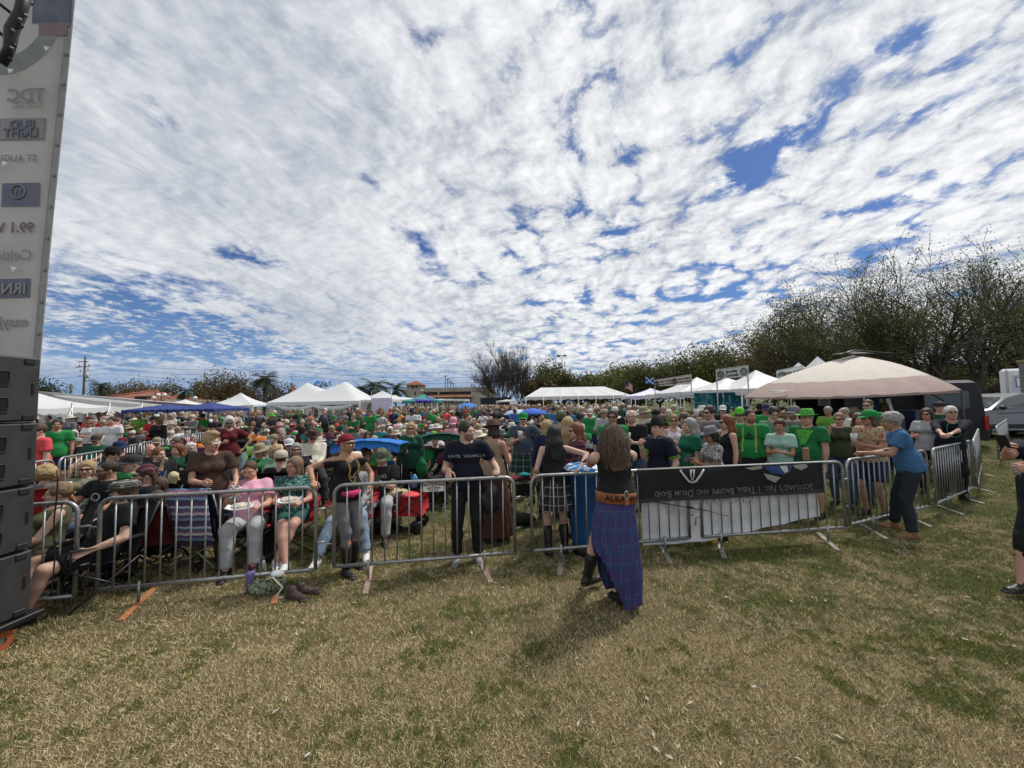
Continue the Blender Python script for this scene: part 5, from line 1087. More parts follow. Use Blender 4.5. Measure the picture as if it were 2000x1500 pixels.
# ================================================================ crowd barriers
ORG = mat('orange painted foot plate', (.42, .16, .06), rough=.75, var=.35, bump=.2, bs=30); PINKP = mat('faded pink foot plate', (.42, .29, .24), rough=.75, var=.3, bump=.2, bs=30); GREYP = mat('bare steel foot plate', (.30, .29, .26), rough=.6, var=.3, metal=.3)
BAR = {}
def barrier(a, b_, label, foot=None, plate=GREYP, H=1.05, z0=.17, n=None, skew=0.0, fl=.7, group='steel crowd barriers', fang=0.0):
    a = Vector((a[0], a[1], 0)); b_ = Vector((b_[0], b_[1], 0)); d = b_ - a; L = d.length; ang = math.atan2(d.y, d.x); r = thing('crowd_barrier', a, label, 'barrier', ang, group)
    rr = .11; ca = [(rr - rr * math.sin(t), 0, H - rr + rr * math.cos(t)) for t in np.linspace(0, math.pi / 2, 6)]
    pts = [(0, 0, z0)] + ca[::-1] + [(L - q[0], 0, q[2]) for q in ca] + [(L, 0, z0)]
    b = MB(); b.tube(pts, .0195, 10); b.tube([(0, 0, z0), (L, 0, z0)], .019, 10); b.build('frame', galv, r)
    n = n or int(round(L / .135)) ; key = (round(H, 3), round(z0, 3))
    if key not in BAR: q = MB(); q.tube([(0, 0, z0 + .01), (0, 0, H - .01)], .0085, 7); BAR[key] = q.mesh('bar', galv)
    for i in range(1, n): put('bar', BAR[key], r, loc=(L * i / n, 0, 0))
    for t in foot or (.18, .82):
        b = MB(); b.tube([(L * t, -.012, .012), (L * t, -.012, z0 + .05)], .014, 7); f = b.build('foot', galv, r); b = MB(); c, s = math.cos(fang), math.sin(fang); b.box((L * t, 0, .009), (.055, fl, .009), rz=fang); b.build('plate', plate, f, smooth=False)
    for z in (.42, .78): b = MB(); b.tube([(0, 0, z), (-.075, 0, z), (-.085, 0, z - .10)], .008, 6); b.build('hook', galv, r); b = MB(); b.tube([(L, 0, z + .03), (L + .05, 0, z + .03), (L + .09, .02, z + .03), (L + .05, .03, z + .03)], .010, 6); b.build('loop', galv, r)
    return r
def base(px, py): return at(px, py, .17)
BA = [
 ((-60, 1186), (146, 1163), 'barrier in front of the seated woman in olive, half hidden by the speaker stack', (.52,), ORG, .35),
 ((190, 1152), (616, 1112), 'barrier before the empty striped towel chair, with orange foot plates', None, ORG, .22),
 ((652, 1107), (1006, 1079), 'barrier that the man in the black printed tee leans on', None, PINKP, .12),
 ((1040, 1076), (1347, 1050), 'barrier next to the blue bin, its end behind the white printed sheet', (.17, .83), GREYP, -.35),
 ((1372, 1048), (1652, 1030), 'barrier carrying the black band banner', (.12, .86), GREYP, -.50),
 ((1660, 1024), (1815, 988), 'barrier the man in the blue tee rests his arm on', (.25, .8), GREYP, -.75),
 ((1828, 984), (1902, 951), 'barrier under the white-haired man leaning in the black shirt', (.25, .8), GREYP, -.85),
 ((1908, 950), (1916, 905), 'barrier seen nearly end on past the white-haired man', (.2, .8), GREYP, -.9),
]
for p, q, lab, ft, pl, fa in BA: barrier(base(*p), base(*q), lab, ft, pl, fang=fa)
barrier((gx(1893, 15, 1), 15.0), (gx(1926, 14, 1), 14.0), 'barrier set crosswise beyond the others, by the silver car'); barrier((gx(1923, 14, 1) + .3, 13.6), (gx(1946, 10.6, 1), 10.6), 'slanting barrier between the silver car and the crowd')
# second row across the seating
def bl(px, d): return (gx(px, d, .9), d)
R2 = [(50, 6.4, 104, 6.8, 'short curved-top barrier beside the person in the red shirt'), (115, 7.0, 205, 8.2, 'barrier in the second row, before the white shirted man'), (208, 8.3, 268, 9.6, 'barrier in the second row, in front of the folded arms green tee man'), (271, 9.7, 322, 11.1, 'barrier in the second row, near the blue sling chair'), (325, 11.3, 372, 12.9, 'barrier in the second row, behind the man with popcorn'),
      (374, 13.0, 422, 14.6, 'barrier in the second row, behind the pale mohawk'), (425, 14.7, 478, 16.6, 'barrier in the second row, in front of the white square tent'), (345, 16.5, 372, 15.8, 'short stretch of barrier under the blue canopies'), (480, 17, 540, 19.4, 'barrier at the foot of the twin peaked tent'), (543, 19.6, 600, 21.5, 'far barrier right before the twin peaked tent opening')]
for p, d, q, e, lab in R2: barrier(bl(p, d), bl(q, e), lab, H=1.08)

# ---------------------------------------------------------------- print sheet and band banner on the barriers
def banners():
    P0, P1, P2, P3 = base(1250, 1058), base(1347, 1050), base(1372, 1048), base(1652, 1030); d = (P3 - P0); d.z = 0; L = d.length; u = d / L; nr = Vector((u.y, -u.x, 0)); org = P0 - nr * .0; ang = math.atan2(u.y, u.x)
    wm = mat('white printed vinyl sheet', (.56, .57, .58), rough=.5, var=.05, bump=.2, bs=3)
    r = thing('vinyl_sheet', (org.x, org.y, 0), 'white vinyl sheet with faint print tied behind the barrier bars', 'sheet', ang); n = 34
    def bot(t): return .10 if t < .32 else .10 + (t - .32) * .34
    b = MB(); b.sheet([[(L * .02 + L * .86 * t, .045 + .015 * math.sin(t * 30 + z * 5) , z0) for z, z0 in ((s, bot(t) + (1.0 - bot(t)) * s) for s in np.linspace(0, 1, 6))] for t in np.linspace(0, 1, n)], .004); b.build('sheet', wm, r)
    fnt = mat('faint grey ink', (.47, .48, .48), rough=.6, var=0)
    text('SAINT AUGUSTINE', .11, r, fnt, wallM(L * .40, .020, .62), mirror=True, off=.006); text('CELTIC FESTIVAL', .07, r, fnt, wallM(L * .23, .018, .50), mirror=True)
    b = MB(); 
    for k in range(2): b.tube([(L * .16 + (.11 - .035 * k) * math.cos(t), .02, .66 + (.13 - .04 * k) * math.sin(t)) for t in np.linspace(0, 6.28, 25)], .006, 4, cap=False)
    b.build('logo', fnt, r)
    # black banner laid over the top rail
    bk = mat('glossy black banner', (.010, .010, .012), rough=.5, var=.2, spec=.3); r = thing('band_banner', (org.x, org.y, 0), 'black band banner hung upside down over the barrier rail', 'banner', ang); x0, x1 = -L * .005, L * .89
    def fr(x, z): return -.030 - .012 * math.sin(x * 5.5 + z * 3) - .010 * math.sin(x * 13 + z * 9) * (1 - z)
    Z0, Z1 = .655, 1.068
    b = MB(); P = []
    for t in np.linspace(0, 1, 41):
        x = x0 + (x1 - x0) * t; P.append([(x, fr(x, z), z) for z in np.linspace(Z0, Z1 - .02, 7)] + [(x, -.02, Z1), (x, .02, Z1), (x, .035, Z1 - .05)])
    b.sheet(P, .003); b.build('cloth', bk, r); silver = mat('silver print', (.30, .30, .29), rough=.5, var=0)
    b = MB(); b.tube([(x0, -.026, Z1 - .004), (x1, -.026, Z1 - .004)], .010, 6); b.build('pale_hem', mat('pale hem', (.60, .60, .58), rough=.6), r)
    me = text_mesh("Scotland's No. 1 Tribal Bagpipe and Drum Band", .118, small=True, th=.0006, off=.0008)
    xs = [v.co.x for v in me.vertices]; w = max(xs) - min(xs); k = (x1 - x0) * .85 / w
    for v in me.vertices: X = -v.co.x * k + x0 + (x1 - x0) * .505; Z = -v.co.y * k * 1.12 + .745; v.co = Vector((X, fr(X, Z) - .008, Z))
    vs = [tuple(v.co) for v in me.vertices]; pg = sorted(((min(vs[i][0] for i in p.vertices), max(vs[i][0] for i in p.vertices), tuple(p.vertices)) for p in me.polygons)); words = [[]]; hi = None
    for a_, b_, p_ in pg:
        if hi is not None and a_ - hi > .024 * k: words.append([])
        hi = b_ if hi is None else max(hi, b_); words[-1].append(p_)
    for w_ in words:
        ids = sorted({i for p_ in w_ for i in p_}); mp = {i: j for j, i in enumerate(ids)}; put('lettering', mesh_of('lettering', [vs[i] for i in ids], [tuple(mp[i] for i in p_) for p_ in w_], silver, False), r)
    print('WORDS', len(words))
    # white pointed emblem under the rail, blue saltire and silver figures
    def flat(pts, nm, m, dy=-.010):
        b = MB(); V = [(x, fr(x, z) + dy, z) for x, z in pts]; c = (sum(p[0] for p in pts) / len(pts), sum(p[1] for p in pts) / len(pts)); V.append((c[0], fr(*c) + dy - .002, c[1])); n = len(pts); b.add(V, [(i, (i + 1) % n, n) for i in range(n)]); return b.build(nm, m, r, smooth=False)
    cx = x0 + (x1 - x0) * .275; wi = mat('ivory print', (.55, .56, .53), rough=.5, var=0)
    flat([(cx - .17, Z1 - .03), (cx - .13, Z1 - .03), (cx - .05, Z1 - .15), (cx, Z1 - .17), (cx + .05, Z1 - .15), (cx + .12, Z1 - .03), (cx + .17, Z1 - .03), (cx + .06, Z1 - .18), (cx, Z1 - .205), (cx - .07, Z1 - .18)], 'emblem', wi) if False else None
    for s in (-1, 1):
        b = MB(); pts = [(cx + s * .16, Z1 - .03), (cx + s * .11, Z1 - .10), (cx + s * .05, Z1 - .175), (cx, Z1 - .195)]; b.tube([(x, fr(x, z) - .012, z) for x, z in pts], [.012, .014, .014, .012], 5); b.tube([(cx + s * .018, fr(cx, Z1 - .03) - .012, Z1 - .03), (cx + s * .022, fr(cx, Z1 - .1) - .012, Z1 - .10), (cx + s * .004, fr(cx, Z1 - .15) - .012, Z1 - .165)], [.013, .010, .006], 5); b.build('emblem', wi, r)
    f = lambda t: x0 + (x1 - x0) * t
    flat([(f(.66), Z1 - .03), (f(.82), Z1 - .03), (f(.80), Z1 - .12), (f(.765), Z1 - .145), (f(.70), Z1 - .12), (f(.675), Z1 - .07)], 'blue_print', mat('blue print', (.02, .06, .18), rough=.5, var=0))
    flat([(f(.745), Z1 - .03), (f(.785), Z1 - .03), (f(.792), Z1 - .10), (f(.775), Z1 - .125), (f(.755), Z1 - .08)], 'pale_print', wi, -.014)
    flat([(f(.56), Z1 - .04), (f(.65), Z1 - .02), (f(.655), Z1 - .055), (f(.60), Z1 - .075)], 'silver_print', silver); flat([(f(.66), Z1 - .12), (f(.70), Z1 - .145), (f(.75), Z1 - .18), (f(.72), Z1 - .245), (f(.68), Z1 - .20)], 'silver_print', silver); flat([(f(.82), Z1 - .03), (f(.90), Z1 - .02), (f(.91), Z1 - .06), (f(.87), Z1 - .10), (f(.835), Z1 - .07)], 'silver_print', silver)
    b = MB(); b.tube([(f(.08), -.05, .66), (f(.25), -.05, .57), (f(.34), -.05, .52)], .006, 5); b.tube([(f(.245), -.055, .575), (f(.27), -.055, .565)], .016, 6); r2 = thing('bungee_cord', (org.x, org.y, 0), 'black and red cord stretched across the white sheet', 'cord', ang); b.build('cord', black_pl, r2); b = MB(); b.tube([(f(.34), -.05, .52), (f(.455), -.05, .43)], .005, 5); b.build('red_end', cloth('cord red', (.30, .03, .03)), r2)
    b = MB(); b.tube([(f(1.0), -.04, .66), (f(1.07), -.05, .55), (f(1.14), -.05, .47)], .006, 5); b.tube([(f(1.14), -.05, .47), (f(1.15), -.05, .40)], .013, 6); r2 = thing('tie_cord', (org.x, org.y, 0), 'dark cord tying the banner corner to the barrier post', 'cord', ang); b.build('cord', black_pl, r2)
banners()
# ---------------------------------------------------------------- stage side: speaker stack, banner, truss
def stage():
    sp = mat('charcoal speaker paint', (.034, .034, .035), rough=.6, var=.25, bump=.15, bs=220); hole = mat('deep handle recess', (.003, .003, .003), rough=.9, var=0)
    X = -4.14; y0, y1 = 2.35, 3.36; zs = [.22, .76, 1.30, 1.84, 2.40]; labs = ['lowest charcoal speaker cabinet of the stack, on the dolly', 'second charcoal speaker cabinet from the ground', 'third charcoal speaker cabinet, above the seated woman in olive', 'topmost charcoal speaker cabinet, its edge against the stage banner']
    for i in range(4):
        r = thing('speaker_cabinet', (X - .4, (y0 + y1) / 2, zs[i]), labs[i], 'speaker', group='charcoal speaker cabinets in a stack'); h = zs[i + 1] - zs[i] - .006
        b = MB(); D = y1 - y0; b.box((0, 0, h / 2), (.76, D, h), bev=.012); b.build('body', sp, r, smooth=False); b = MB(); b.box((.38, 0, h / 2), (.05, D - .0, h - .02), bev=.008); b.build('side_plate', sp, r, smooth=False)
        for yy in (.21, -.25):
            for zz, hh in ((.14, .12), (.36, .12)):
                b = MB(); b.box((.402, yy, zz), (.012, .17, hh), bev=.004); hd = b.build('handle', hole, r, smooth=False); q = MB(); q.tube([(.408, yy - .085, zz - hh / 2), (.408, yy + .085, zz - hh / 2), (.408, yy + .085, zz + hh / 2), (.408, yy - .085, zz + hh / 2), (.408, yy - .085, zz - hh / 2)], .006, 5); q.build('rim', sp, hd)
        for yy in (.43, -.43):
            for zz in (.035, h - .04): b = MB(); b.box((.408, yy, zz), (.014, .075, .045), bev=.003); b.build('latch', dark_steel, r, smooth=False)
        b = MB(); b.box((.404, .455, h * .5), (.008, .02, .10)); b.build('slot', hole, r, smooth=False)
    r = thing('dolly', (X - .4, (y0 + y1) / 2, 0), 'black steel dolly with orange caster under the speaker stack', 'dolly'); b = MB(); b.box((0, 0, .195), (.90, y1 - y0 + .14, .045), bev=.006); b.build('platform', black_pl, r, smooth=False)
    for sx in (-1, 1):
        for sy in (-1, 1):
            b = MB(); b.box((sx * .34, sy * .33, .15), (.09, .09, .05)); f = b.build('caster', dark_steel, r, smooth=False); b = MB(); b.lathe([(.03, -.028), (.075, -.028), (.085, -.015), (.085, .015), (.075, .028), (.03, .028)], 18, M=Matrix.Rotation(math.pi / 2, 3, 'Y')); w = b.build('wheel', mat('orange wheel rubber', (.35, .09, .03), rough=.6), f, smooth=False, loc=(sx * .38, sy * .33, .085)); b = MB(); b.lathe([(.001, -.02), (.05, -.02), (.05, .02), (.001, .02)], 12, M=Matrix.Rotation(math.pi / 2, 3, 'Y')); b.build('hub', galv, f, smooth=False, loc=(sx * .38, sy * .33, .085))
    rs = random.Random(4); b = MB(); b.tube([(X + .07 + .01 * math.sin(k), y1 + .1, 1.4 - .1 * k) for k in range(12)], .006, 5); tag(b.build('hanging_cable', black_pl), 'thin black cable hanging from the corner of the stage banner', 'cable')
    # tall printed scrim
    y = 4.05; sc_ = bpy.data.materials.new('stage scrim'); sc_.use_nodes = True; t = NT(sc_.node_tree); bs = sc_.node_tree.nodes['Principled BSDF']; oc = t.node('ShaderNodeTexCoord').outputs['Object']
    c = t.ramp(t.noise(oc, 1.2, 3), (.3, (.52, .51, .49)), (.7, (.64, .64, .63))); t.put(bs.inputs['Base Color'], c); bs.inputs['Roughness'].default_value = .7; tr = t.node('ShaderNodeBsdfTranslucent'); t.put(tr.inputs[0], t.mix(.0, c, c)); mx = t.node('ShaderNodeMixShader'); mx.inputs[0].default_value = .55; t.l.new(bs.outputs[0], mx.inputs[1]); t.l.new(tr.outputs[0], mx.inputs[2]); t.l.new(mx.outputs[0], sc_.node_tree.nodes['Material Output'].inputs[0])
    TR, BR = atd(151, -60, y), atd(59, 920, y); r = thing('stage_banner', (BR.x, y, 0), 'tall translucent sponsor banner seen from behind, with eyelets down its edge', 'banner'); 
    ex = lambda z: (BR.x + (TR.x - BR.x) * (z - BR.z) / (TR.z - BR.z)) - BR.x
    yy = lambda x, z: .006 * math.sin(z * 1.3 + x * 2)
    b = MB(); b.sheet([[(ex(z) - 1.9 * s, yy(-1.9 * s, z), z) for s in np.linspace(0, 1, 12)] for z in np.linspace(BR.z, TR.z, 30)], .004); b.build('cloth', sc_, r)
    b = MB(); b.sheet([[(ex(z) - .075 * s, yy(0, z) - .006, z) for s in (0, 1)] for z in np.linspace(BR.z, TR.z, 30)], .004); b.build('hem', mat('scrim hem', (.42, .42, .41), rough=.6, trans=.3), r)
    for i in range(17): z = BR.z + .06 + .345 * i; b = MB(); b.tube([(ex(z) - .035 + .016 * math.cos(a), yy(0, z) - .012, z + .016 * math.sin(a)) for a in np.linspace(0, 6.28, 11)], .005, 5, cap=False); b.build('eyelet', galv, r)
    g1 = mat('grey blue print', (.22, .23, .31), rough=.7, var=.1, trans=.3); g2 = mat('faint print', (.37, .37, .39), rough=.7, var=.1, trans=.3); g3 = mat('dusky print', (.28, .20, .27), rough=.7, var=.1, trans=.3); g4 = mat('green grey print', (.31, .335, .325), rough=.7, trans=.3)
    def tx(s, px, py, size, m, **k): p = atd(px, py, y); text(s, size, r, m, Matrix.Translation((p.x - BR.x, yy(-.5, p.z) - .022, p.z)) @ Matrix.Rotation(math.pi / 2, 4, 'X'), mirror=True, th=.001, **k)
    def quad(px0, py0, px1, py1, m, dy=-.012): a, c = atd(px0, py0, y), atd(px1, py1, y); b = MB(); b.box(((a.x + c.x) / 2 - BR.x, yy(-.4, a.z) + dy, (a.z + c.z) / 2), (abs(c.x - a.x), .003, abs(a.z - c.z))); b.build('print_panel', m, r, smooth=False)
    tx('TDC', 92, 189, .20, g2, off=.004, align='LEFT'); tx('ST. AUGUSTINE', 88, 203, .045, g2, align='LEFT'); tx('& PONTE VEDRA', 90, 211, .045, g2, align='LEFT'); quad(3, 233, 90, 275, g2, -.008); quad(6, 236, 87, 272, sc_, -.012); tx('BUD', 73, 246, .135, g1, off=.004, align='LEFT'); tx('LIGHT', 80, 262, .135, g1, off=.004, align='LEFT'); tx('ST AUGUSTINE', 78, 312, .105, g4, off=.001, align='LEFT')
    quad(9, 360, 80, 404, g1); b = MB(); p = atd(41, 377, y); b.tube([(p.x - BR.x + .075 * math.cos(a), yy(-.4, p.z) - .02, p.z + .075 * math.sin(a)) for a in np.linspace(0, 6.28, 21)], .008, 4, cap=False); b.build('logo', g2, r); tx('TF', 41, 378, .10, g2)
    tx('99.1 WQIK', 72, 447, .155, g3, off=.004, align='LEFT'); tx('Celtic Life', 68, 500, .165, g2, align='LEFT'); quad(-20, 546, 61, 582, g1, -.008); tx('IRN-BRU', 56, 565, .165, sc_, off=.004, align='LEFT'); tx('easyJet', 60, 629, .16, g2, off=.002, align='LEFT')
    b = MB(); p = atd(5, 20, y); b.tube([(p.x - BR.x + (.52) * math.cos(a), -.03, p.z + .62 * math.sin(a)) for a in np.linspace(-1.5, 1.3, 15)], .07, 6); 
    q = MB(); V = []; 
    for a in np.linspace(-1.75, 1.5, 22):
        for rad in (.50, .68): V.append((p.x - BR.x + rad * math.cos(a), yy(0, p.z) - .013, p.z + rad * 1.12 * math.sin(a)))
    q.add(V, [(2 * i, 2 * i + 1, 2 * i + 3, 2 * i + 2) for i in range(21)]); q.build('print_ring', g4, r)
    quad(66, 0, 138, 45, mat('dusk blue print', (.19, .21, .27), rough=.7, var=.2, trans=.3)); quad(78, 46, 132, 70, mat('faded red print', (.33, .25, .25), rough=.7, trans=.3))
    for px, py in ((103, 103), (33, 146), (40, 528), (1, 665), (22, 325)): p = atd(px, py, y); b = MB(); k = .035; b.add([(p.x - BR.x - k, -.055, p.z + k * .8), (p.x - BR.x + k, -.055, p.z + k * .3), (p.x - BR.x - k * .4, -.055, p.z - k), (p.x - BR.x, -.035, p.z)], [(0, 1, 2), (0, 3, 1), (1, 3, 2), (2, 3, 0)]); b.build('paper_flag', white_paint, r, smooth=False)
    # truss and fixtures at the top corner
    y = 3.5; r = thing('stage_truss', tuple(atd(0, 60, y).xy) + (0,), 'black lighting truss with cables and clamps at the top corner', 'truss'); o = atd(0, 60, y); o.z = 0
    A = lambda px, py, dy=0: tuple(atd(px, py, y + dy) - o)
    for p, q in (((-140, -130), (62, 8)), ((-140, -100), (44, 42)), ((-140, -60), (30, 90)), ((-120, 0), (22, 118))): b = MB(); b.tube([A(*p), A(*q, .25)], .018, 7); b.build('chord', dark_steel, r)
    b = MB(); b.tube([A(52, -30), A(40, 25), A(22, 60), A(18, 95), A(4, 125)], [.05, .045, .05, .04, .035], 8); b.build('cable_bundle', black_pl, r)
    for px, py in ((44, 28), (40, 50), (26, 88), (14, 112)): b = MB(); b.tube([A(px - 12, py - 12), A(px, py - 4), A(px + 5, py + 2), A(px - 3, py + 5), A(px - 12, py)], .010, 6); b.build('clamp', dark_steel, r)
    for px, py in ((50, 28), (38, 36), (25, 58), (22, 92)): b = MB(); b.tube([A(px, py, -.03), A(px + 2, py + 3, -.03)], .012, 6); b.build('shackle', galv, r)
stage()

# ---------------------------------------------------------------- tan canopy on the right
def tan_canopy():
    tan = mat('tan canopy cloth', (.60, .55, .49), rough=.75, var=.06, bump=.4, bs=2.5, trans=.12); mv = mat('mauve canopy cloth', (.37, .27, .245), rough=.75, var=.08, bump=.3, bs=3, trans=.12)
    FL, FR, BR_, BL = atd(1452, 776, 11.5), atd(1878, 762, 8.6), atd(1800, 768, 13.5), atd(1560, 770, 15.5); o = (FL + FR + BR_ + BL) / 4; pk = atd(1668, 694, 12); r = thing('tan_canopy', (o.x, o.y, 0), 'big domed tan pop-up canopy with a mauve border', 'canopy')
    cs = [p - Vector((o.x, o.y, 0)) for p in (FL, FR, BR_, BL)]; pk = pk - Vector((o.x, o.y, 0)); ot = MB(); ib = MB()
    def S(a, c, t, s):
        e = a.lerp(c, t); e = e + Vector((0, 0, -.06 * math.sin(math.pi * t))) ; q = e.lerp(pk, s); dome = (pk.z - e.z) * (.15 * math.sin(math.pi * min(1, s ** .8)) ); q.z = e.z + (pk.z - e.z) * s + dome * .9; q.z += .012 * math.sin(t * 40 + s * 9) * (1 - s); return tuple(q)
    for i in range(4):
        a, c = cs[i], cs[(i + 1) % 4]; ib.grid([[S(a, c, t, s) for s in np.linspace(.22, 1, 14)] for t in np.linspace(0, 1, 25)]); ot.grid([[S(a, c, t, s) for s in np.linspace(0, .225, 5)] for t in np.linspace(0, 1, 25)])
        ot.grid([[(lambda e: (e.x, e.y, e.z - .06 * math.sin(math.pi * t) - dz))(a.lerp(c, t)) for dz in (0, .05)] for t in np.linspace(0, 1, 25)])
    ib.build('roof', tan, r); ot.build('border', mv, r)
    for i, c in enumerate(cs): b = MB(); b.tube([(c.x, c.y, 0), (c.x, c.y, c.z)], .022, 6); b.build('leg', dark_steel, r); b = MB(); b.tube([(c.x, c.y, c.z - .5), tuple(c.lerp(pk, .35) - Vector((0, 0, .25)))], .014, 5); b.build('brace', dark_steel, r)
    b = MB(); v0 = pk + Vector((-.9, 0, .02)); b.tube([tuple(pk + Vector((-.75, -.4, -.02))), tuple(pk + Vector((-.1, -.1, .14))), tuple(pk + Vector((.85, -.4, -.02)))], .03, 5); b.grid([[tuple(pk + Vector((x_, -.3 * (1 - u), .10 * (1 - abs(x_)) * u + .02))) for u in (0, 1)] for x_ in (-.7, -.3, 0, .3, .7)]); b.build('vent_cap', dark_steel, r)
    for px, py, w in ((1501, 764, .5), (1508, 767, .35)): p = atd(px, py, 11.0) - Vector((o.x, o.y, 0)); b = MB(); b.tube([tuple(p), tuple(p + Vector((w, -.12, .01)))], .012, 4); b.build('white_print', WINK, r)
    # booth things under it
    bb = mat('dark booth cloth', (.012, .012, .014), rough=.8); y = 12.6
    x0, x1 = gx(1555, y, 1.5), gx(1650, y, 1.5); b = MB(); b.sheet([[(x0 + (x1 - x0) * t, y + .05 * math.sin(9 * t), z) for z in (.05, 2.0)] for t in np.linspace(0, 1, 9)], .02); bs_ = b.build('black_backdrop', bb); tag(bs_, 'black chalk-lettered backdrop under the tan canopy', 'backdrop'); text('Irish', .42, bs_, WINK, wallM((x0 + x1) / 2 - .4, y - .12, 1.85)) if False else None
    x0, x1 = gx(1700, y, 1.5), gx(1740, y, 1.5); b = MB(); b.sheet([[(x0 + (x1 - x0) * t, y, z) for z in (.05, 1.95)] for t in np.linspace(0, 1, 5)], .02); tag(b.build('blue_backdrop', cloth('booth blue', (.02, .06, .16))), 'dark blue cloth panel under the tan canopy', 'backdrop')
    x = gx(1620, 12.2, 1.7); r = thing('booth_notice', (x, 12.4, 0), 'small grey notice card hung on the black backdrop', 'sign'); b = MB(); b.box((0, 0, 1.78), (.40, .015, .22)); b.build('panel', mat('grey card', (.32, .33, .35), rough=.7), r, smooth=False); b = MB()
    for k in range(3): b.box((0, -.012, 1.83 - .05 * k), (.28 - .05 * k, .004, .015))
    b.build('print_lines', INK, r, smooth=False)
    x = gx(1770, 11, 1); r = thing('market_table', (x, 11.2, 0), 'trestle table with plastic tubs under the tan canopy', 'table'); b = MB(); b.box((0, 0, .95), (2.2, .8, .05)); b.build('top', mat('wood board', (.16, .10, .05), rough=.7), r, smooth=False)
    for dx in (-1, 1):
        for dy in (-.3, .3): b = MB(); b.tube([(dx, dy, 0), (dx, dy, .93)], .02, 6); b.build('leg', dark_steel, r)
    for i, (dx, w, h, c) in enumerate(((-.5, .7, .38, (.05, .055, .06)), (.35, .45, .55, (.04, .06, .14)))): b = MB(); b.box((x + dx, 11.1, .98 + h / 2), (w, .5, h), bev=.02); tag(b.build('storage_tub', mat('tub %d' % i, c, rough=.4), smooth=False), ('dark grey storage tub' if i == 0 else 'navy storage tub') + ' standing on the trestle table', 'tub')
    b = MB(); r = thing('display_easel', (gx(1741, 10.6, 1.6), 10.6, 0), 'white edged display board leaning under the tan canopy', 'easel'); M_ = Matrix.Rotation(R(-14), 3, 'Y'); b.box((0, 0, 1.5), (.10, .03, .75), M=M_); b.build('board', white_paint, r, smooth=False); b = MB(); b.box((-.17, .02, 1.5), (.08, .03, .75), M=M_); b.build('green_edge', mat('lime board', (.2, .36, .12)), r, smooth=False); b = MB(); b.tube([(0, 0, 0), (0, 0, 1.5)], .02, 5); b.build('stand', dark_steel, r)
tan_canopy()

# ---------------------------------------------------------------- vehicles
def car_profile(name, pts, width, m, parent, inset=.12, belt=.95):
    """side outline (x,z) swept across the width, narrowing above the belt line"""
    b = MB(); n = len(pts); rows = []
    for s in (-1, -.94, -.5, 0, .5, .94, 1):
        row = []
        for x, z in pts:
            k = 1 - (inset if z > belt else 0) * min(1, (z - belt) / .4 if z > belt else 0); w = width / 2 * k; e = abs(s) > .97
            row.append((x * (.985 if e else 1), s * w, z - (.03 if e and z > belt else 0)))
        rows.append(row)
    V = [p for r_ in rows for p in r_]; Fc = [(i * n + j, i * n + (j + 1) % n, (i + 1) * n + (j + 1) % n, (i + 1) * n + j) for i in range(len(rows) - 1) for j in range(n)]; Fc += [tuple(range(n)), tuple((len(rows) - 1) * n + j for j in range(n))[::-1]]
    b.add(V, Fc); return autosmooth(b.build(name, m, parent), 30)
def wheel(r, x, y, rad, w=.22):
    b = MB(); M_ = Matrix.Rotation(math.pi / 2, 3, 'X'); b.lathe([(rad * .62, -w / 2), (rad * .94, -w / 2), (rad, -w * .3), (rad, w * .3), (rad * .94, w / 2), (rad * .62, w / 2)], 26, M=M_); q = b.build('wheel', black_pl, r, loc=(x, y, rad)); b = MB(); b.lathe([(.001, -.02), (rad * .2, -.03), (rad * .58, 0), (rad * .64, .03), (rad * .64, -.05)], 20, M=M_)
    for k in range(5): a = k * 1.2566; b.tube([(0, -.02, 0), (rad * .6 * math.cos(a), -.02, rad * .6 * math.sin(a))], rad * .07, 4)
    b.build('rim', galv, q, loc=(0, (-1 if y < 0 else 1) * w * .35, 0))
def bank():
    g = bpy.data.materials['dry turf soil']; b = MB(); P = []
    for x in (11.5, 13.5, 17, 30, 90, 400): P.append([(x + (0 if x > 12 else 0), y, -.02 if (x < 12 or y < 11.7) else z) for y, z in ((11.5, -.02), (13.0, .22), (14.0, .30), (30, .30), (60, .30), (200, .1))])
    o = b.add([], []).grid(P).build('grass_bank', g); o['kind'] = 'structure'
bank()
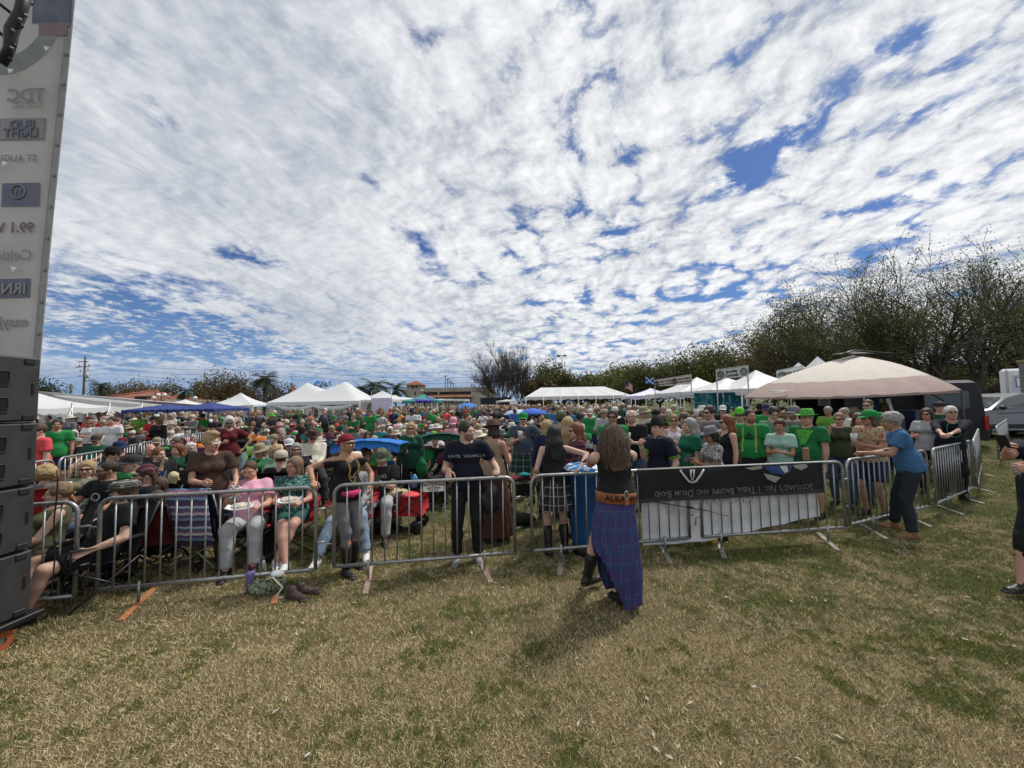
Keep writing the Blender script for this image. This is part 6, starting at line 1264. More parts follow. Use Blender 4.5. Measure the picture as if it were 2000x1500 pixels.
def vehicles():
    paint = mat('silver car paint', (.17, .18, .20), rough=.32, metal=.35, var=.04, spec=.6); glass = mat('tinted car glass', (.03, .045, .045), rough=.06, var=0, spec=.8); trim = black_pl
    # silver crossover, nose to -X, seen from its side
    y = 14.2; xf = gx(1882, y, .9); r = thing('parked_car', (xf + 2.35, y + .95, .3), 'silver parked car behind the barriers, nose toward the crowd', 'car', R(-3)); o = -2.35
    pts = [(0, .45), (.02, .72), (.10, .86), (.6, .98), (1.25, 1.10), (1.95, 1.52), (2.5, 1.66), (3.4, 1.68), (4.2, 1.56), (4.62, 1.15), (4.7, .9), (4.68, .42), (4.4, .30), (.3, .30)]; pts = [(x + o, z) for x, z in pts]
    car_profile('body', pts, 1.86, paint, r, .20, 1.0)
    for s in (-1, 1):
        for nm, q in (('window', [(1.42, 1.13), (2.02, 1.47), (2.50, 1.58), (2.52, 1.15)]), ('window', [(2.60, 1.15), (2.58, 1.585), (3.35, 1.60), (3.50, 1.17)])):
            b = MB(); V = [(x + o, s * (.915 - .20 * .93 * min(1, (z - 1.0) / .4)) + s * .012, z) for x, z in q]; V2 = [(x_, y_ - s * .03, z_) for x_, y_, z_ in V]; b.add(V + V2, [(0, 1, 2, 3), (7, 6, 5, 4)] + [(i, (i + 1) % 4, (i + 1) % 4 + 4, i + 4) for i in range(4)]); b.build(nm, glass, r, smooth=False)
        b = MB(); b.tube([(1.42 + o, s * .90, 1.12), (3.5 + o, s * .875, 1.155)], .012, 5); b.build('chrome_strip', galv, r); b = MB(); b.box((2.3 + o, s * .945, .45), (2.6, .03, .16), bev=.01); b.build('side_skirt', trim, r, smooth=False)
        b = MB(); b.tube([(1.5 + o, s * .938, .93), (2.6 + o, s * .94, .96), (3.9 + o, s * .938, .98)], .010, 4); b.build('body_crease', trim, r)
        for x in (2.56, 3.62): b = MB(); b.tube([(x + o, s * .937, .5), (x + o, s * .937, 1.0)], .006, 4); b.build('door_gap', trim, r)
        v = Vol((-.16, -.12, -.12), (.16, .12, .12), .02); v.ell((0, 0, 0), (.12, .08, .085), 0); q = put('mirror', mesh_of('mirror', *v.mesh(1), black_pl), r, loc=(1.52 + o, s * 1.02, 1.14))
        for x in (.85, 3.85): wheel(r, x + o, s * .84, .34)
    b = MB(); V = [(1.27 + o, -.78, 1.115), (1.27 + o, .78, 1.115), (1.93 + o, .62, 1.52), (1.93 + o, -.62, 1.52)]; b.add(V + [(x_ + .02, y_, z_ - .03) for x_, y_, z_ in V], [(0, 1, 2, 3), (7, 6, 5, 4)]); b.v = [(a, c, d + .022) for a, c, d in b.v]; b.build('windscreen', glass, r, smooth=False)
    for s in (-1, 1): b = MB(); b.box((.10 + o, s * .72, .74), (.20, .30, .11), bev=.02); b.build('headlight', white_paint, r, smooth=False)
    # black van
    y = 13.8; x = gx(1838, y, 1.5); r = thing('black_van', (x, y + 1.6, 0), 'black high van parked behind the tan canopy', 'van', R(80)); bp = mat('black van paint', (.012, .013, .020), rough=.55, var=0, spec=.25)
    pts = [(-2.4, .4), (-2.4, 1.9), (-2.25, 2.35), (-2.0, 2.45), (1.2, 2.45), (1.7, 2.2), (2.2, 1.5), (2.7, 1.25), (2.8, .8), (2.75, .4)]; car_profile('body', pts, 1.95, bp, r, .12, 1.3); b = MB(); b.box((-2.41, .2, 1.75), (.03, 1.3, .6), bev=.01); b.build('rear_window', glass, r, smooth=False)
    for s in (-1, 1): b = MB(); b.box((-2.41, s * .88, 1.0), (.04, .12, .45)); b.build('tail_light', mat('red lens', (.35, .015, .015), rough=.2), r, smooth=False); 
    for s in (-1, 1):
        for xx in (-1.5, 1.8): wheel(r, xx, s * .86, .35)
    # white truck with lettering
    y = 17; x0 = gx(1955, y, 2); r = thing('box_truck', (x0 + 1.48, y - 1.88, .3), 'white box truck with blue capital lettering beyond the silver car', 'truck', R(-52)); b = MB(); b.box((0, 1.2, 1.62), (4.8, 2.4, 2.25), bev=.10); b.build('box', white_paint, r, smooth=False); b = MB(); b.box((.12, -.01, 1.55), (4.35, .05, 1.85), bev=.01); b.build('side_panel', mat('pale blue white panel', (.55, .60, .68), rough=.4), r, smooth=False); blu = mat('navy ink', (.02, .03, .12), rough=.5, var=0)
    text('BUILT', .34, r, blu, wallM(-2.22, -.04, 1.52) @ Matrix.Diagonal((.52, 1, 1, 1)), shear=.3, off=.006, align='LEFT'); b = MB(); b.box((-1.70, -.045, 2.15), (.55, .02, .42)); b.build('logo_frame', blu, r, smooth=False); b = MB(); b.box((-1.70, -.060, 2.15), (.50, .02, .37)); b.build('logo_panel', white_paint, r, smooth=False); text('U', .34, r, blu, wallM(-1.70, -.075, 2.15), off=.02)
    for i, s in enumerate(("• Mom's Attic", '• Secure Tie-Down', '• Rear Ramp')): text(s, .20, r, blu, wallM(-2.22, -.04, 1.20 - .22 * i) @ Matrix.Diagonal((.5, 1, 1, 1)), align='LEFT', shear=.2, off=.004)
    for xx in (-1.5, 1.4): wheel(r, xx, .1, .42)
    b = MB(); b.tube([(-2.2, -.05, .62), (-2.2, -.05, 2.7)], .03, 5); b.tube([(-2.2, -.05, .62), (2.3, -.05, .62)], .03, 5); b.build('corner_trim', galv, r)
    y = 15; x = gx(2003, y, 2); r = thing('grey_post', (x, y, 0), 'square grey post standing in front of the white truck', 'post'); b = MB(); b.box((0, 0, 1.6), (.16, .16, 3.2)); b.build('post', mat('grey wood', (.16, .15, .15), rough=.8), r, smooth=False); b = MB(); b.box((0, 0, 3.22), (.24, .24, .08)); b.build('cap', mat('brass cap', (.3, .24, .1)), r, smooth=False)
    # white car far under the trees, grey boat-like shape
    y = 26; x = gx(1917, y, 1); r = thing('white_car', (x, y, 0), 'low white car nose showing between the black van and silver car', 'car'); pts = [(-2, .3), (-2, .8), (-1.3, .95), (-.7, 1.45), (.9, 1.45), (1.8, .95), (2.1, .8), (2.1, .3)]; car_profile('body', pts, 1.7, white_paint, r, .2, .9); 
    for xx in (-1.2, 1.3): wheel(r, xx, -.8, .32)
    # dark bin by the right edge person
    x = gx(1978, 5.4, .8); r = thing('equipment_case', (x + .82, 5.6, 0), 'black case with a grey lid behind the person holding a phone', 'case'); b = MB(); b.box((0, 0, .36), (.55, .45, .72), bev=.03); b.build('body', black_pl, r, smooth=False); b = MB(); b.box((0, 0, .80), (.57, .47, .16), bev=.02); b.build('lid', mat('grey case lid', (.28, .28, .29), rough=.5), r, smooth=False)
vehicles()

# ---------------------------------------------------------------- camp chairs and belongings
CH = {}
def chair_parts():
    seat = MB(); seat.sheet([[(x, -.42 + .44 * v, .44 - .035 * math.cos(x / .27 * 1.5) - .03 * v) for v in np.linspace(0, 1, 5)] for x in np.linspace(-.27, .27, 7)], .006); CH['seat'] = seat.mesh('seat')
    bk = MB(); bk.sheet([[(x, .02 + .20 * v + .03 * math.cos(x / .27 * 1.5), .40 + .55 * v) for v in np.linspace(0, 1, 6)] for x in np.linspace(-.27, .27, 7)], .006); CH['backrest'] = bk.mesh('backrest')
    for s, nm in ((-1, 'a'), (1, 'b')): q = MB(); q.sheet([[(s * (.29 + w), y, .63 + .02 * math.sin(y * 6)) for w in (-.04, .04)] for y in np.linspace(-.42, .12, 6)], .008); CH['arm' + nm] = q.mesh('armrest')
    T = {'legfront1': [(-.27, -.42, .02), (.27, -.42, .42)], 'legfront2': [(.27, -.42, .02), (-.27, -.42, .42)], 'legback1': [(-.27, .14, .02), (.27, .06, .40)], 'legback2': [(.27, .14, .02), (-.27, .06, .40)], 'legside1': [(-.28, -.42, .02), (-.28, .08, .42)], 'legside2': [(-.28, .14, .02), (-.28, -.42, .42)], 'legside3': [(.28, -.42, .02), (.28, .08, .42)], 'legside4': [(.28, .14, .02), (.28, -.42, .42)],
         'postfront1': [(-.28, -.42, .40), (-.30, -.42, .63)], 'postfront2': [(.28, -.42, .40), (.30, -.42, .63)], 'postback1': [(-.27, .03, .38), (-.27, .24, .96)], 'postback2': [(.27, .03, .38), (.27, .24, .96)]}
    for k, p in T.items(): q = MB(); q.tube(p, .0095, 6); CH[k] = q.mesh('leg')
    q = MB()
    for p in T.values(): q.tube(p, .010, 4)
    CH['frame'] = q.mesh('frame'); w = MB()
    w.v = []; 
chair_parts()
def chair(x, y, rz, m, label, group='folding camp chairs among the crowd', near=True, frame=None, s=1.0, name='camp_chair'):
    r = thing(name, (x, y, 0), label, 'chair', R(rz), group); r.scale = (s, s, s); fm = frame or dark_steel
    def P(nm, k, mm): o = put(nm, CH[k], r); me = CH[k]; (me.materials.append(mm) if not me.materials else None); o.material_slots[0].link = 'OBJECT'; o.material_slots[0].material = mm; return o
    P('seat', 'seat', m); P('backrest', 'backrest', m)
    if near:
        P('armrest', 'arma', m); P('armrest', 'armb', m)
        for k in CH:
            if k.startswith('leg'): P('leg', k, fm)
            if k.startswith('post'): P('post', k, fm)
    else: P('frame', 'frame', fm)
    return r
# ================================================================ people one can tell apart
COL = {'black': (.014, .014, .016), 'ink': (.010, .012, .024), 'white': (.62, .62, .63), 'grey': (.16, .165, .175), 'lgrey': (.36, .37, .39), 'green': (.018, .15, .05), 'kelly': (.022, .22, .058), 'dkgreen': (.014, .075, .040), 'lime': (.13, .34, .05), 'mint': (.30, .48, .40), 'teal': (.02, .20, .22), 'navy': (.018, .026, .075), 'blue': (.045, .14, .32), 'sky': (.22, .38, .60), 'royal': (.02, .05, .35),
       'red': (.38, .025, .03), 'coral': (.62, .08, .09), 'pink': (.62, .28, .36), 'hotpink': (.60, .05, .20), 'brown': (.065, .040, .030), 'olive': (.085, .085, .045), 'beige': (.50, .44, .35), 'khaki': (.26, .22, .15), 'cream': (.60, .56, .47), 'purple': (.09, .03, .14), 'orange': (.55, .18, .04), 'maroon': (.11, .015, .022), 'denim': (.055, .085, .15), 'ldenim': (.20, .27, .36), 'charcoal': (.035, .036, .040), 'tan': (.34, .25, .16), 'sage': (.14, .24, .17), 'yellow': (.60, .48, .08), 'plum': (.10, .03, .06)}
def CL(n): return cloth('cloth ' + n, COL[n]) if isinstance(n, str) else n
PL_G = plaid('green tartan', (.015, .050, .030), (.012, .020, .045), (.30, .30, .25), 22, 16); PL_K = plaid('black tartan', (.012, .012, .012), (.05, .05, .05), (.40, .40, .40), 26, 18); PL_P = plaid('purple blue tartan', (.034, .070, .175), (.080, .034, .155), (.075, .10, .20), 26, 15)
PL_R = plaid('red plaid', (.05, .02, .03), (.12, .02, .03), (.20, .20, .22), 34, 30, False); PL_W = plaid('grey plaid', (.10, .10, .09), (.02, .02, .02), (.5, .5, .45), 40, 40, False)
PT_B = pattern('black white print', (.012, .012, .014), (.60, .60, .58), scale=55, thr=.52); PT_H = pattern('tan floral print', (.42, .34, .22), (.42, .10, .07), (.05, .05, .05), scale=14, thr=.55); PT_G = pattern('blue green print', (.012, .030, .045), (.05, .17, .14), (.35, .45, .42), scale=34, thr=.5); PT_S = pattern('green sparkle print', (.03, .20, .04), (.15, .50, .08), (.03, .10, .03), scale=45, thr=.5); PT_C = pattern('camo cap', (.07, .08, .05), (.20, .20, .15), (.03, .03, .02), scale=40, thr=.5)
BANDC = mat('orange paper wristband', (.62, .22, .05), rough=.5, var=0); BANDY = mat('lime paper wristband', (.55, .62, .15), rough=.5, var=0)
SHOES = {'tanb': mat('tan leather shoe', (.22, .12, .055), rough=.7, var=.2), 'grey': mat('grey trainer', (.22, .22, .22), rough=.7, var=.3), 'white': mat('white trainer', (.6, .6, .6), rough=.6), 'black': mat('black shoe leather', (.015, .014, .013), rough=.45)}
PEOPLE = []
def person(px, d, label, pose='stand', face=0, hz=1.45, rel=True, chairm=None, chl=None, band=None, x=None, clear=None, **k):
    P = dict(POSES[pose]); P.update(k); P['tm'] = CL(k.get('tm', 'black')); P['bm'] = CL(k.get('bm', 'charcoal'))
    if 'hm' in k: P['hm'] = CL(k['hm'])
    if isinstance(P.get('sm'), str): P['sm'] = SHOES[P['sm']]
    custom = x is not None; x = gx(px, d, hz) if x is None else x; face = face if custom else face - math.degrees(math.atan2(x, d)); fine = d < 9; r, J = build_person(P, x, d, label, face=face, h=.020 if d < 6 else .025, fine=fine); PEOPLE.append((px, d, r))
    if band: wrist_band(r, J, band[0], BANDC if len(band) < 2 or band[1] != 'y' else BANDY)
    if P.get('seat'):
        a = R(face); off = .15; cm = CL(chairm or 'navy'); chair(x - off * math.sin(a) * (1), d + off * math.cos(a), face, cm, chl or ' '.join(('%s camp chair under the person %s' % ((chairm if isinstance(chairm, str) else 'navy'), WHO(label))).split()[:15]), near=d < 8, s=P.get('s', 1))
    return r, J, P
def WHO(l):
    w = l.split(' '); return 'in' + l.split(' in', 1)[1] if ' in ' in l else 'with' + l.split(' with', 1)[1] if ' with ' in l else l
def child(r, n): return [c for c in r.children if c.name.split('.')[0] == n][0]
def loc(r, w):
    """world point into the space of person r"""
    M_ = Matrix.LocRotScale(r.location, r.rotation_euler, r.scale).inverted(); return tuple(M_ @ Vector(w))
def local_of(x, y, face, s, w): M_ = Matrix.LocRotScale((x, y, 0), Matrix.Rotation(R(face), 3, 'Z').to_quaternion(), (s, s, s)).inverted(); return tuple(M_ @ Vector(w))
def rail(i, px, z=1.075):
    a, b_ = base(*BA[i][0]), base(*BA[i][1]); lo, hi = -1.0, 2.0
    for _ in range(40):
        m = (lo + hi) / 2; p = a.lerp(b_, m); lo, hi = (m, hi) if 1000 + 751 * p.x / p.y < px else (lo, m)
    p = a.lerp(b_, lo); return Vector((p.x, p.y, z))
def prop_box(name, c, d, m, label, cat, rz=0, bev=.004, M=None): b = MB(); b.box((0, 0, 0), d, bev=bev); o = b.build(name, m, None, smooth=False, loc=c, rot=(0, 0, rz)); (setattr(o, 'rotation_euler', M) if M else None); tag(o, label, cat); return o
def wpos(r, J, k, off=(0, -.09, 0)):
    d = nrm(J['W' + k] - J['E' + k]); p = Vector(J['W' + k] + d * .10 + A3(*off)); return Matrix.LocRotScale(r.location, r.rotation_euler, r.scale) @ p
def cup(c, m, label, h=.14, r0=.034, r1=.045): b = MB(); b.lathe([(.001, 0), (r0, 0), (r1, h), (r1 - .004, h), (r0 - .002, .01)], 12); tag(b.build('cup', m, None, loc=c), label, 'cup')
def phone(c, rz, label, tilt=.9): b = MB(); b.box((0, 0, 0), (.075, .010, .150), bev=.004); o = b.build('phone', black_pl, None, smooth=False, loc=c, rot=(tilt, 0, R(rz))); tag(o, label, 'phone')
PCUP = mat('clear plastic cup', (.55, .56, .55), rough=.25, var=0)
# ---- man in the great kilt, nearest the camera
def kilt_man():
    x, y, s = gx(1203, 3.68, 1), 3.68, 1.0; f = 192; W_ = lambda p: local_of(x, y, f, s, p)
    fl, fr = at(1146, 1152, 0), at(1214, 1180, 0); fl.z = fr.z = .09
    P = dict(L=W_(rail(3, 1136, 1.13) + Vector((-.02, -.10, 0))), R=W_(rail(3, 1180, 1.15) + Vector((0, -.10, 0))), abs=True, fl=W_(fl), fr=W_(fr), hl='hold', hr='hold', hem=.07, top='tank', tm='black', bot=None, hair=None, boot=True, skin='fair', lean=3, fat=.25, lp=(.5, .3, -1), sl=(-75, 0), sr=(20, 0), yaw=-10)
    POSES['kilt'] = P; r, J, P = person(1203, y, 'long haired person in black tank top and purple blue great kilt, back turned', 'kilt', f, x=x)
    # draped kilt
    n, m = 150, 16; V = []; UV = []
    for i in range(m):
        t = i / (m - 1)
        for k in range(n):
            a = 2 * math.pi * k / n; hem = .070 + .46 * min(1, max(0, (math.cos(a) - .12) / .83)); z = 1.02 + (hem - 1.02) * t; rr = .170 + (.225 - .17) * math.sin(min(1, t * 1.25) * math.pi / 2) - .035 * max(0, t - .75) * 4 * .4
            pl = 2 * abs(((k * 34 / n) % 1) - .5) - .5; back = .5 + .5 * math.sin(a); rr += .026 * t ** .5 * pl * (.35 + .65 * back) + .012 * math.sin(3 * a + 6 * t) * t + .010 * math.sin(9 * a - 7 * t) * t
            sh = -.03 * t * t; V.append((rr * math.cos(a) + sh * .9 + .03 * t, rr * math.sin(a) * (.78 + .15 * t) - .02 * t, z)); UV.append((a / 6.283 * 1.2 + .10 * t, z * .9))
    Fc = [(i * n + k, i * n + (k + 1) % n, (i + 1) * n + (k + 1) % n, (i + 1) * n + k) for i in range(m - 1) for k in range(n)]
    put('kilt', mesh_of('great_kilt', V, Fc, PL_P, uv=UV), r)
    lea = mat('tan tooled leather', (.27, .095, .03), rough=.5, var=.3, bump=.3, bs=50); b = MB(); ring = lambda z, k_: [(k_ * .186 * math.cos(a), k_ * .148 * math.sin(a), z + .012 * math.cos(a)) for a in np.linspace(0, 6.2832, 41)]
    b.grid([ring(.985, 1.0), ring(.99, 1.05), ring(1.075, 1.04), ring(1.08, .99)]); bl_ = b.build('belt', lea, r)
    dk = mat('dark tooled letters', (.05, .018, .012), rough=.6, var=0)
    for s_, ac in (('ALBA', 1.15), ('INNA', 2.12)):
        me = text_mesh(s_, .075, th=.001, off=.001); 
        for v in me.vertices: a = ac + v.co.x / .186; v.co = Vector((.200 * math.cos(a), .160 * math.sin(a), 1.033 + v.co.y + .012 * math.cos(a)))
        me.materials.clear(); me.materials.append(dk); put('lettering', me, bl_)
    b = MB(); a = 1.68; c = A3(.205 * math.cos(a), .165 * math.sin(a), 1.05); b.tube([c + A3(.022 * math.cos(t), 0.0, .038 * math.sin(t) + .02) for t in np.linspace(0, 6.28, 15)], .005, 6, cap=False); b.build('buckle', galv, bl_)
    b = MB(); b.sheet([[tuple(A3(.203 * math.cos(q), .163 * math.sin(q), z)) for q in (a - .10, a + .10)] for z in np.linspace(.985, 1.085, 4)], .01); b.build('belt_strap', lea, bl_)
    # long wavy hair: a shaped mass with many strands over it
    hm = hair_mat('greybrown', (.15, .105, .075)); hme = hair_mesh('longwave', .009); hme.materials.append(hm); h_ = put('hair', hme, r); h_.matrix_local = head_matrix(J, P) @ Matrix.Diagonal((1, 1, .88, 1))
    rs = np.random.RandomState(2); b = MB()
    for i in range(950):
        az = rs.uniform(-2.2, 2.2); el = rs.uniform(.2, 1.5); R0 = A3(.098, .118, .118); p = A3(R0[0] * math.sin(az) * math.cos(el), .016 + R0[1] * math.cos(az) * math.cos(el), .035 + R0[2] * math.sin(el)); L = rs.uniform(.27, .41); pts = []; ph = rs.uniform(0, 6.28); am = rs.uniform(.003, .010); dirx = nrm(A3(math.sin(az), math.cos(az) + .2, 0))
        for j in range(12):
            t = j / 11; z = p[2] - L * t ** 1.1 * (1 if t > 0 else 0); rad = 1 + .25 * math.sin(min(1, t * 1.6) * math.pi / 2); q = A3(p[0] * rad + .012 * math.sin(9 * t + ph) * t, max(p[1], -.01) * rad + .02 * t + (.030 * t if p[1] > 0 else 0), z); q = q + dirx * (.018 * min(1, t * 3) + am * math.sin(17 * t + ph)); pts.append(q)
        b.tube(pts, [.0014 + .0014 * math.sin(math.pi * min(1, t_ * 1.1)) for t_ in np.linspace(0, .92, 12)], 3, cap=False)
    o = b.build('hair_strands', hm, h_); o['kind'] = 'stuff'
    # tattoo on the upper arm, phone, watch
    tt = pattern('dark tattoo ink', (.46, .30, .23), (.10, .085, .085), scale=38, thr=.50); b = MB(); S, E = J['SL'], J['EL']; b.tube([S + (E - S) * t for t in (.30, .55, .86)], [.0495, .0470, .0430], 14, cap=False); b.build('tattoo', tt, r)
    b = MB(); d_ = nrm(J['WL'] - J['EL']); b.tube([J['WL'] - d_ * .05, J['WL'] - d_ * .015], .034, 12); b.build('watch', black_pl, r)
    phone(wpos(r, J, 'L', (.0, -.02, .03)), 10, 'black phone in the hand of the kilted long haired person', 1.2)
kilt_man()
# ---- man in the printed black tee on the barrier
def tee_man():
    px, y, f = 912, 4.86, 4; x = gx(px, y, 1.4); W_ = lambda p: local_of(x, y, f, 1.0, p); a, c = rail(2, 872, 1.12) + Vector((0, .0, 0)), rail(2, 968, 1.11)
    POSES['lean'] = dict(R=W_(a + Vector((0, .06, .03))), L=W_(c + Vector((0, .09, .03))), abs=True, hr='hang', hl='grip', dR=(.06, -.45, -.9), dL=(-.15, -.85, -.5), nR=(.3, 1, 0), nL=(0, -.3, -1), fl=(.12, -.03, .09), fr=(-.13, -.06, .09), lean=4, lp=(.35, .7, -.7), rp=(.35, .7, -.7))
    r, J, P = person(px, y, 'bearded person in black printed tee resting both hands on the barrier', 'lean', f, x=x, tm='ink', bm='black', hair='short', hc='dark', beard=.75, fat=.45, yaw=48, pitch=3, skin='fair', sm='grey', loose=1.2, s=1.0, top='tee')
    wrist_band(r, J, 'R', BANDC, .1, .033); sh = child(r, 'shirt')
    project_text('UNTIL  VALHALLA', .052, sh, mat('grey shirt print', (.40, .42, .45), rough=.8, var=0), (0, -.1, 1.285), (.05, -1, .1), space=1.05)
tee_man()
# ---- woman with the red head scarf
def scarf_woman():
    px, y, f, s = 676, 4.62, 58, .93; x = gx(px, y, 1.4); W_ = lambda p: local_of(x, y, f, s, p); a = rail(1, 598, 1.075)
    POSES['scarf'] = dict(R=W_(a + Vector((.05, .06, .03))), abs=True, L=(.20, -.22, 1.02), hr='hang', hl='relaxed', nR=(0, 0, -1), rp=(.6, .8, -.2), lp=(1, .6, 0), fl=(.10, -.02, .09), fr=(-.10, -.16, .09), lean=1, twist=-8)
    r, J, P = person(px, y, 'person in dark red head scarf, black off shoulder top and bead necklace', 'scarf', f, x=x, tm='black', bm='grey', bot='tights', fem=True, fat=.35, top='off', hair='buzz', hc='red', hat='bandana', hm=cloth('dark red scarf', (.20, .018, .028)), gl='sun', boot=True, yaw=18, s=s, skin='tan')
    gd = mat('gold beads', (.62, .45, .16), rough=.3, metal=.6); b = MB(); B = J['B']; N = J['N']
    sv = child(r, 'shirt').data; bd = child(r, 'body').data; bv1 = BVHTree.FromPolygons([v.co for v in sv.vertices], [p.vertices for p in sv.polygons]); bv2 = BVHTree.FromPolygons([v.co for v in bd.vertices], [p.vertices for p in bd.polygons])
    for w, h_ in ((.085, .30), (.10, .36)):
        for t in np.linspace(-1, 1, 64):
            ax = w * t * (1 - .15 * abs(t)); zz = N[2] + .015 - h_ * (1 - t * t); o = Vector((ax + N[0], -.6, zz)); hs = [q.ray_cast(o, Vector((0, 1, 0)))[0] for q in (bv1, bv2)]; ys = [h.y for h in hs if h]
            if ys: c = A3(o.x, min(ys) - .008, zz); b.lathe([(.001, -.0075), (.007, 0), (.001, .0075)], 5, c)
    b.build('bead_necklace', gd, r); b = MB(); b.tube([(-.13, -.10, .99), (-.02, -.17, .97), (.10, -.15, .98)], [.03, .045, .03], 8); b.build('waist_pouch', cloth('pink pouch', (.55, .04, .16)), r)
    for q in (0, .035): b = MB(); d_ = nrm(J['WR'] - J['ER']); b.tube([J['WR'] - d_ * (.035 + q), J['WR'] - d_ * (.022 + q)], .033, 12); b.build('bracelet', gd, r)
    b = MB(); h = Vector(J['H']); M_ = np.array(J['HM']); b.tube([h + Vector(M_ @ A3(-.078, .0, -.03)), h + Vector(M_ @ A3(-.08, 0, -.055))], .008, 6); b.build('earring', gd, r)
scarf_woman()
# ---- black haired woman at the bin
def bin_woman():
    px, y, f, s = 1083, 4.98, 184, .95; x = gx(px, y, 1.4); W_ = lambda p: local_of(x, y, f, s, p)
    POSES['bin'] = dict(R=W_(Vector((gx(1132, 4.85, 1.1), 4.80, 1.12))), L=(.20, -.16, .98), abs=True, hr='relaxed', hl='relaxed', rp=(1, .3, -.3), lean=4)
    r, J, P = person(px, y, 'person with long black hair, black strap top and black white tartan skirt', 'bin', f, x=x, tm='black', bm=PL_K, bot='kilt', khem=.62, skr=.245, fem=True, fat=.1, top='strap', backless=True, hair='long', hc='black', boot=True, s=s, skin='fair', hr='relaxed', pitch=6)
    tt = pattern('red tattoo ink', (.46, .30, .23), (.30, .07, .05), scale=30, thr=.55)
    for k in 'LR': b = MB(); K, A_ = J['K' + k], J['A' + k]; b.tube([K + (A_ - K) * t for t in (.22, .40)], [.0575, .0560], 14, cap=False); b.build('tattoo', tt, r)
    # blue bin beside her
    bx_ = gx(1140, 5.0, .7); bl_ = mat('blue bin plastic', (.02, .11, .30), rough=.4, var=.1); q = thing('recycling_bin', (bx_, 5.0, 0), 'tall blue plastic bin beside the black haired person', 'bin'); b = MB(); b.lathe([(.001, .12), (.15, .12), (.165, .14), (.20, 1.0), (.215, 1.0), (.215, 1.03), (.19, 1.03), (.18, .9)], 20); b.build('body', bl_, q); b = MB(); b.lathe([(.14, .0), (.155, .02), (.16, .13), (.001, .13)], 18); b.build('base', black_pl, q)
    b = MB(); b.box((0, 0, 1.045), (.42, .38, .02), bev=.008); b.build('lid', bl_, q, smooth=False); b = MB(); v = Vol((-.3, -.3, -.1), (.3, .3, .15), .03); v.ell((0, 0, 0), (.24, .22, .06), .02); v.rough(.02, 25, 2); g = put('paper_plates', mesh_of('paper_plates', *v.mesh(1), pattern('blue white paper', (.05, .25, .55), (.6, .62, .65), scale=10)), None, loc=(bx_ - .02, 4.95, 1.08)); tag(g, 'blue and white crumpled paper on the lid of the blue bin', 'paper')
bin_woman()
# ---- man in the blue tee
def blue_man():
    px, f = 1776, -122; y = 5.40; x = gx(px, y, 1.2); W_ = lambda p: local_of(x, y, f, 1.0, p); fl, fr = at(1783, 1054, 0), at(1748, 1034, 0); fl.z = fr.z = .09
    POSES['blue'] = dict(L=W_(rail(5, 1676, 1.10) + Vector((.03, -.03, .03))), R=W_(rail(5, 1712, 1.10) + Vector((0, -.02, .03))), abs=True, hl='relaxed', hr='relaxed', nL=(0, 0, -1), nR=(0, 0, -1), fl=W_(fl), fr=W_(fr), lean=15, lp=(.5, .6, -.6), rp=(.5, .6, -.6), sl=(-6, 0), sr=(-12, 0))
    r, J, P = person(px, y, 'grey blond person in blue tee stretching an arm along the barrier', 'blue', f, x=x, tm=cloth('faded blue tee', (.05, .135, .27)), bm=cloth('dark jeans', (.022, .028, .034)), hair='mop', hc='grey', fat=.15, skin='tan', sm='tanb', yaw=4, pitch=8, loose=1.3, s=1.0)
blue_man()
# ---- person with a phone at the frame edge
def phone_man():
    y = 3.72; x = gx(2050, y, 1.4); f = -78
    POSES['edge'] = dict(R=(-.04, -.50, 1.40), L=(.10, -.47, 1.24), abs=True, hl='hold', hr='hold', fl=(.12, -.06, .09), fr=(-.10, -.34, .09))
    r, J, P = person(2022, y, 'person in dark cap and black polo holding up a phone', 'edge', f, x=x, tm='ink', bm='black', bot='capri', hair='short', hc='dark', hat='cap', hm='navy', gl='sun', fat=.6, skin='pink', sm='black', yaw=-5); phone(wpos(r, J, 'R', (0, -.03, .05)), -78, 'black phone held up by the person in the dark cap', .5)
    o = prop_box('name_badge', Matrix.LocRotScale(r.location, r.rotation_euler, r.scale) @ Vector((.12, -.17, 1.08)), (.09, .01, .13), white_paint, 'white name badge hanging on the black polo', 'badge', R(-78))
phone_man()

B_ = person
# ---- seated rows near the barriers, left to right
r, J, P = B_(88, 4.02, 'person with blond bun in olive sleeveless top sitting by the speakers', 'sit', -88, fem=True, fat=.55, tm='olive', top='tank', bm='black', bot='shorts', hair='bun', hc='light', yaw=-5, chairm='black', shoes=1, s=.95)
prop_box('drink_can', (r.location.x - .15, r.location.y - .38, .72), (.06, .06, .11), mat('can metal', (.4, .4, .42), rough=.3, metal=.7), 'silver drink can held by the person with the blond bun', 'can', bev=.015)
B_(203, 4.05, 'person in black tee and brown grey plaid flat cap, knees wide', 'sitarms', -78, fem=False, fat=.6, tm='black', bm='black', bot='shorts', hair='bob', hc='brown', hat='flatcap', hm=PL_W, yaw=-25, chairm='charcoal', s=.97, lean=-22, kl=(.5, -1, .6), kr=(-.5, -1, .6), gl='clear')
r, J, P = B_(262, 4.75, 'bearded person with dreadlocks, maroon plaid bandana and black tee', 'sitarms', -72, tm='black', bm='black', hair='dreads', hc='brown', hat='bandana', hm=PL_R, gl='sun', beard=.9, fat=.6, chairm='black', yaw=-10, band='L')
v = Vol((-.09, -.17, -.32), (.09, .02, .0), .01); v.ell((0, -.075, -.10), (.062, .05, .06), 0); v.rc((0, -.09, -.11), (0, -.11, -.26), .055, .025, .02); v.rough(.006, 60, 1); o = put('beard', mesh_of('beard', *v.mesh(1), hair_mat('dark', HC['dark'])), r); o.matrix_local = head_matrix(J, P)
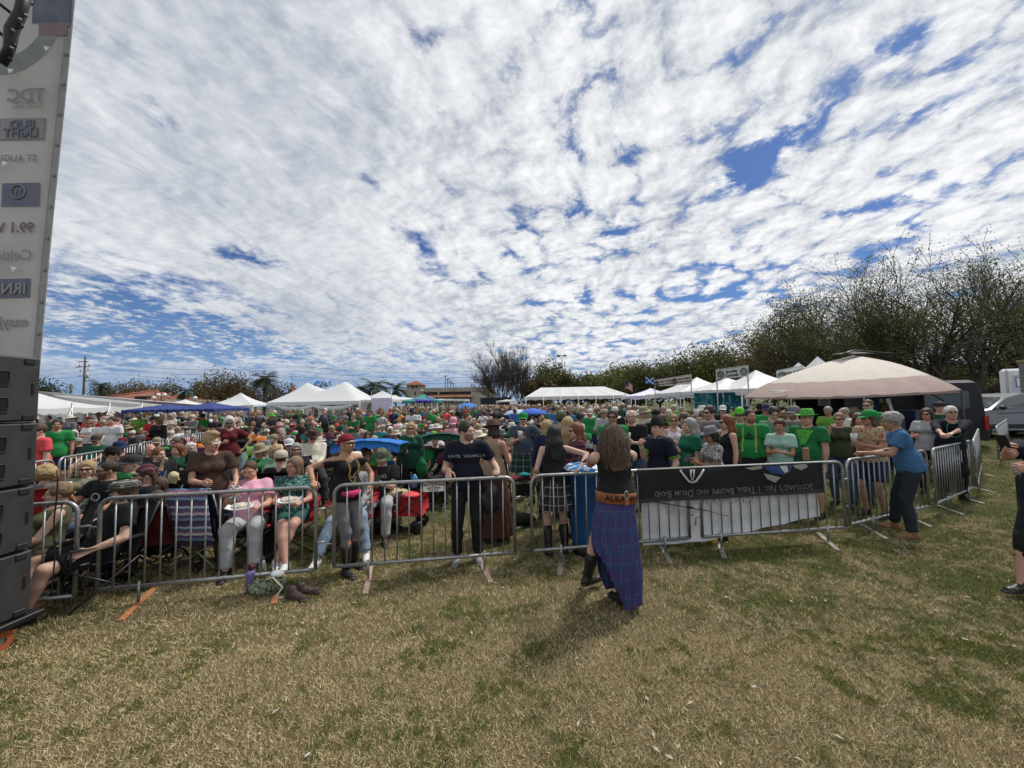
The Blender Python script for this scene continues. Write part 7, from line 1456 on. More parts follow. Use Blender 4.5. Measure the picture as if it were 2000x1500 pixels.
r, J, P = B_(196, 5.15, 'person with dark beard, sunglasses and black tee with white print', 'sitcup', -45, tm='black', bm='denim', hair='buzz', hc='dark', gl='sun', beard=.9, fat=.3, skin='tan', chairm='black', yaw=-35, band='R'); cup(wpos(r, J, 'R', (0, 0, -.03)), white_paint, 'white paper cup held by the person with the dark beard')
project_text('O', .16, child(r, 'shirt'), mat('pale shirt print', (.45, .48, .46), rough=.8, var=0), (0, -.2, .80), (0, -1, .1)); 
B_(150, 5.5, 'reclining person in olive grey top with pale blond hair and sunglasses', 'sitarms', -30, tm=cloth('pale olive', (.17, .18, .13)), top='long', fem=True, fat=.5, bm='denim', hair='bob', hc='blond', gl='sun', lean=-28, chairm='olive', yaw=15)
B_(99, 5.35, 'person with tousled blond hair seen from behind over a red chair', 'sit', 165, hair='curly', hc='blond', fem=True, tm='grey', bm='black', chairm='red', chl='bright red high backed camp chair near the speaker stack', s=.97)
B_(77, 6.9, 'standing person in coral red shirt beside the stage banner', 'holdone', -60, tm='coral', bm='black', fat=.4, hair='short', hc='brown')
B_(247, 5.75, 'person in dark cap and green tee behind the maroon bandana', 'sit', -40, tm='kelly', bm='khaki', hair='short', hc='grey', hat='cap', hm='charcoal', fat=.4, chairm='blue', yaw=-30)
B_(300, 4.95, 'person with long brown curls crouching low with a hand raised', 'sitchin', -35, tm='dkgreen', fem=True, hair='longwave', hc='brown', bm='black', pz=.38, chairm='black', s=.92, band='R')
B_(322, 4.72, 'small person with long dark brown hair seen from behind', 'sit', 150, tm='black', fem=True, hair='long', hc='brown', bm='black', pz=.34, chairm='maroon', s=.88)
r, J, P = B_(372, 5.9, 'person in black cap and black tee holding popcorn, jeans crossed', 'sitcup', -20, tm='black', bm='ldenim', hair='short', hc='grey', hat='cap', hm='black', pitch=18, fat=.2, chairm='white', yaw=10)
v = Vol((-.12, -.1, -.15), (.12, .1, .15), .02); v.ell((0, 0, .03), (.07, .05, .07), 0); v.rc((0, 0, -.10), (0, 0, .02), .03, .055, .02); v.rough(.012, 70, 2); q = put('popcorn_bag', mesh_of('popcorn_bag', *v.mesh(0), pattern('popcorn', (.62, .55, .36), (.50, .40, .20), scale=40)), None, loc=wpos(r, J, 'R', (0, 0, .0))); tag(q, 'bag of yellow popcorn on the lap of the person in the black cap', 'bag')
B_(318, 7.0, 'person in black tee leaning chin on fist, sunglasses on reddish hair', 'sitchin', 25, tm='black', bm='denim', hair='short', hc='red', fat=.5, chairm='teal', chl='teal sling camp chair with an emblem in the second rank', yaw=10)
B_(300, 7.7, 'bald person in black behind the one leaning chin on fist', 'sit', 20, tm='black', bm='black', hair=None, chairm='navy', skin='pink')
B_(338, 7.6, 'person with long reddish hair in dark green', 'sit', -40, fem=True, tm='dkgreen', bm='black', hair='longwave', hc='red', chairm='black')
B_(378, 7.9, 'person with white headscarf behind the grey sling chair', 'sit', 20, fem=True, tm='charcoal', bm='black', hair='bob', hc='white', chairm='grey')
B_(236, 7.3, 'person in black hat and sunglasses turned sideways', 'sit', 70, tm='black', bm='black', hair='short', hc='black', hat='fedora', hm='black', gl='sun', chairm='blue', s=.98)
B_(222, 8.4, 'person in black backwards cap among the second rank', 'sit', -60, tm='black', bm='black', hair='short', hc='black', hat='capback', hm='black', chairm='black')
r, J, P = B_(412, 4.85, 'standing person with pale blond mohawk, brown tee and white framed glasses', 'two', 4, fem=True, fat=.3, tm='brown', bm='olive', hair='mohawk', hc='blond', yaw=32, s=.95, R=(-.10, -.34, 1.12), L=(.24, -.24, 1.04), skin='pink', gl='sun', lean=8, loose=.8)
child(r, 'sunglasses').material_slots[0].material = mat('white plastic frame', (.75, .75, .73), rough=.3, var=0)
r2 = prop_box('patterned_bag', wpos(r, J, 'L', (.0, 0, -.06)), (.15, .10, .19), pattern('white black bag print', (.62, .60, .56), (.06, .05, .05), scale=30), 'white and black printed bag in the hand of the mohawk person', 'bag', bev=.04)
def food(r, J, k, lab, w=.30):
    c = Matrix.LocRotScale(r.location, r.rotation_euler, r.scale) @ Vector((0, -.46, .76)); t = thing('food_tray', c, lab, 'tray', r.rotation_euler.z); b = MB(); b.sheet([[(w * (u - .5), .20 * (v_ - .5), .03 * abs(2 * u - 1) ** 3) for v_ in np.linspace(0, 1, 5)] for u in np.linspace(0, 1, 7)], .006); b.build('tray', white_paint, t); v = Vol((-.16, -.12, -.02), (.16, .12, .09), .02); v.ell((0, 0, .02), (.11, .07, .035), 0); v.rough(.018, 50, 3); put('food', mesh_of('food', *v.mesh(0), mat('pastry and paper', (.55, .50, .42), rough=.7, var=.3, vs=30)), t)
r, J, P = B_(487, 4.98, 'seated person with shaved head in light pink tee eating from a tray', 'sitcup', -8, fem=True, fat=1.1, tm=cloth('light pink tee', (.62, .32, .42)), bm='lgrey', hair='buzz', hc='brown', pitch=16, skin='pink', R=(-.12, -.34, .88), L=(.14, -.36, .72), chairm='black', s=1.0, yaw=-12); food(r, J, 'R', 'white food tray on the lap of the person in the pink tee')
r, J, P = B_(574, 5.25, 'seated person in blue green print dress with glasses and crossed ankles', 'sit', -5, fem=True, fat=.6, tm=PT_G, bm=cloth('teal skirt', (.03, .10, .09)), bot='mini', hair='bob', hc='light', gl='clear', yaw=-42, R=(-.14, -.38, .72), L=(.10, -.36, .70), fl=(-.12, -.58, .09), fr=(-.02, -.66, .09), top='tee', chairm='red', chl='red camp chair under the person in the printed dress', sm='white', skin='pink'); food(r, J, 'R', 'white food tray on the lap of the person in the printed dress', .26)
r, J, P = B_(690, 5.45, 'seated person in light jeans and grey white shirt behind the red scarf', 'sit', -10, fat=.4, tm=pattern('grey white shirt', (.38, .38, .38), (.20, .20, .20), scale=25), top='long', bm='ldenim', hair='short', hc='grey', hat='straw', hm='cream', gl='sun', sm='white', chairm='red', chl='red camp chair behind the person in the red scarf', yaw=-12, fl=(.26, -.60, .09), fr=(-.30, -.66, .09))
B_(722, 6.35, 'seated person in lime green jersey under the blue chair shade', 'sit', 30, tm='lime', bm='khaki', fat=.4, hair='short', hc='brown', skin='tan', chairm='red', chl='red camp chair under the person in the lime jersey')
r, J, P = B_(744, 5.95, 'seated person in camouflage cap and black tee looking at a phone', 'sitphone', -8, tm='black', bm='lgrey', fat=.7, hair='short', hc='brown', hat='cap', hm=PT_C, gl='sun', pitch=22, chairm='black'); phone(wpos(r, J, 'R', (0, -.02, .03)), 0, 'phone held by the person in the camouflage cap', -.7)
project_text('XL', .08, child(r, 'shirt'), mat('pale shirt print', (.45, .48, .46), rough=.8, var=0), (.05, -.2, .86), (0, -1, .1))
def shade_chair(px, d, w, h, m, lab, rz=0):
    x = gx(px, d, 1.2); r = chair(x, d + .25, rz, m, lab, name='canopy_chair'); b = MB(); b.sheet([[(w * (u - .5), -.45 + .75 * v, h - .07 * (2 * u - 1) ** 2 - .10 * (v - .5) ** 2 - .05 * v + .008 * math.sin(u * 30)) for v in np.linspace(0, 1, 7)] for u in np.linspace(0, 1, 15)], .006); b.sheet([[(w * (u - .5), -.45 - .015 * math.sin(u * 22), h - .07 * (2 * u - 1) ** 2 - .025 - dz - .02 * math.sin(u * 35) * dz * 8) for dz in (0, .12)] for u in np.linspace(0, 1, 21)], .004); b.build('shade', m, r)
    for s in (-1, 1): b = MB(); b.tube([(s * .28, .1, .6), (s * w * .46, -.1, h - .07)], .009, 5); b.build('shade_arm', dark_steel, r)
shade_chair(722, 6.3, 1.10, 1.40, cloth('shade blue', (.03, .16, .48)), 'camp chair with bright blue shade roof behind the red scarf'); shade_chair(855, 8.0, .85, 1.36, cloth('shade green', (.012, .065, .04)), 'camp chair with dark green shade roof beside the blond person', 12)
r, J, P = B_(612, 7.9, 'person in beige fleece and brown felt hat looking down', 'sitphone', 8, tm='cream', top='long', bm='charcoal', hair='short', hc='grey', hat='fedora', hm='brown', pitch=24, fat=.5, chairm='black', pz=.66, gl='sun', s=1.02)
B_(500, 7.1, 'person in straw hat and green tee turned toward the stage', 'sitphone', -35, fem=True, tm='kelly', bm='dkgreen', fat=.7, hair='bob', hc='blond', hat='straw', hm='khaki', pitch=14, chairm='navy')
B_(545, 7.0, 'person with short blond curls in sage green blouse', 'sit', 20, fem=True, tm='sage', bm='khaki', bot='capri', fat=.3, hair='curly', hc='blond', gl='sun', chairm='black')
B_(520, 7.8, 'person in grey boonie hat and lilac shirt', 'sit', 5, tm=cloth('lilac shirt', (.33, .33, .42)), bm='charcoal', hair='short', hc='brown', hat='boonie', hm='grey', chairm='black')
B_(579, 7.3, 'smiling person with grey bob and dark top', 'sit', 0, fem=True, tm='black', bm='black', hair='bob', hc='grey', gl='sun', chairm='navy')
B_(566, 8.2, 'person in white cap with dark sunglasses', 'sit', 5, tm='navy', bm='black', hair='short', hc='brown', hat='cap', hm='white', gl='sun', chairm='black')
B_(555, 6.2, 'person in beige cap seen from behind a black chair', 'sit', 160, tm='black', bm='black', hair='short', hc='brown', hat='cap', hm='beige', chairm='black')
r, J, P = B_(803, 7.3, 'standing blond person in dark green tunic with green shoulder bag', 'holdone', -5, fem=True, tm='dkgreen', top='long', hem=-.15, bm='black', hair='longfront', hc='blond', gl='sun', s=.93, loose=.9); phone(wpos(r, J, 'R', (0, -.02, .03)), 0, 'phone held by the blond person in dark green', -.6)
v = Vol((-.2, -.16, -.32), (.2, .16, .3), .02); v.ell((0, 0, -.10), (.11, .06, .17), 0); v.rc((0, 0, .0), (-.02, .02, .26), .02, .012, .03); v.rough(.012, 30, 2); q = put('tote_bag', mesh_of('tote_bag', *v.mesh(1), CL('green')), None, loc=(r.location.x + .22, r.location.y - .10, .86)); tag(q, 'green cloth bag hanging from the shoulder of the blond person', 'bag')
B_(886, 8.6, 'person in pink cap and pink top with hand on chest', 'two', -10, fem=True, tm='pink', bm='lgrey', bot='shorts', hair='long', hc='brown', hat='cap', hm='pink', s=.95, pitch=15)
B_(871, 7.7, 'person in dark plum top reclining on the green shade chair', 'sitarms', -20, tm='plum', bm='black', hair='short', hc='brown', lean=-30, chairm='dkgreen')
B_(962, 5.55, 'person in brown brimmed hat and tan strap top facing away', 'holdone', 150, fem=True, tm='tan', top='strap', bm=cloth('rust brown skirt', (.07, .03, .022)), bot='kilt', khem=.10, skr=.30, hair='bob', hc='dark', hat='fedora', hm=cloth('brown felt', (.10, .060, .048)), s=.97, yaw=60, skin='pink', pitch=12)
v = Vol((-.2, -.15, -.36), (.2, .15, .2), .02); v.ell((0, 0, -.10), (.12, .08, .20), 0); v.rc((0, 0, .0), (.02, 0, .15), .03, .015, .03); v.rough(.018, 26, 4); q = put('plastic_bag', mesh_of('plastic_bag', *v.mesh(1), mat('black bin liner', (.012, .012, .014), rough=.28, bump=.4, bs=20)), None, loc=(gx(957, 4.75, .8), 4.8, .84)); tag(q, 'black plastic bag hanging behind the barrier by the black tee', 'bag')
r, J, P = B_(1022, 8.0, 'broad person in slate grey tee, green cap and green kilt with cup', 'hips', -3, tm=cloth('slate tee', (.055, .075, .10)), bm=PL_G, bot='kilt', khem=.52, fat=1.15, hair='short', hc='grey', hat='cap', hm='kelly', gl='sun', s=1.0, sm='white', skr=.27); cup(wpos(r, J, 'R', (0, 0, .0)), PCUP, 'clear cup held by the person in the slate grey tee'); project_text('&', .22, child(r, 'shirt'), mat('red white print', (.50, .25, .25), rough=.8, var=0), (0, -.2, 1.27), (0, -1, .1), off=.006)
B_(1097, 6.6, 'person in olive green beret like cap above the long blond hair', 'stand', 170, tm='black', bm='black', hair='short', hc='dark', hat='cap', hm=cloth('khaki green cap', (.07, .08, .04)), s=1.02)
B_(1109, 5.9, 'person with long pale blond hair seen from behind', 'stand', 175, fem=True, tm='charcoal', bm='black', hair='long', hc='blond', s=.99)
B_(1128, 5.5, 'person with long auburn hair and dark plaid shawl in profile', 'two', -72, fem=True, tm=PL_R, top='long', bm='black', hair='long', hc='red', gl='sun', s=.95, loose=2.5, fat=.3)
B_(1068, 6.5, 'person in navy jacket behind the long black hair', 'stand', 185, tm='navy', top='long', bm='black', hair='bob', hc='blond', fem=True, s=.95)
# ---- standing group on the right
r, J, P = B_(1197, 6.6, 'tall young person in green tee with dark sunglasses', 'front', -5, tm='kelly', bm='khaki', hair='short', hc='dark', gl='sun', s=1.04, skin='tan')
r, J, P = B_(1234, 7.0, 'white haired bearded person in black tee holding a teal bag', 'two', -8, tm='black', bm='denim', hair='balding', hc='white', beard=.3, gl='clear', fat=.7, s=1.03); o = prop_box('gift_bag', wpos(r, J, 'L', (-.05, -.05, -.24)), (.20, .12, .26), CL('teal'), 'teal blue bag held by the white haired person', 'bag', bev=.02); cup(wpos(r, J, 'R', (0, 0, .02)), PCUP, 'clear cup held by the white haired person')
r, J, P = B_(1288, 5.35, 'person in black hat, dark vest and bright green sleeves, fist at mouth', 'drink', -48, tm='ink', bm='black', hair='short', hc='brown', hat='bowler', hm='black', R=(-.02, -.30, 1.36), hr='fist', s=.97, fat=.3, yaw=10, band='Ry', tilt=-10, loose=2.0)
for k in 'LR': S, E = J['S' + k], J['E' + k]; b = MB(); b.tube([S + (E - S) * t for t in (.35, .75)], [.071, .073], 14); b.build('green_sleeve', CL('lime'), r)
b = MB(); N = J['N']; b.tube([tuple(A3(.12 * math.cos(a), .02 + .09 * math.sin(a), N[2] - .01 - .02 * math.sin(a))) for a in np.linspace(0, 6.28, 19)], .035, 8, cap=False); b.build('neck_scarf', pattern('black white neck scarf', (.01, .01, .012), (.45, .45, .45), scale=40, thr=.55), r)
r, J, P = B_(1350, 5.9, 'person with grey waves in dark green tee holding a lime drink', 'holdone', -62, fem=True, tm=cloth('bottle green tee', (.012, .12, .07)), bm='black', hair='longwave', hc='grey', fat=.5, s=.96, band='R'); cup(wpos(r, J, 'R', (0, 0, 0)), mat('lime drink cup', (.35, .50, .12), rough=.4), 'lime coloured drink cup in the hand of the grey haired person')
r, J, P = B_(1392, 5.45, 'person in grey fedora and black white patterned blouse with phone', 'phone', -60, fem=True, tm=PT_B, bm='black', hair='bob', hc='black', hat='fedora', hm='grey', skin='olive', fat=.35, s=.89, pitch=14, band='L'); phone(wpos(r, J, 'R', (0, -.03, .02)), -60, 'phone held by the person in the grey fedora', -.8)
B_(1422, 6.1, 'sunburnt person in black strap top with long reddish hair', 'stand', -62, fem=True, tm='black', top='strap', bm='black', hair='long', hc='red', gl='sun', skin='pink', fat=.5, s=.98)
r, J, P = B_(1316, 7.2, 'person in white tank top with sunglasses and phone', 'phone', 0, fem=True, tm='white', top='tank', bm='denim', hair='tail', hc='light', gl='sun', s=.97, skin='pink')
r, J, P = B_(1388, 7.0, 'tall person in grey tee drinking beside the teal screens', 'drink', -35, tm='grey', bm='denim', hair='short', hc='dark', gl='sun', s=1.06, beard=.4, band='R'); cup(wpos(r, J, 'R', (0, -.02, .02)), PCUP, 'clear cup raised by the tall person in grey')
B_(1363, 7.5, 'person in navy shirt with dark hair tied back', 'holdone', -40, fem=True, tm='navy', bm='denim', hair='bun', hc='brown', gl='sun')
B_(1338, 7.8, 'person with curly brown hair looking down at a phone', 'phone', -30, fem=True, tm='charcoal', bm='black', hair='curly', hc='brown', pitch=20, s=.97)
B_(1293, 8.0, 'person with brown hair laughing in a dark red top', 'stand', -20, fem=True, tm='maroon', bm='black', hair='bob', hc='brown', s=.96)
B_(1283, 8.2, 'person in black cap and dark glasses behind the white tank top', 'stand', -10, tm='black', bm='black', hair='short', hc='black', hat='cap', hm='black', gl='sun', beard=.5)
r, J, P = B_(1466, 6.75, 'person in green shamrock tee, black kilt and yellow suspenders', 'stand', -12, tm='kelly', bm='black', bot='kilt', khem=.50, skr=.25, hair='buzz', hc='dark', beard=.5, fat=.8, yaw=45, s=1.02, skin='tan', band='R')
sh = child(r, 'shirt'); sv = sh.data; bv = BVHTree.FromPolygons([v.co for v in sv.vertices], [p.vertices for p in sv.polygons])
for s_ in (-1, 1):
    b = MB(); pts = []
    for z in np.linspace(1.0, 1.42, 9):
        h = bv.ray_cast(Vector((s_ * (.10 - .02 * (z - 1)), -.7, z)), Vector((0, 1, 0)))[0]
        if h: pts.append((h.x, h.y - .004, z))
    b.sheet([[(x_ - .016, y_, z_), (x_ + .016, y_, z_)] for x_, y_, z_ in pts], .005); b.build('suspender', pattern('yellow suspender print', (.50, .45, .12), (.12, .30, .06), scale=50), r)
me_ = MB(); 
for k in range(3): a = math.pi / 2 + k * 2.094; me_.lathe([(.001, -.002), (.034, -.002), (.034, .002), (.001, .002)], 12, (.036 * math.cos(a), 0, .036 * math.sin(a)), M=Matrix.Rotation(math.pi / 2, 3, 'X'))
me_.tube([(0, 0, 0), (.01, 0, -.07)], .006, 5); hq = bv.ray_cast(Vector((0, -.7, 1.26)), Vector((0, 1, 0)))[0]; me_.build('shamrock_print', CL('dkgreen'), r, loc=(0, hq.y - .004, 1.26))
B_(1446, 7.7, 'person in green glitter bowler hat and dark sunglasses', 'stand', -15, tm='dkgreen', bm='black', hair='short', hc='brown', hat='bowler', hm=cloth('bright green hat', (.10, .45, .04)), gl='sun', s=1.0)
B_(1435, 8.4, 'person in lime green trilby lower behind the tall hats', 'stand', -10, tm='kelly', bm='black', hair='short', hc='brown', hat='fedora', hm='lime', s=.93)
B_(1510, 7.4, 'dark haired person with glasses in grey green print tee looking down', 'phone', 20, tm='sage', bm='charcoal', hair='short', hc='dark', gl='clear', pitch=20, s=1.03)
r, J, P = B_(1524, 6.25, 'person in pale mint shirt dress with green beads and headband', 'two', -12, fem=True, tm='mint', bm=cloth('pale mint skirt', (.30, .46, .42)), bot='kilt', khem=.35, skr=.27, hair='short', hc='brown', hat='headband', hm='maroon', s=.93, skin='tan', band='R')
v = Vol((-.3, -.2, -.5), (.3, .2, .3), .025); v.ell((0, 0, -.12), (.19, .10, .24), 0); v.rc((0, 0, .05), (0, 0, .22), .05, .02, .04); v.rough(.015, 25, 1); q = put('cloth_bag', mesh_of('cloth_bag', *v.mesh(1), CL('teal' if False else 'dkgreen')), None, loc=(r.location.x + .24, r.location.y - .14, .98)); tag(q, 'big dark green cloth bag hanging from the arm of the mint dress', 'bag'); prop_box('purse', (r.location.x + .18, r.location.y - .28, 1.06), (.12, .04, .20), pattern('brown purse print', (.20, .12, .07), (.32, .22, .14), scale=60), 'small brown patterned purse in front of the green cloth bag', 'purse', .2, .015)
B_(1552, 7.3, 'bearded person in grey cap and slate tee', 'fold', -25, tm='grey', bm='black', hair='short', hc='brown', hat='cap', hm='grey', beard=.9, s=1.03)
r, J, P = B_(1578, 6.35, 'heavy person in green tee, green patterned trilby and glasses', 'stand', -28, tm='green', bm='khaki', bot='shorts', hair='short', hc='grey', hat='fedora', hm=PT_S, gl='clear', fat=1.1, s=1.0, skin='pink')
sv = child(r, 'shirt').data; bv = BVHTree.FromPolygons([v.co for v in sv.vertices], [p.vertices for p in sv.polygons]); b = MB()
for i in range(5):
    row = []
    for j in range(5):
        u = (j / 4 - .5) * (.26 - .20 * (i / 4)); z = 1.42 - .24 * i / 4 - .04 * abs(j / 4 - .5); h = bv.ray_cast(Vector((u, -.8, z)), Vector((0, 1, 0)))[0]; row.append((u, (h.y if h else -.12) - .010, z))
    P_ = row if i == 0 else row
    b.v += row
b.f = [(i * 5 + j, (i + 1) * 5 + j, (i + 1) * 5 + j + 1, i * 5 + j + 1) for i in range(4) for j in range(4)]; b.mi = [0] * 16; b.build('neckerchief', PT_S, r)
B_(1545, 8.2, 'person in black cap behind the bearded grey cap', 'stand', -10, tm='black', bm='black', hair='short', hc='black', hat='cap', hm='black')
r, J, P = B_(1640, 7.0, 'person in dark olive tee and jeans raising a hand to the mouth', 'drink', -14, fem=True, tm=cloth('deep olive tee', (.05, .062, .038)), bm='denim', hair='bun', hc='light', gl='sun', s=.96, skin='pink', hr='fist', fat=.3)
B_(1677, 7.1, 'brown haired person in black top holding a small plate', 'two', 10, fem=True, tm='black', bm='denim', hair='long', hc='brown', s=.95, skin='pink')
r, J, P = B_(1700, 6.3, 'long haired person in green cap and tan floral shirt', 'two', -30, tm=PT_H, bm='navy', bot='shorts', hair='long', hc='brown', hat='cap', hm='kelly', s=.99, gl='sun', skin='tan', yaw=-25); cup(wpos(r, J, 'R', (0, 0, .02)), PCUP, 'plastic cup held by the person in the tan floral shirt')
B_(1698, 8.4, 'tall person in green tee behind the green cap', 'stand', -20, tm='kelly', bm='black', hair='buzz', hc='brown', gl='sun', s=1.09)
B_(1812, 7.6, 'person in pale grey tee with wide dark sunglasses', 'holdone', -15, fem=True, tm='lgrey', bm='black', hair='bob', hc='dark', gl='sun', s=.98, skin='pink', fat=.4)
B_(1838, 8.6, 'person in dark flat bonnet behind the white haired one', 'stand', -10, tm='dkgreen', bm='black', hair='short', hc='grey', hat='flatcap', hm='charcoal', s=1.05)
def leaner():
    px, f = 1850, -34; c = rail(6, 1850); y = c.y + .42; x = gx(1852, y, 1.4); W_ = lambda p: local_of(x, y, f, 1.0, p); POSES['leaner'] = dict(R=W_(rail(6, 1838, 1.15)), L=W_(rail(6, 1846, 1.17) + Vector((-.05, 0, 0))), abs=True, hl='relaxed', hr='relaxed', nL=(0, 0, -1), nR=(0, 0, -1), lean=16, lp=(1, .1, -.4), rp=(1, .1, -.4))
    r, J, P = B_(px, y, 'white haired person in black shirt leaning folded arms on the barrier', 'leaner', f, x=x, tm='ink', top='three', bm='black', hair='short', hc='white', gl='sun', fat=.45, pitch=-8, skin='pink', s=1.02)
    b = MB(); N = J['N']; b.tube([tuple(A3(.09 * math.sin(a), N[1] - .10 - .05 * math.cos(a / 2), N[2] - .02 - .14 * (1 + math.cos(a)))) for a in np.linspace(-2.6, 2.6, 17)], .008, 5); b.build('green_beads', CL('kelly'), r)
leaner()
# ---- belongings on the grass
def stuff_on_grass():
    c = at(716, 1000, .3); x0 = gx(722, 5.95, .4); w = gx(828, 5.95, .4) - x0; red = CL('red'); r = thing('folding_wagon', (x0 + w / 2, 6.05, 0), 'red folding wagon loaded with a cream blanket', 'wagon'); b = MB(); hw = w / 2
    for s in (-1, 1): b.sheet([[(-hw + w * t, s * .24 + .01 * math.sin(t * 12), .27 + .27 * z + (.02 * math.sin(t * 9) if z > .9 else 0)) for z in np.linspace(0, 1, 4)] for t in np.linspace(0, 1, 13)], .006); b.sheet([[(s * hw, -.24 + .48 * t, .27 + .27 * z) for z in (0, 1)] for t in np.linspace(0, 1, 4)], .006)
    b.sheet([[(-hw + w * t, y_, .275) for y_ in (-.24, .24)] for t in (0, 1)], .008); b.build('basket', red, r)
    for s in (-1, 1):
        for k in range(2): xa, xb = (-hw, 0) if k == 0 else (0, hw); b = MB(); b.tube([(xa, s * .252, .27), (xb, s * .252, .54)], .008, 5); b.tube([(xb, s * .256, .27), (xa, s * .256, .54)], .008, 5); b.build('brace', dark_steel, r)
    b = MB(); b.tube([(.065 * math.cos(a), -.262, .40 + .05 * math.sin(a)) for a in np.linspace(0, 6.28, 15)], .007, 5, cap=False); b.tube([(.02, -.262, .40), (.045, -.262, .40), (.045, -.262, .385)], .007, 4); b.build('round_emblem', WINK, r)
    for sx in (-1, 1):
        for sy in (-1, 1): b = MB(); b.lathe([(.03, -.035), (.085, -.035), (.10, -.02), (.10, .02), (.085, .035), (.03, .035)], 16, M=Matrix.Rotation(math.pi / 2, 3, 'X')); wl = b.build('wheel', black_pl, r, loc=(sx * (hw - .09), sy * .22, .10)); b = MB(); b.tube([(0, 0, 0), (0, 0, .17)], .012, 5); b.build('fork', dark_steel, wl)
    b = MB(); b.tube([(hw, 0, .30), (hw + .25, -.05, .34), (hw + .38, -.05, .33)], .012, 6); b.build('handle', dark_steel, r)
    v = Vol((-.3, -.25, -.1), (.3, .25, .2), .02); v.ell((0, 0, 0), (.24, .18, .09), 0); v.rough(.035, 22, 5); q = put('blanket', mesh_of('blanket', *v.mesh(1), pattern('cream rope blanket', (.52, .42, .27), (.33, .25, .14), scale=18)), None, loc=(x0 + .32, 6.02, .56)); tag(q, 'cream patterned blanket bundled in the red wagon', 'blanket')
    v = Vol((-.2, -.2, -.1), (.2, .2, .12), .02); v.ell((0, 0, 0), (.16, .15, .05), 0); v.rough(.02, 30, 2); q = put('red_cloth', mesh_of('red_cloth', *v.mesh(1), CL('coral')), None, loc=(x0 + w - .24, 6.02, .53)); tag(q, 'crumpled bright red cloth at the handle end of the wagon', 'cloth')
    b = MB(); b.lathe([(.001, 0), (.05, 0), (.055, .12), (.05, .16), (.025, .18), (.02, .2), (.001, .2)], 12); tag(b.build('water_jug', mat('blue jug', (.06, .25, .50), rough=.2), None, loc=(x0 + .62, 6.2, .62)), 'translucent blue water bottle behind the blanket in the wagon', 'bottle')
    # NATIONAL card on the barrier
    p = rail(2, 845, .985); a, c = base(*BA[2][0]), base(*BA[2][1]); an = math.atan2((c - a).y, (c - a).x); r = thing('barrier_sign', (p.x, p.y, 0), 'small white card with maroon capitals tied under the barrier rail', 'sign', an); b = MB(); b.box((0, .03, .975), (.24, .004, .11)); b.build('card', white_paint, r, smooth=False); mr = mat('maroon ink', (.16, .015, .03), rough=.6, var=0); text('NATIONAL', .052, r, mr, wallM(0, .024, 1.0), off=.0012); text('RENT-A-FENCE', .022, r, mr, wallM(0, .024, .962), off=.0006); text('800-352-5675', .020, r, INK, wallM(0, .024, .938))
    r = thing('barrier_sign', (rail(6, 1857).x, rail(6, 1857).y, 0), 'little pale card tied high on the barrier below the folded arms', 'sign', R(48)); b = MB(); b.box((0, -.03, .92), (.12, .004, .13)); b.build('card', mat('dull card', (.3, .3, .3)), r, smooth=False)
    # striped towel chair
    x, y = gx(402, 4.78, .6), 4.78; r = chair(x, y, 178, CL('navy'), 'empty navy camp chair with a striped towel draped over it', name='camp_chair', frame=galv)
    st = bpy.data.materials.new('striped towel'); st.use_nodes = True; t = NT(st.node_tree); bs = st.node_tree.nodes['Principled BSDF']; s_ = t.node('ShaderNodeSeparateXYZ', i_Vector=t.node('ShaderNodeTexCoord').outputs['UV']); k = t.math('FRACT', t.math('MULTIPLY', s_.outputs[1], 4.0)); t.put(bs.inputs['Base Color'], t.ramp(k, (0, (.10, .07, .16)), (.14, (.55, .55, .58)), (.24, (.08, .16, .30)), (.38, (.36, .10, .16)), (.46, (.60, .58, .60)), (.58, (.14, .10, .25)), (.72, (.20, .35, .48)), (.84, (.07, .06, .12)), interp='CONSTANT')); bs.inputs['Roughness'].default_value = .95
    prof = [(-.40, .20), (-.43, .44), (-.30, .435), (-.12, .40), (.0, .41), (.06, .50), (.14, .72), (.22, .97), (.26, .99), (.29, .93), (.25, .70), (.20, .45), (.17, .30)]; V = []; UV = []; n = 9; Lc = 0
    for i, (yy, z) in enumerate(prof):
        if i: Lc += math.hypot(yy - prof[i - 1][0], z - prof[i - 1][1])
        for j in range(n): u = j / (n - 1); V.append((-.245 + .49 * u, yy + .012 * math.cos((u - .5) * 3), z + .012 + .006 * math.sin(u * 20 + i))); UV.append((u, Lc))
    Fc = [(i * n + j, i * n + j + 1, (i + 1) * n + j + 1, (i + 1) * n + j) for i in range(len(prof) - 1) for j in range(n - 1)]; q = put('towel', mesh_of('towel', V, Fc, st, uv=UV), None, loc=(x, y, 0), rot=(0, 0, R(178))); md = q.modifiers.new('th', 'SOLIDIFY'); md.thickness = .008; tag(q, 'towel with purple, blue and white stripes over the empty chair', 'towel')
    b = MB(); b.sheet([[(-.20 + .4 * u, .235 + .02 * v_, .99 - .16 * v_ + .004 * math.sin(u * 8)) for v_ in (0, 1)] for u in np.linspace(0, 1, 6)], .03); q = b.build('head_cushion', CL('cream'), None, loc=(x, y, 0), rot=(0, 0, R(178))); tag(q, 'cream cushion across the top of the striped towel chair', 'cushion')
    # tumbler, flask, tote, shoes
    g = at(488, 1158, 0); b = MB(); b.lathe([(.001, 0), (.033, 0), (.045, .20), (.047, .21), (.001, .215)], 14); r = thing('tumbler', g, 'lilac tumbler with red straw by the barrier foot', 'cup'); b.build('body', mat('lilac steel', (.20, .17, .38), rough=.35), r); b = MB(); b.tube([(.01, 0, .20), (.02, 0, .30)], .004, 6); b.build('straw', CL('red'), r)
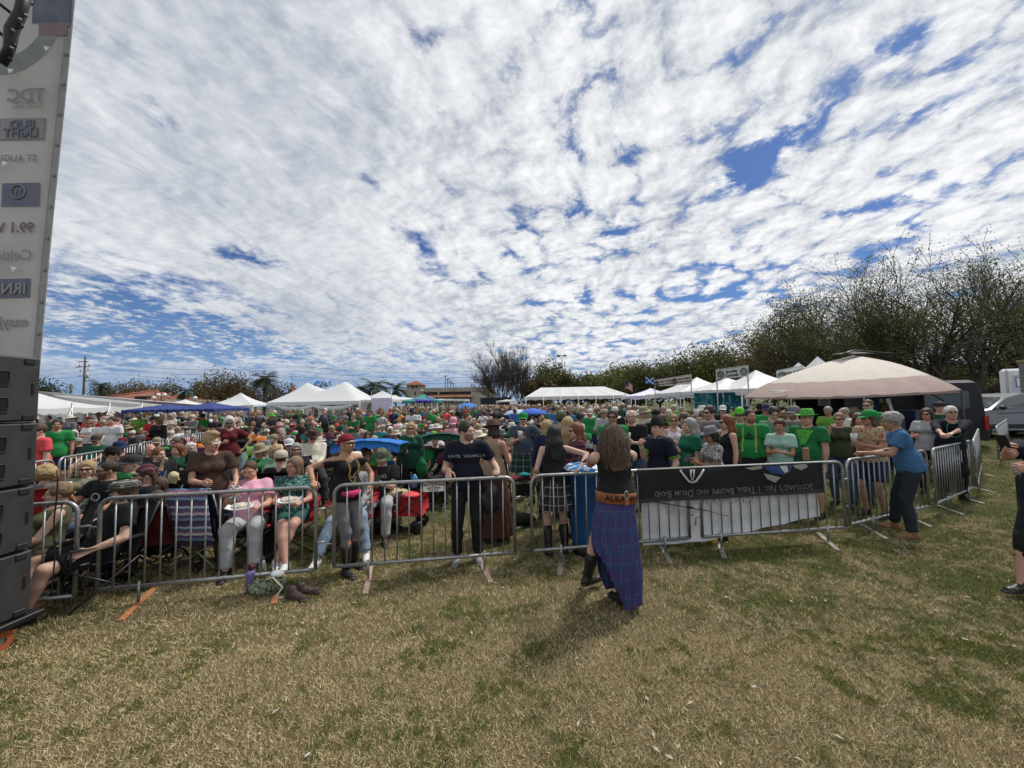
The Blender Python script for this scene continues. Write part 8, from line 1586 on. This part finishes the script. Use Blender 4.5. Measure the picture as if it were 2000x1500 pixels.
    g = at(512, 1136, 0); b = MB(); b.lathe([(.001, 0), (.037, 0), (.037, .19), (.025, .215), (.022, .235), (.001, .235)], 14); r = thing('steel_flask', g, 'brushed steel flask with black cap beside the lilac tumbler', 'flask'); b.build('body', galv, r); b = MB(); b.lathe([(.024, .235), (.024, .26), (.001, .262)], 10); b.tube([(-.02, 0, .25), (0, 0, .29), (.02, 0, .25)], .004, 5); b.build('cap', black_pl, r)
    g = at(525, 1158, 0); v = Vol((-.3, -.16, -.02), (.3, .16, .26), .015); v.ell((-.05, 0, .06), (.17, .09, .085), 0); v.ell((.09, .0, .09), (.10, .08, .09), .03); v.rough(.018, 32, 3); q = put('tote_bag', mesh_of('tote_bag', *v.mesh(1), pattern('sage palm print', (.22, .27, .15), (.03, .04, .03), (.45, .48, .40), scale=22, thr=.5)), None, loc=g); tag(q, 'slumped sage green leaf print tote at the barrier foot', 'bag'); b = MB(); b.tube([(.0, -.05, .15), (.10, -.10, .20), (.20, -.10, .10), (.14, -.12, .01), (.22, -.13, .012)], .010, 6); b.build('strap', CL('cream'), q); b = MB(); v = Vol((-.1, -.1, -.05), (.1, .1, .1), .015); v.ell((0, 0, 0), (.07, .05, .035), 0); v.rough(.012, 60, 1); q2 = put('tissue', mesh_of('tissue', *v.mesh(0), white_paint), None, loc=g + Vector((.10, -.02, .20))); tag(q2, 'crumpled white tissue lying on the leaf print tote', 'tissue')
    for i, (px, py, rz, lab) in enumerate(((572, 1152, 70, 'brown black sandal lying by the tote, the one nearer the tote'), (590, 1144, 100, 'brown black sandal lying outermost beside the tote'))): g = at(px, py, .086); q = put('sandal', shoe_mesh('low'), None, loc=g, rot=(0, 0, R(rz))); (q.data.materials.append(SHOES['black']) if not q.data.materials else None); q.material_slots[0].link = 'OBJECT'; q.material_slots[0].material = mat('brown black sandal', (.05, .03, .028), rough=.6, var=.3); tag(q, lab, 'shoe')
    # yellow pot under the banner, royal bag, walker
    g = at(1402, 1060, 0); g = Vector((gx(1392, 5.25, .1), 5.25, 0)); b = MB(); b.lathe([(.001, 0), (.05, 0), (.065, .2), (.06, .2)], 14); tag(b.build('yellow_cup', CL('yellow'), None, loc=g), 'yellow cup standing under the white sheet', 'cup')
    x = gx(515, 5.5, .4); b = MB(); v = Vol((-.15, -.12, -.02), (.15, .12, .45), .02); v.ell((0, 0, .18), (.10, .08, .19), 0); v.rough(.012, 25, 1); q = put('blue_bag', mesh_of('blue_bag', *v.mesh(1), CL('royal')), None, loc=(x, 5.5, .02)); tag(q, 'royal blue bag on the grass between two seated people', 'bag'); b = MB(); b.lathe([(.001, 0), (.045, 0), (.048, .2), (.02, .25), (.02, .28), (.001, .28)], 12); tag(b.build('water_bottle', mat('clear bottle', (.40, .46, .48), rough=.1, spec=.8), None, loc=(gx(519, 5.3, .6), 5.3, .55)), 'clear water bottle beside the person in the pink tee', 'bottle'); b = MB(); b.box((0, 0, .27), (.34, .3, .54), bev=.02); tag(b.build('side_table', dark_steel, None, smooth=False, loc=(gx(519, 5.3, .6), 5.3, 0)), 'small dark folding side table holding a water bottle', 'table')
    x, y = gx(1020, 7.1, .5), 7.1; r = thing('rollator', (x, y, 0), 'black rollator with dark red seat and teal towel', 'walker', R(12))
    for sx in (-1, 1):
        for sy in (-1, 1): b = MB(); b.tube([(sx * .26, sy * .28, .1), (sx * .24, 0, .50), (sx * .25, .22, .92)], .014, 6); b.build('leg', dark_steel, r); b = MB(); b.lathe([(.03, -.018), (.09, -.018), (.10, 0), (.09, .018), (.03, .018)], 14, M=Matrix.Rotation(math.pi / 2, 3, 'Y')); b.build('wheel', black_pl, r, loc=(sx * .27, sy * .28, .10))
    b = MB(); b.box((0, 0, .56), (.46, .30, .05), bev=.02); b.build('seat', CL('maroon'), r, smooth=False); b = MB(); b.box((0, -.16, .40), (.36, .12, .26), bev=.03); b.build('basket', black_pl, r, smooth=False); v = Vol((-.2, -.15, -.1), (.2, .15, .1), .02); v.ell((0, 0, 0), (.13, .08, .04), 0); v.rough(.02, 30, 1); q = put('teal_towel', mesh_of('teal_towel', *v.mesh(1), CL('teal')), None, loc=(x + .03, y - .1, .63)); tag(q, 'teal towel folded on the black rollator', 'towel')
    b = MB(); v = Vol((-.3, -.2, -.02), (.3, .2, .3), .025); v.ell((0, 0, .08), (.22, .14, .10), 0); v.rough(.02, 20, 2); q = put('black_bag', mesh_of('black_bag', *v.mesh(1), CL('black')), None, loc=(gx(1020, 6.2, .1), 6.2, 0)); tag(q, 'black bag lying on the grass before the rollator', 'bag')
    for i, (px, py) in enumerate(((968, 1138), (983, 1147), (868, 1134), (1185, 1163), (1418, 1166), (1612, 1173), (1885, 1248), (1472, 1341), (600, 1474))): g = at(px, py, .02); prop_box('paper_scrap', g, (.034 - .003 * (i % 3), .014, .005), mat('dull paper', (.42, .40, .36)), ['pale scrap by the pink barrier foot', 'second pale scrap just past the pink barrier foot', 'twig like scrap below the black shoes', 'pale scrap near the kilted person', 'pale scrap out in front of the white sheet', 'curled scrap in the turf before the blue tee', 'lone scrap toward the phone holder', 'pale wood chip in the open turf', 'small pale scrap at the bottom of the turf'][i], 'scrap', i * .9, .002)
stuff_on_grass()
# ================================================================ the crowd behind: individuals, then the far mass
def crowd():
    rs = random.Random(34); col_rec = {}
    T = []
    def tmpl(key, **k):
        P = dict(POSES[k.pop('pose')]); P.update(k); P['tm'] = CL('green'); P['bm'] = CL('denim')
        if 'hat' in P: P['hm'] = CL('white')
        r, J = build_person(P, 0, 0, 'x', h=.034, fine=False); T.append((key, P, r)); return r
    for pose, kind in (('sit', 'sit'), ('sitarms', 'sit'), ('sitphone', 'sit'), ('stand', 'stand'), ('two', 'stand'), ('holdone', 'stand'), ('hips', 'stand'), ('fold', 'stand')):
        opts = [(False, 'short', None, None, .3, 'tee'), (False, 'short', 'cap', 'sun', .7, 'tee'), (True, 'long', None, 'sun', .3, 'tee'), (True, 'bob', 'straw', None, .5, 'long'), (False, 'balding', None, 'sun', .5, 'long'), (False, 'short', 'boonie', 'sun', .2, 'tee')]
        if pose in ('sitphone', 'fold', 'hips'): opts = opts[1:5:2] + opts[2:3]
        for fem, hair, hat, gl, fat, top in opts:
            k = dict(pose=pose, fem=fem, hair=hair, fat=fat, top=top, yaw=rs.uniform(-25, 15), pitch=rs.uniform(-2, 12), bot=rs.choice(['jeans', 'shorts', 'jeans']))
            if hat: k['hat'] = hat
            if gl: k['gl'] = gl
            tmpl((kind, hat, hair), **k)
    zones = [(300, 'before the open pole tent'), (430, 'before the navy canopies'), (520, 'before the white square tent'), (640, 'before the twin peaked tent'), (740, 'before the arched window wall'), (830, 'before the pointed tents'), (960, 'before the parking garage'), (1035, 'before the tall bare tree'), (1130, 'before the near marquee half'), (1232, 'before the far marquee end'), (1310, 'before the feather banner'), (1400, 'before the drinks signs'), (1480, 'before the cocktails sign'), (2100, 'by the tan canopy')]
    tops = ['green'] * 4 + ['kelly'] * 3 + ['black'] * 9 + ['white'] * 4 + ['grey'] * 4 + ['charcoal'] * 3 + ['navy'] * 2 + ['blue', 'sky', 'lgrey', 'red', 'coral', 'pink', 'lime', 'dkgreen', 'dkgreen', 'olive', 'beige', 'teal', 'plum', 'charcoal', 'sage', 'maroon', 'mint', 'royal', 'orange', 'khaki']
    nm = {'kelly': 'bright green', 'dkgreen': 'dark green', 'lgrey': 'pale grey', 'sky': 'light blue', 'ldenim': 'light denim', 'plum': 'dark plum', 'royal': 'royal blue', 'charcoal': 'charcoal', 'mint': 'pale mint', 'sage': 'sage green'}
    hatc = ['white', 'green', 'navy', 'black', 'grey', 'beige', 'khaki', 'charcoal', 'black', 'maroon', 'cream', 'brown', 'lime', 'pink']; hairc = ['brown', 'dark', 'light', 'blond', 'grey', 'white', 'black', 'red']
    hn = {'light': 'light brown', 'dark': 'dark'}
    line = [(104, 6.8), (205, 8.2), (268, 9.6), (322, 11.1), (372, 12.9), (422, 14.6), (478, 16.6), (600, 21.5)]
    def lined(px):
        for (a, b), (c, d) in zip(line, line[1:]):
            if a <= px <= c: return b + (d - b) * (px - a) / (c - a)
        return 0
    taken = [(o.location.x, o.location.y) for o in bpy.data.objects if o.parent is None and o.get('category') in ('person', 'walker', 'umbrella', 'wagon')]
    def free(x, y, dmin): return all((x - a) ** 2 + (y - b) ** 2 > dmin * dmin for a, b in taken)
    cand = []; d = 7.9
    while d < 20:
        x0, x1 = gx(60, d, 1.3), gx(1760 if d > 8 else 1150, d, 1.5); x = x0
        while x < x1:
            xx, yy = x + rs.uniform(-.14, .14), d + rs.uniform(-.22, .22); px = 1000 + F * xx / yy; x += .74 + .006 * d
            if abs(yy - lined(px)) < .45 or rs.random() < (.16 if d < 12 else .08): continue
            if px < 60 + 0 * d or (930 < px < 1075 and yy < 9.6) or (px > 1240 and yy > 15) or (px < 1240 and px > 1130 and yy < 8.5) or px > 1790: continue
            if px > 1560 and yy > 11: continue
            cand.append((yy, xx, px))
        d += .92 + .022 * d
    cand.sort(); recs = []; first = {}
    for yy, xx, px in cand:
        if len(recs) >= 212: break
        if not free(xx, yy, .52): continue
        taken.append((xx, yy)); ln = lined(px); standing = px > 1150 or (px < 480 and yy > ln > 0 and rs.random() < .7) or (yy > 15 and rs.random() < .35) or rs.random() < .04
        key, P, src = rs.choice([t for t in T if t[0][0] == ('stand' if standing else 'sit') and (t[0][1] not in ('straw', 'boonie') or rs.random() < .45)]); i = id(src)
        if i in first: r = copy_tree(src)
        else: r = src; first[i] = 1
        s = rs.uniform(.93, 1.04); r.scale = (s, s, s); face = rs.uniform(-60, 5) - math.degrees(math.atan2(xx, yy)); r.location = (xx, yy, 0); r.rotation_euler = (0, 0, R(face)); tp = rs.choice(tops if px < 1150 or rs.random() < .6 else ['green', 'kelly', 'kelly', 'lime']); ht = rs.choice(hatc) if key[1] != 'straw' else rs.choice(['beige', 'khaki', 'cream', 'brown']); hc = rs.choice(hairc if key[2] != 'balding' else ['grey', 'white']); sk = rs.choice(['fair', 'pink', 'tan', 'fair', 'pink', 'tan', 'olive', 'brown'])
        bt = rs.choice(['denim', 'black', 'charcoal', 'khaki', 'ldenim', 'navy', 'olive'])
        for c in r.children:
            n = c.name.split('.')[0]; m = {'body': SKIN[sk], 'shirt': CL(tp), 'trousers': CL(bt), 'shorts': CL(bt), 'hair': hair_mat(hc, HC[hc]), 'cap': CL(ht), 'hat': CL(ht)}.get(n)
            if m: c.material_slots[0].link = 'OBJECT'; c.material_slots[0].material = m
        z = [q for p_, q in zones if px < p_][0]; kindh = {'cap': 'cap', 'straw': 'straw hat', 'boonie': 'boonie hat'}.get(key[1])
        head = ('%s %s' % (ht if key[1] != 'straw' else {'beige': 'pale', 'khaki': 'khaki', 'cream': 'cream', 'brown': 'brown'}[ht], kindh)) if kindh else '%s %s' % (hn.get(hc, hc), {'balding': 'thinning hair', 'long': 'long hair', 'short': 'short hair', 'bob': 'hair'}[key[2]])
        base_l = '%s person in %s top, %s, %s' % ('standing' if standing else 'seated', nm.get(tp, tp), head, z); recs.append([base_l, yy, r, standing, tp, head, xx, face, z])
        r['category'] = 'person'; r['group'] = 'standing spectators in the crowd' if standing else 'seated spectators in the crowd'
    for key, P, src in T:
        if id(src) not in first:
            for c in list(src.children): bpy.data.objects.remove(c)
            bpy.data.objects.remove(src)
    by = {}
    for q in recs: by.setdefault(q[0], []).append(q)
    ordn = ['first', 'second', 'third', 'fourth', 'fifth', 'sixth', 'seventh']
    for k, v in by.items():
        v.sort(key=lambda q: q[1])
        for i, q in enumerate(v): q[2]['label'] = k if len(v) == 1 else k.replace(' person', ' person,', 0) + ', ' + ordn[i] + ' back'
    # chairs under the seated
    cc = ['navy', 'royal', 'black', 'dkgreen', 'maroon', 'red', 'grey', 'teal', 'blue']; srcs = {}; lab = {}
    for b_, yy, r, st_, tp, head, xx, face, z in recs:
        if st_ or yy > 13.5: continue
        cm = rs.choice(cc); a = R(face); x, y = xx - .15 * math.sin(a), yy + .15 * math.cos(a)
        if not srcs: q = chair(x, y, face, CL(cm), 'x', near=False); srcs[1] = q
        else: q = copy_tree(srcs[1]); q.location = (x, y, 0); q.rotation_euler = (0, 0, a)
        for c in q.children:
            if c.name.split('.')[0] in ('seat', 'backrest'): c.material_slots[0].link = 'OBJECT'; c.material_slots[0].material = CL(cm)
        l = '%s camp chair under %s top, %s, %s' % (cm if cm != 'dkgreen' else 'dark green', nm.get(tp, tp), head, z)
        lab[l] = lab.get(l, 0) + 1; q['label'] = l if lab[l] == 1 else l + ', ' + ordn[lab[l] - 1]
    last = max(q[1] for q in recs)
    # ---- the far mass
    V = []; Q = []; C = []; b0 = MB()
    def fig(seat):
        b = MB(); marks = []
        def mark(k): marks.append((k, len(b.v)))
        z = -.45 if seat else 0
        b.tube([(0, 0, .92 + z), (0, .01, 1.15 + z), (0, .01, 1.38 + z), (0, 0, 1.46 + z)], [.15, .16, .19, .09], 7); 
        for s in (-1, 1): b.tube([(s * .20, 0, 1.40 + z), (s * .25, .02, 1.18 + z)], [.06, .05], 5)
        mark('top')
        for s in (-1, 1): b.tube([(s * .25, .02, 1.18 + z), (s * .16, -.22, 1.06 + z)], [.04, .03], 5)
        v = []; b.lathe([(.001, -.13), (.055, -.10), (.078, -.02), (.085, .04), (.06, .10), (.001, .125)], 8, (0, -.01, 1.62 + z), 1, 1.15); b.tube([(0, 0, 1.42 + z), (0, 0, 1.52 + z)], .055, 6); mark('skin')
        b.lathe([(.088, -.03), (.096, .03), (.075, .10), (.001, .14)], 8, (0, .018, 1.63 + z), 1, 1.1); mark('hair')
        if not seat:
            for s in (-1, 1): b.tube([(s * .09, 0, .95), (s * .10, -.02, .5), (s * .11, 0, .02)], [.10, .07, .05], 5)
        else:
            for s in (-1, 1): b.tube([(s * .09, 0, .50), (s * .11, -.42, .52), (s * .11, -.46, .05)], [.09, .07, .05], 5)
        mark('bot'); return np.array(b.v), b.f, marks
    F_ = [fig(False), fig(True)]; nb = 0; VV = []; FF = []; CC = []; d = last - 1.2; rs2 = np.random.RandomState(6); cnt = 0
    crowdcol = [COL[k] for k in tops]; hcol = list(HC.values()) + [COL['white'], COL['white'], COL['green'], COL['khaki'], COL['beige'], COL['navy']]; scol = [(.52, .33, .25), (.50, .28, .21), (.38, .21, .135), (.30, .17, .105)]
    while d < 62:
        x0, x1 = gx(60 if d < 19 else 190, d, 1.3), gx(1240 if d > 14 else 1560, d, 1.5)
        x = x0
        while x < x1:
            xx, yy = x + rs2.uniform(-.15, .15), d + rs2.uniform(-.35, .35); px = 1000 + F * xx / yy; x += (.60 + .004 * d)
            if yy > 27 and 505 < px < 760 or (yy > 27 and px < 505) or (px > 1030 and yy > 36) or (px > 1230 and yy > 15.6): continue
            if rs2.rand() < .06 or not free(xx, yy, .5): continue
            seat = rs2.rand() < (.60 if yy < 26 and px < 1100 else .15); v, f, mk = F_[1 if seat else 0]; a = rs2.uniform(-.9, .6); s = rs2.uniform(.92, 1.06); c, s_ = math.cos(a), math.sin(a)
            w = np.stack([(v[:, 0] * c - v[:, 1] * s_) * s + xx, (v[:, 0] * s_ + v[:, 1] * c) * s + yy, v[:, 2] * s], 1); VV.append(w); FF += [tuple(i + nb for i in q) for q in f]; cl = np.zeros((len(v), 3)); o = 0
            cs = {'top': crowdcol[rs2.randint(len(crowdcol))], 'skin': scol[rs2.randint(4)], 'hair': hcol[rs2.randint(len(hcol))], 'bot': COL[['denim', 'black', 'khaki', 'charcoal'][rs2.randint(4)]]}
            for k, e in mk: cl[o:e] = cs[k]; o = e
            CC.append(cl); nb += len(v); cnt += 1
        d += .72 + .018 * d
    cm = mat('crowd', (1, 1, 1), rough=.8, var=0, kind='tint'); o = put('crowd', mesh_of('crowd', np.concatenate(VV), FF, cm, colr=np.concatenate(CC))); o['kind'] = 'stuff'
    print('INDIV', len(recs), 'LAST', last, 'FAR', cnt)
crowd()
print('TRIS', sum(len(m.loops) - 2 * len(m.polygons) for m in {o.data.name: o.data for o in bpy.data.objects if o.type == 'MESH'}.values()), 'OBJ', len(bpy.data.objects))
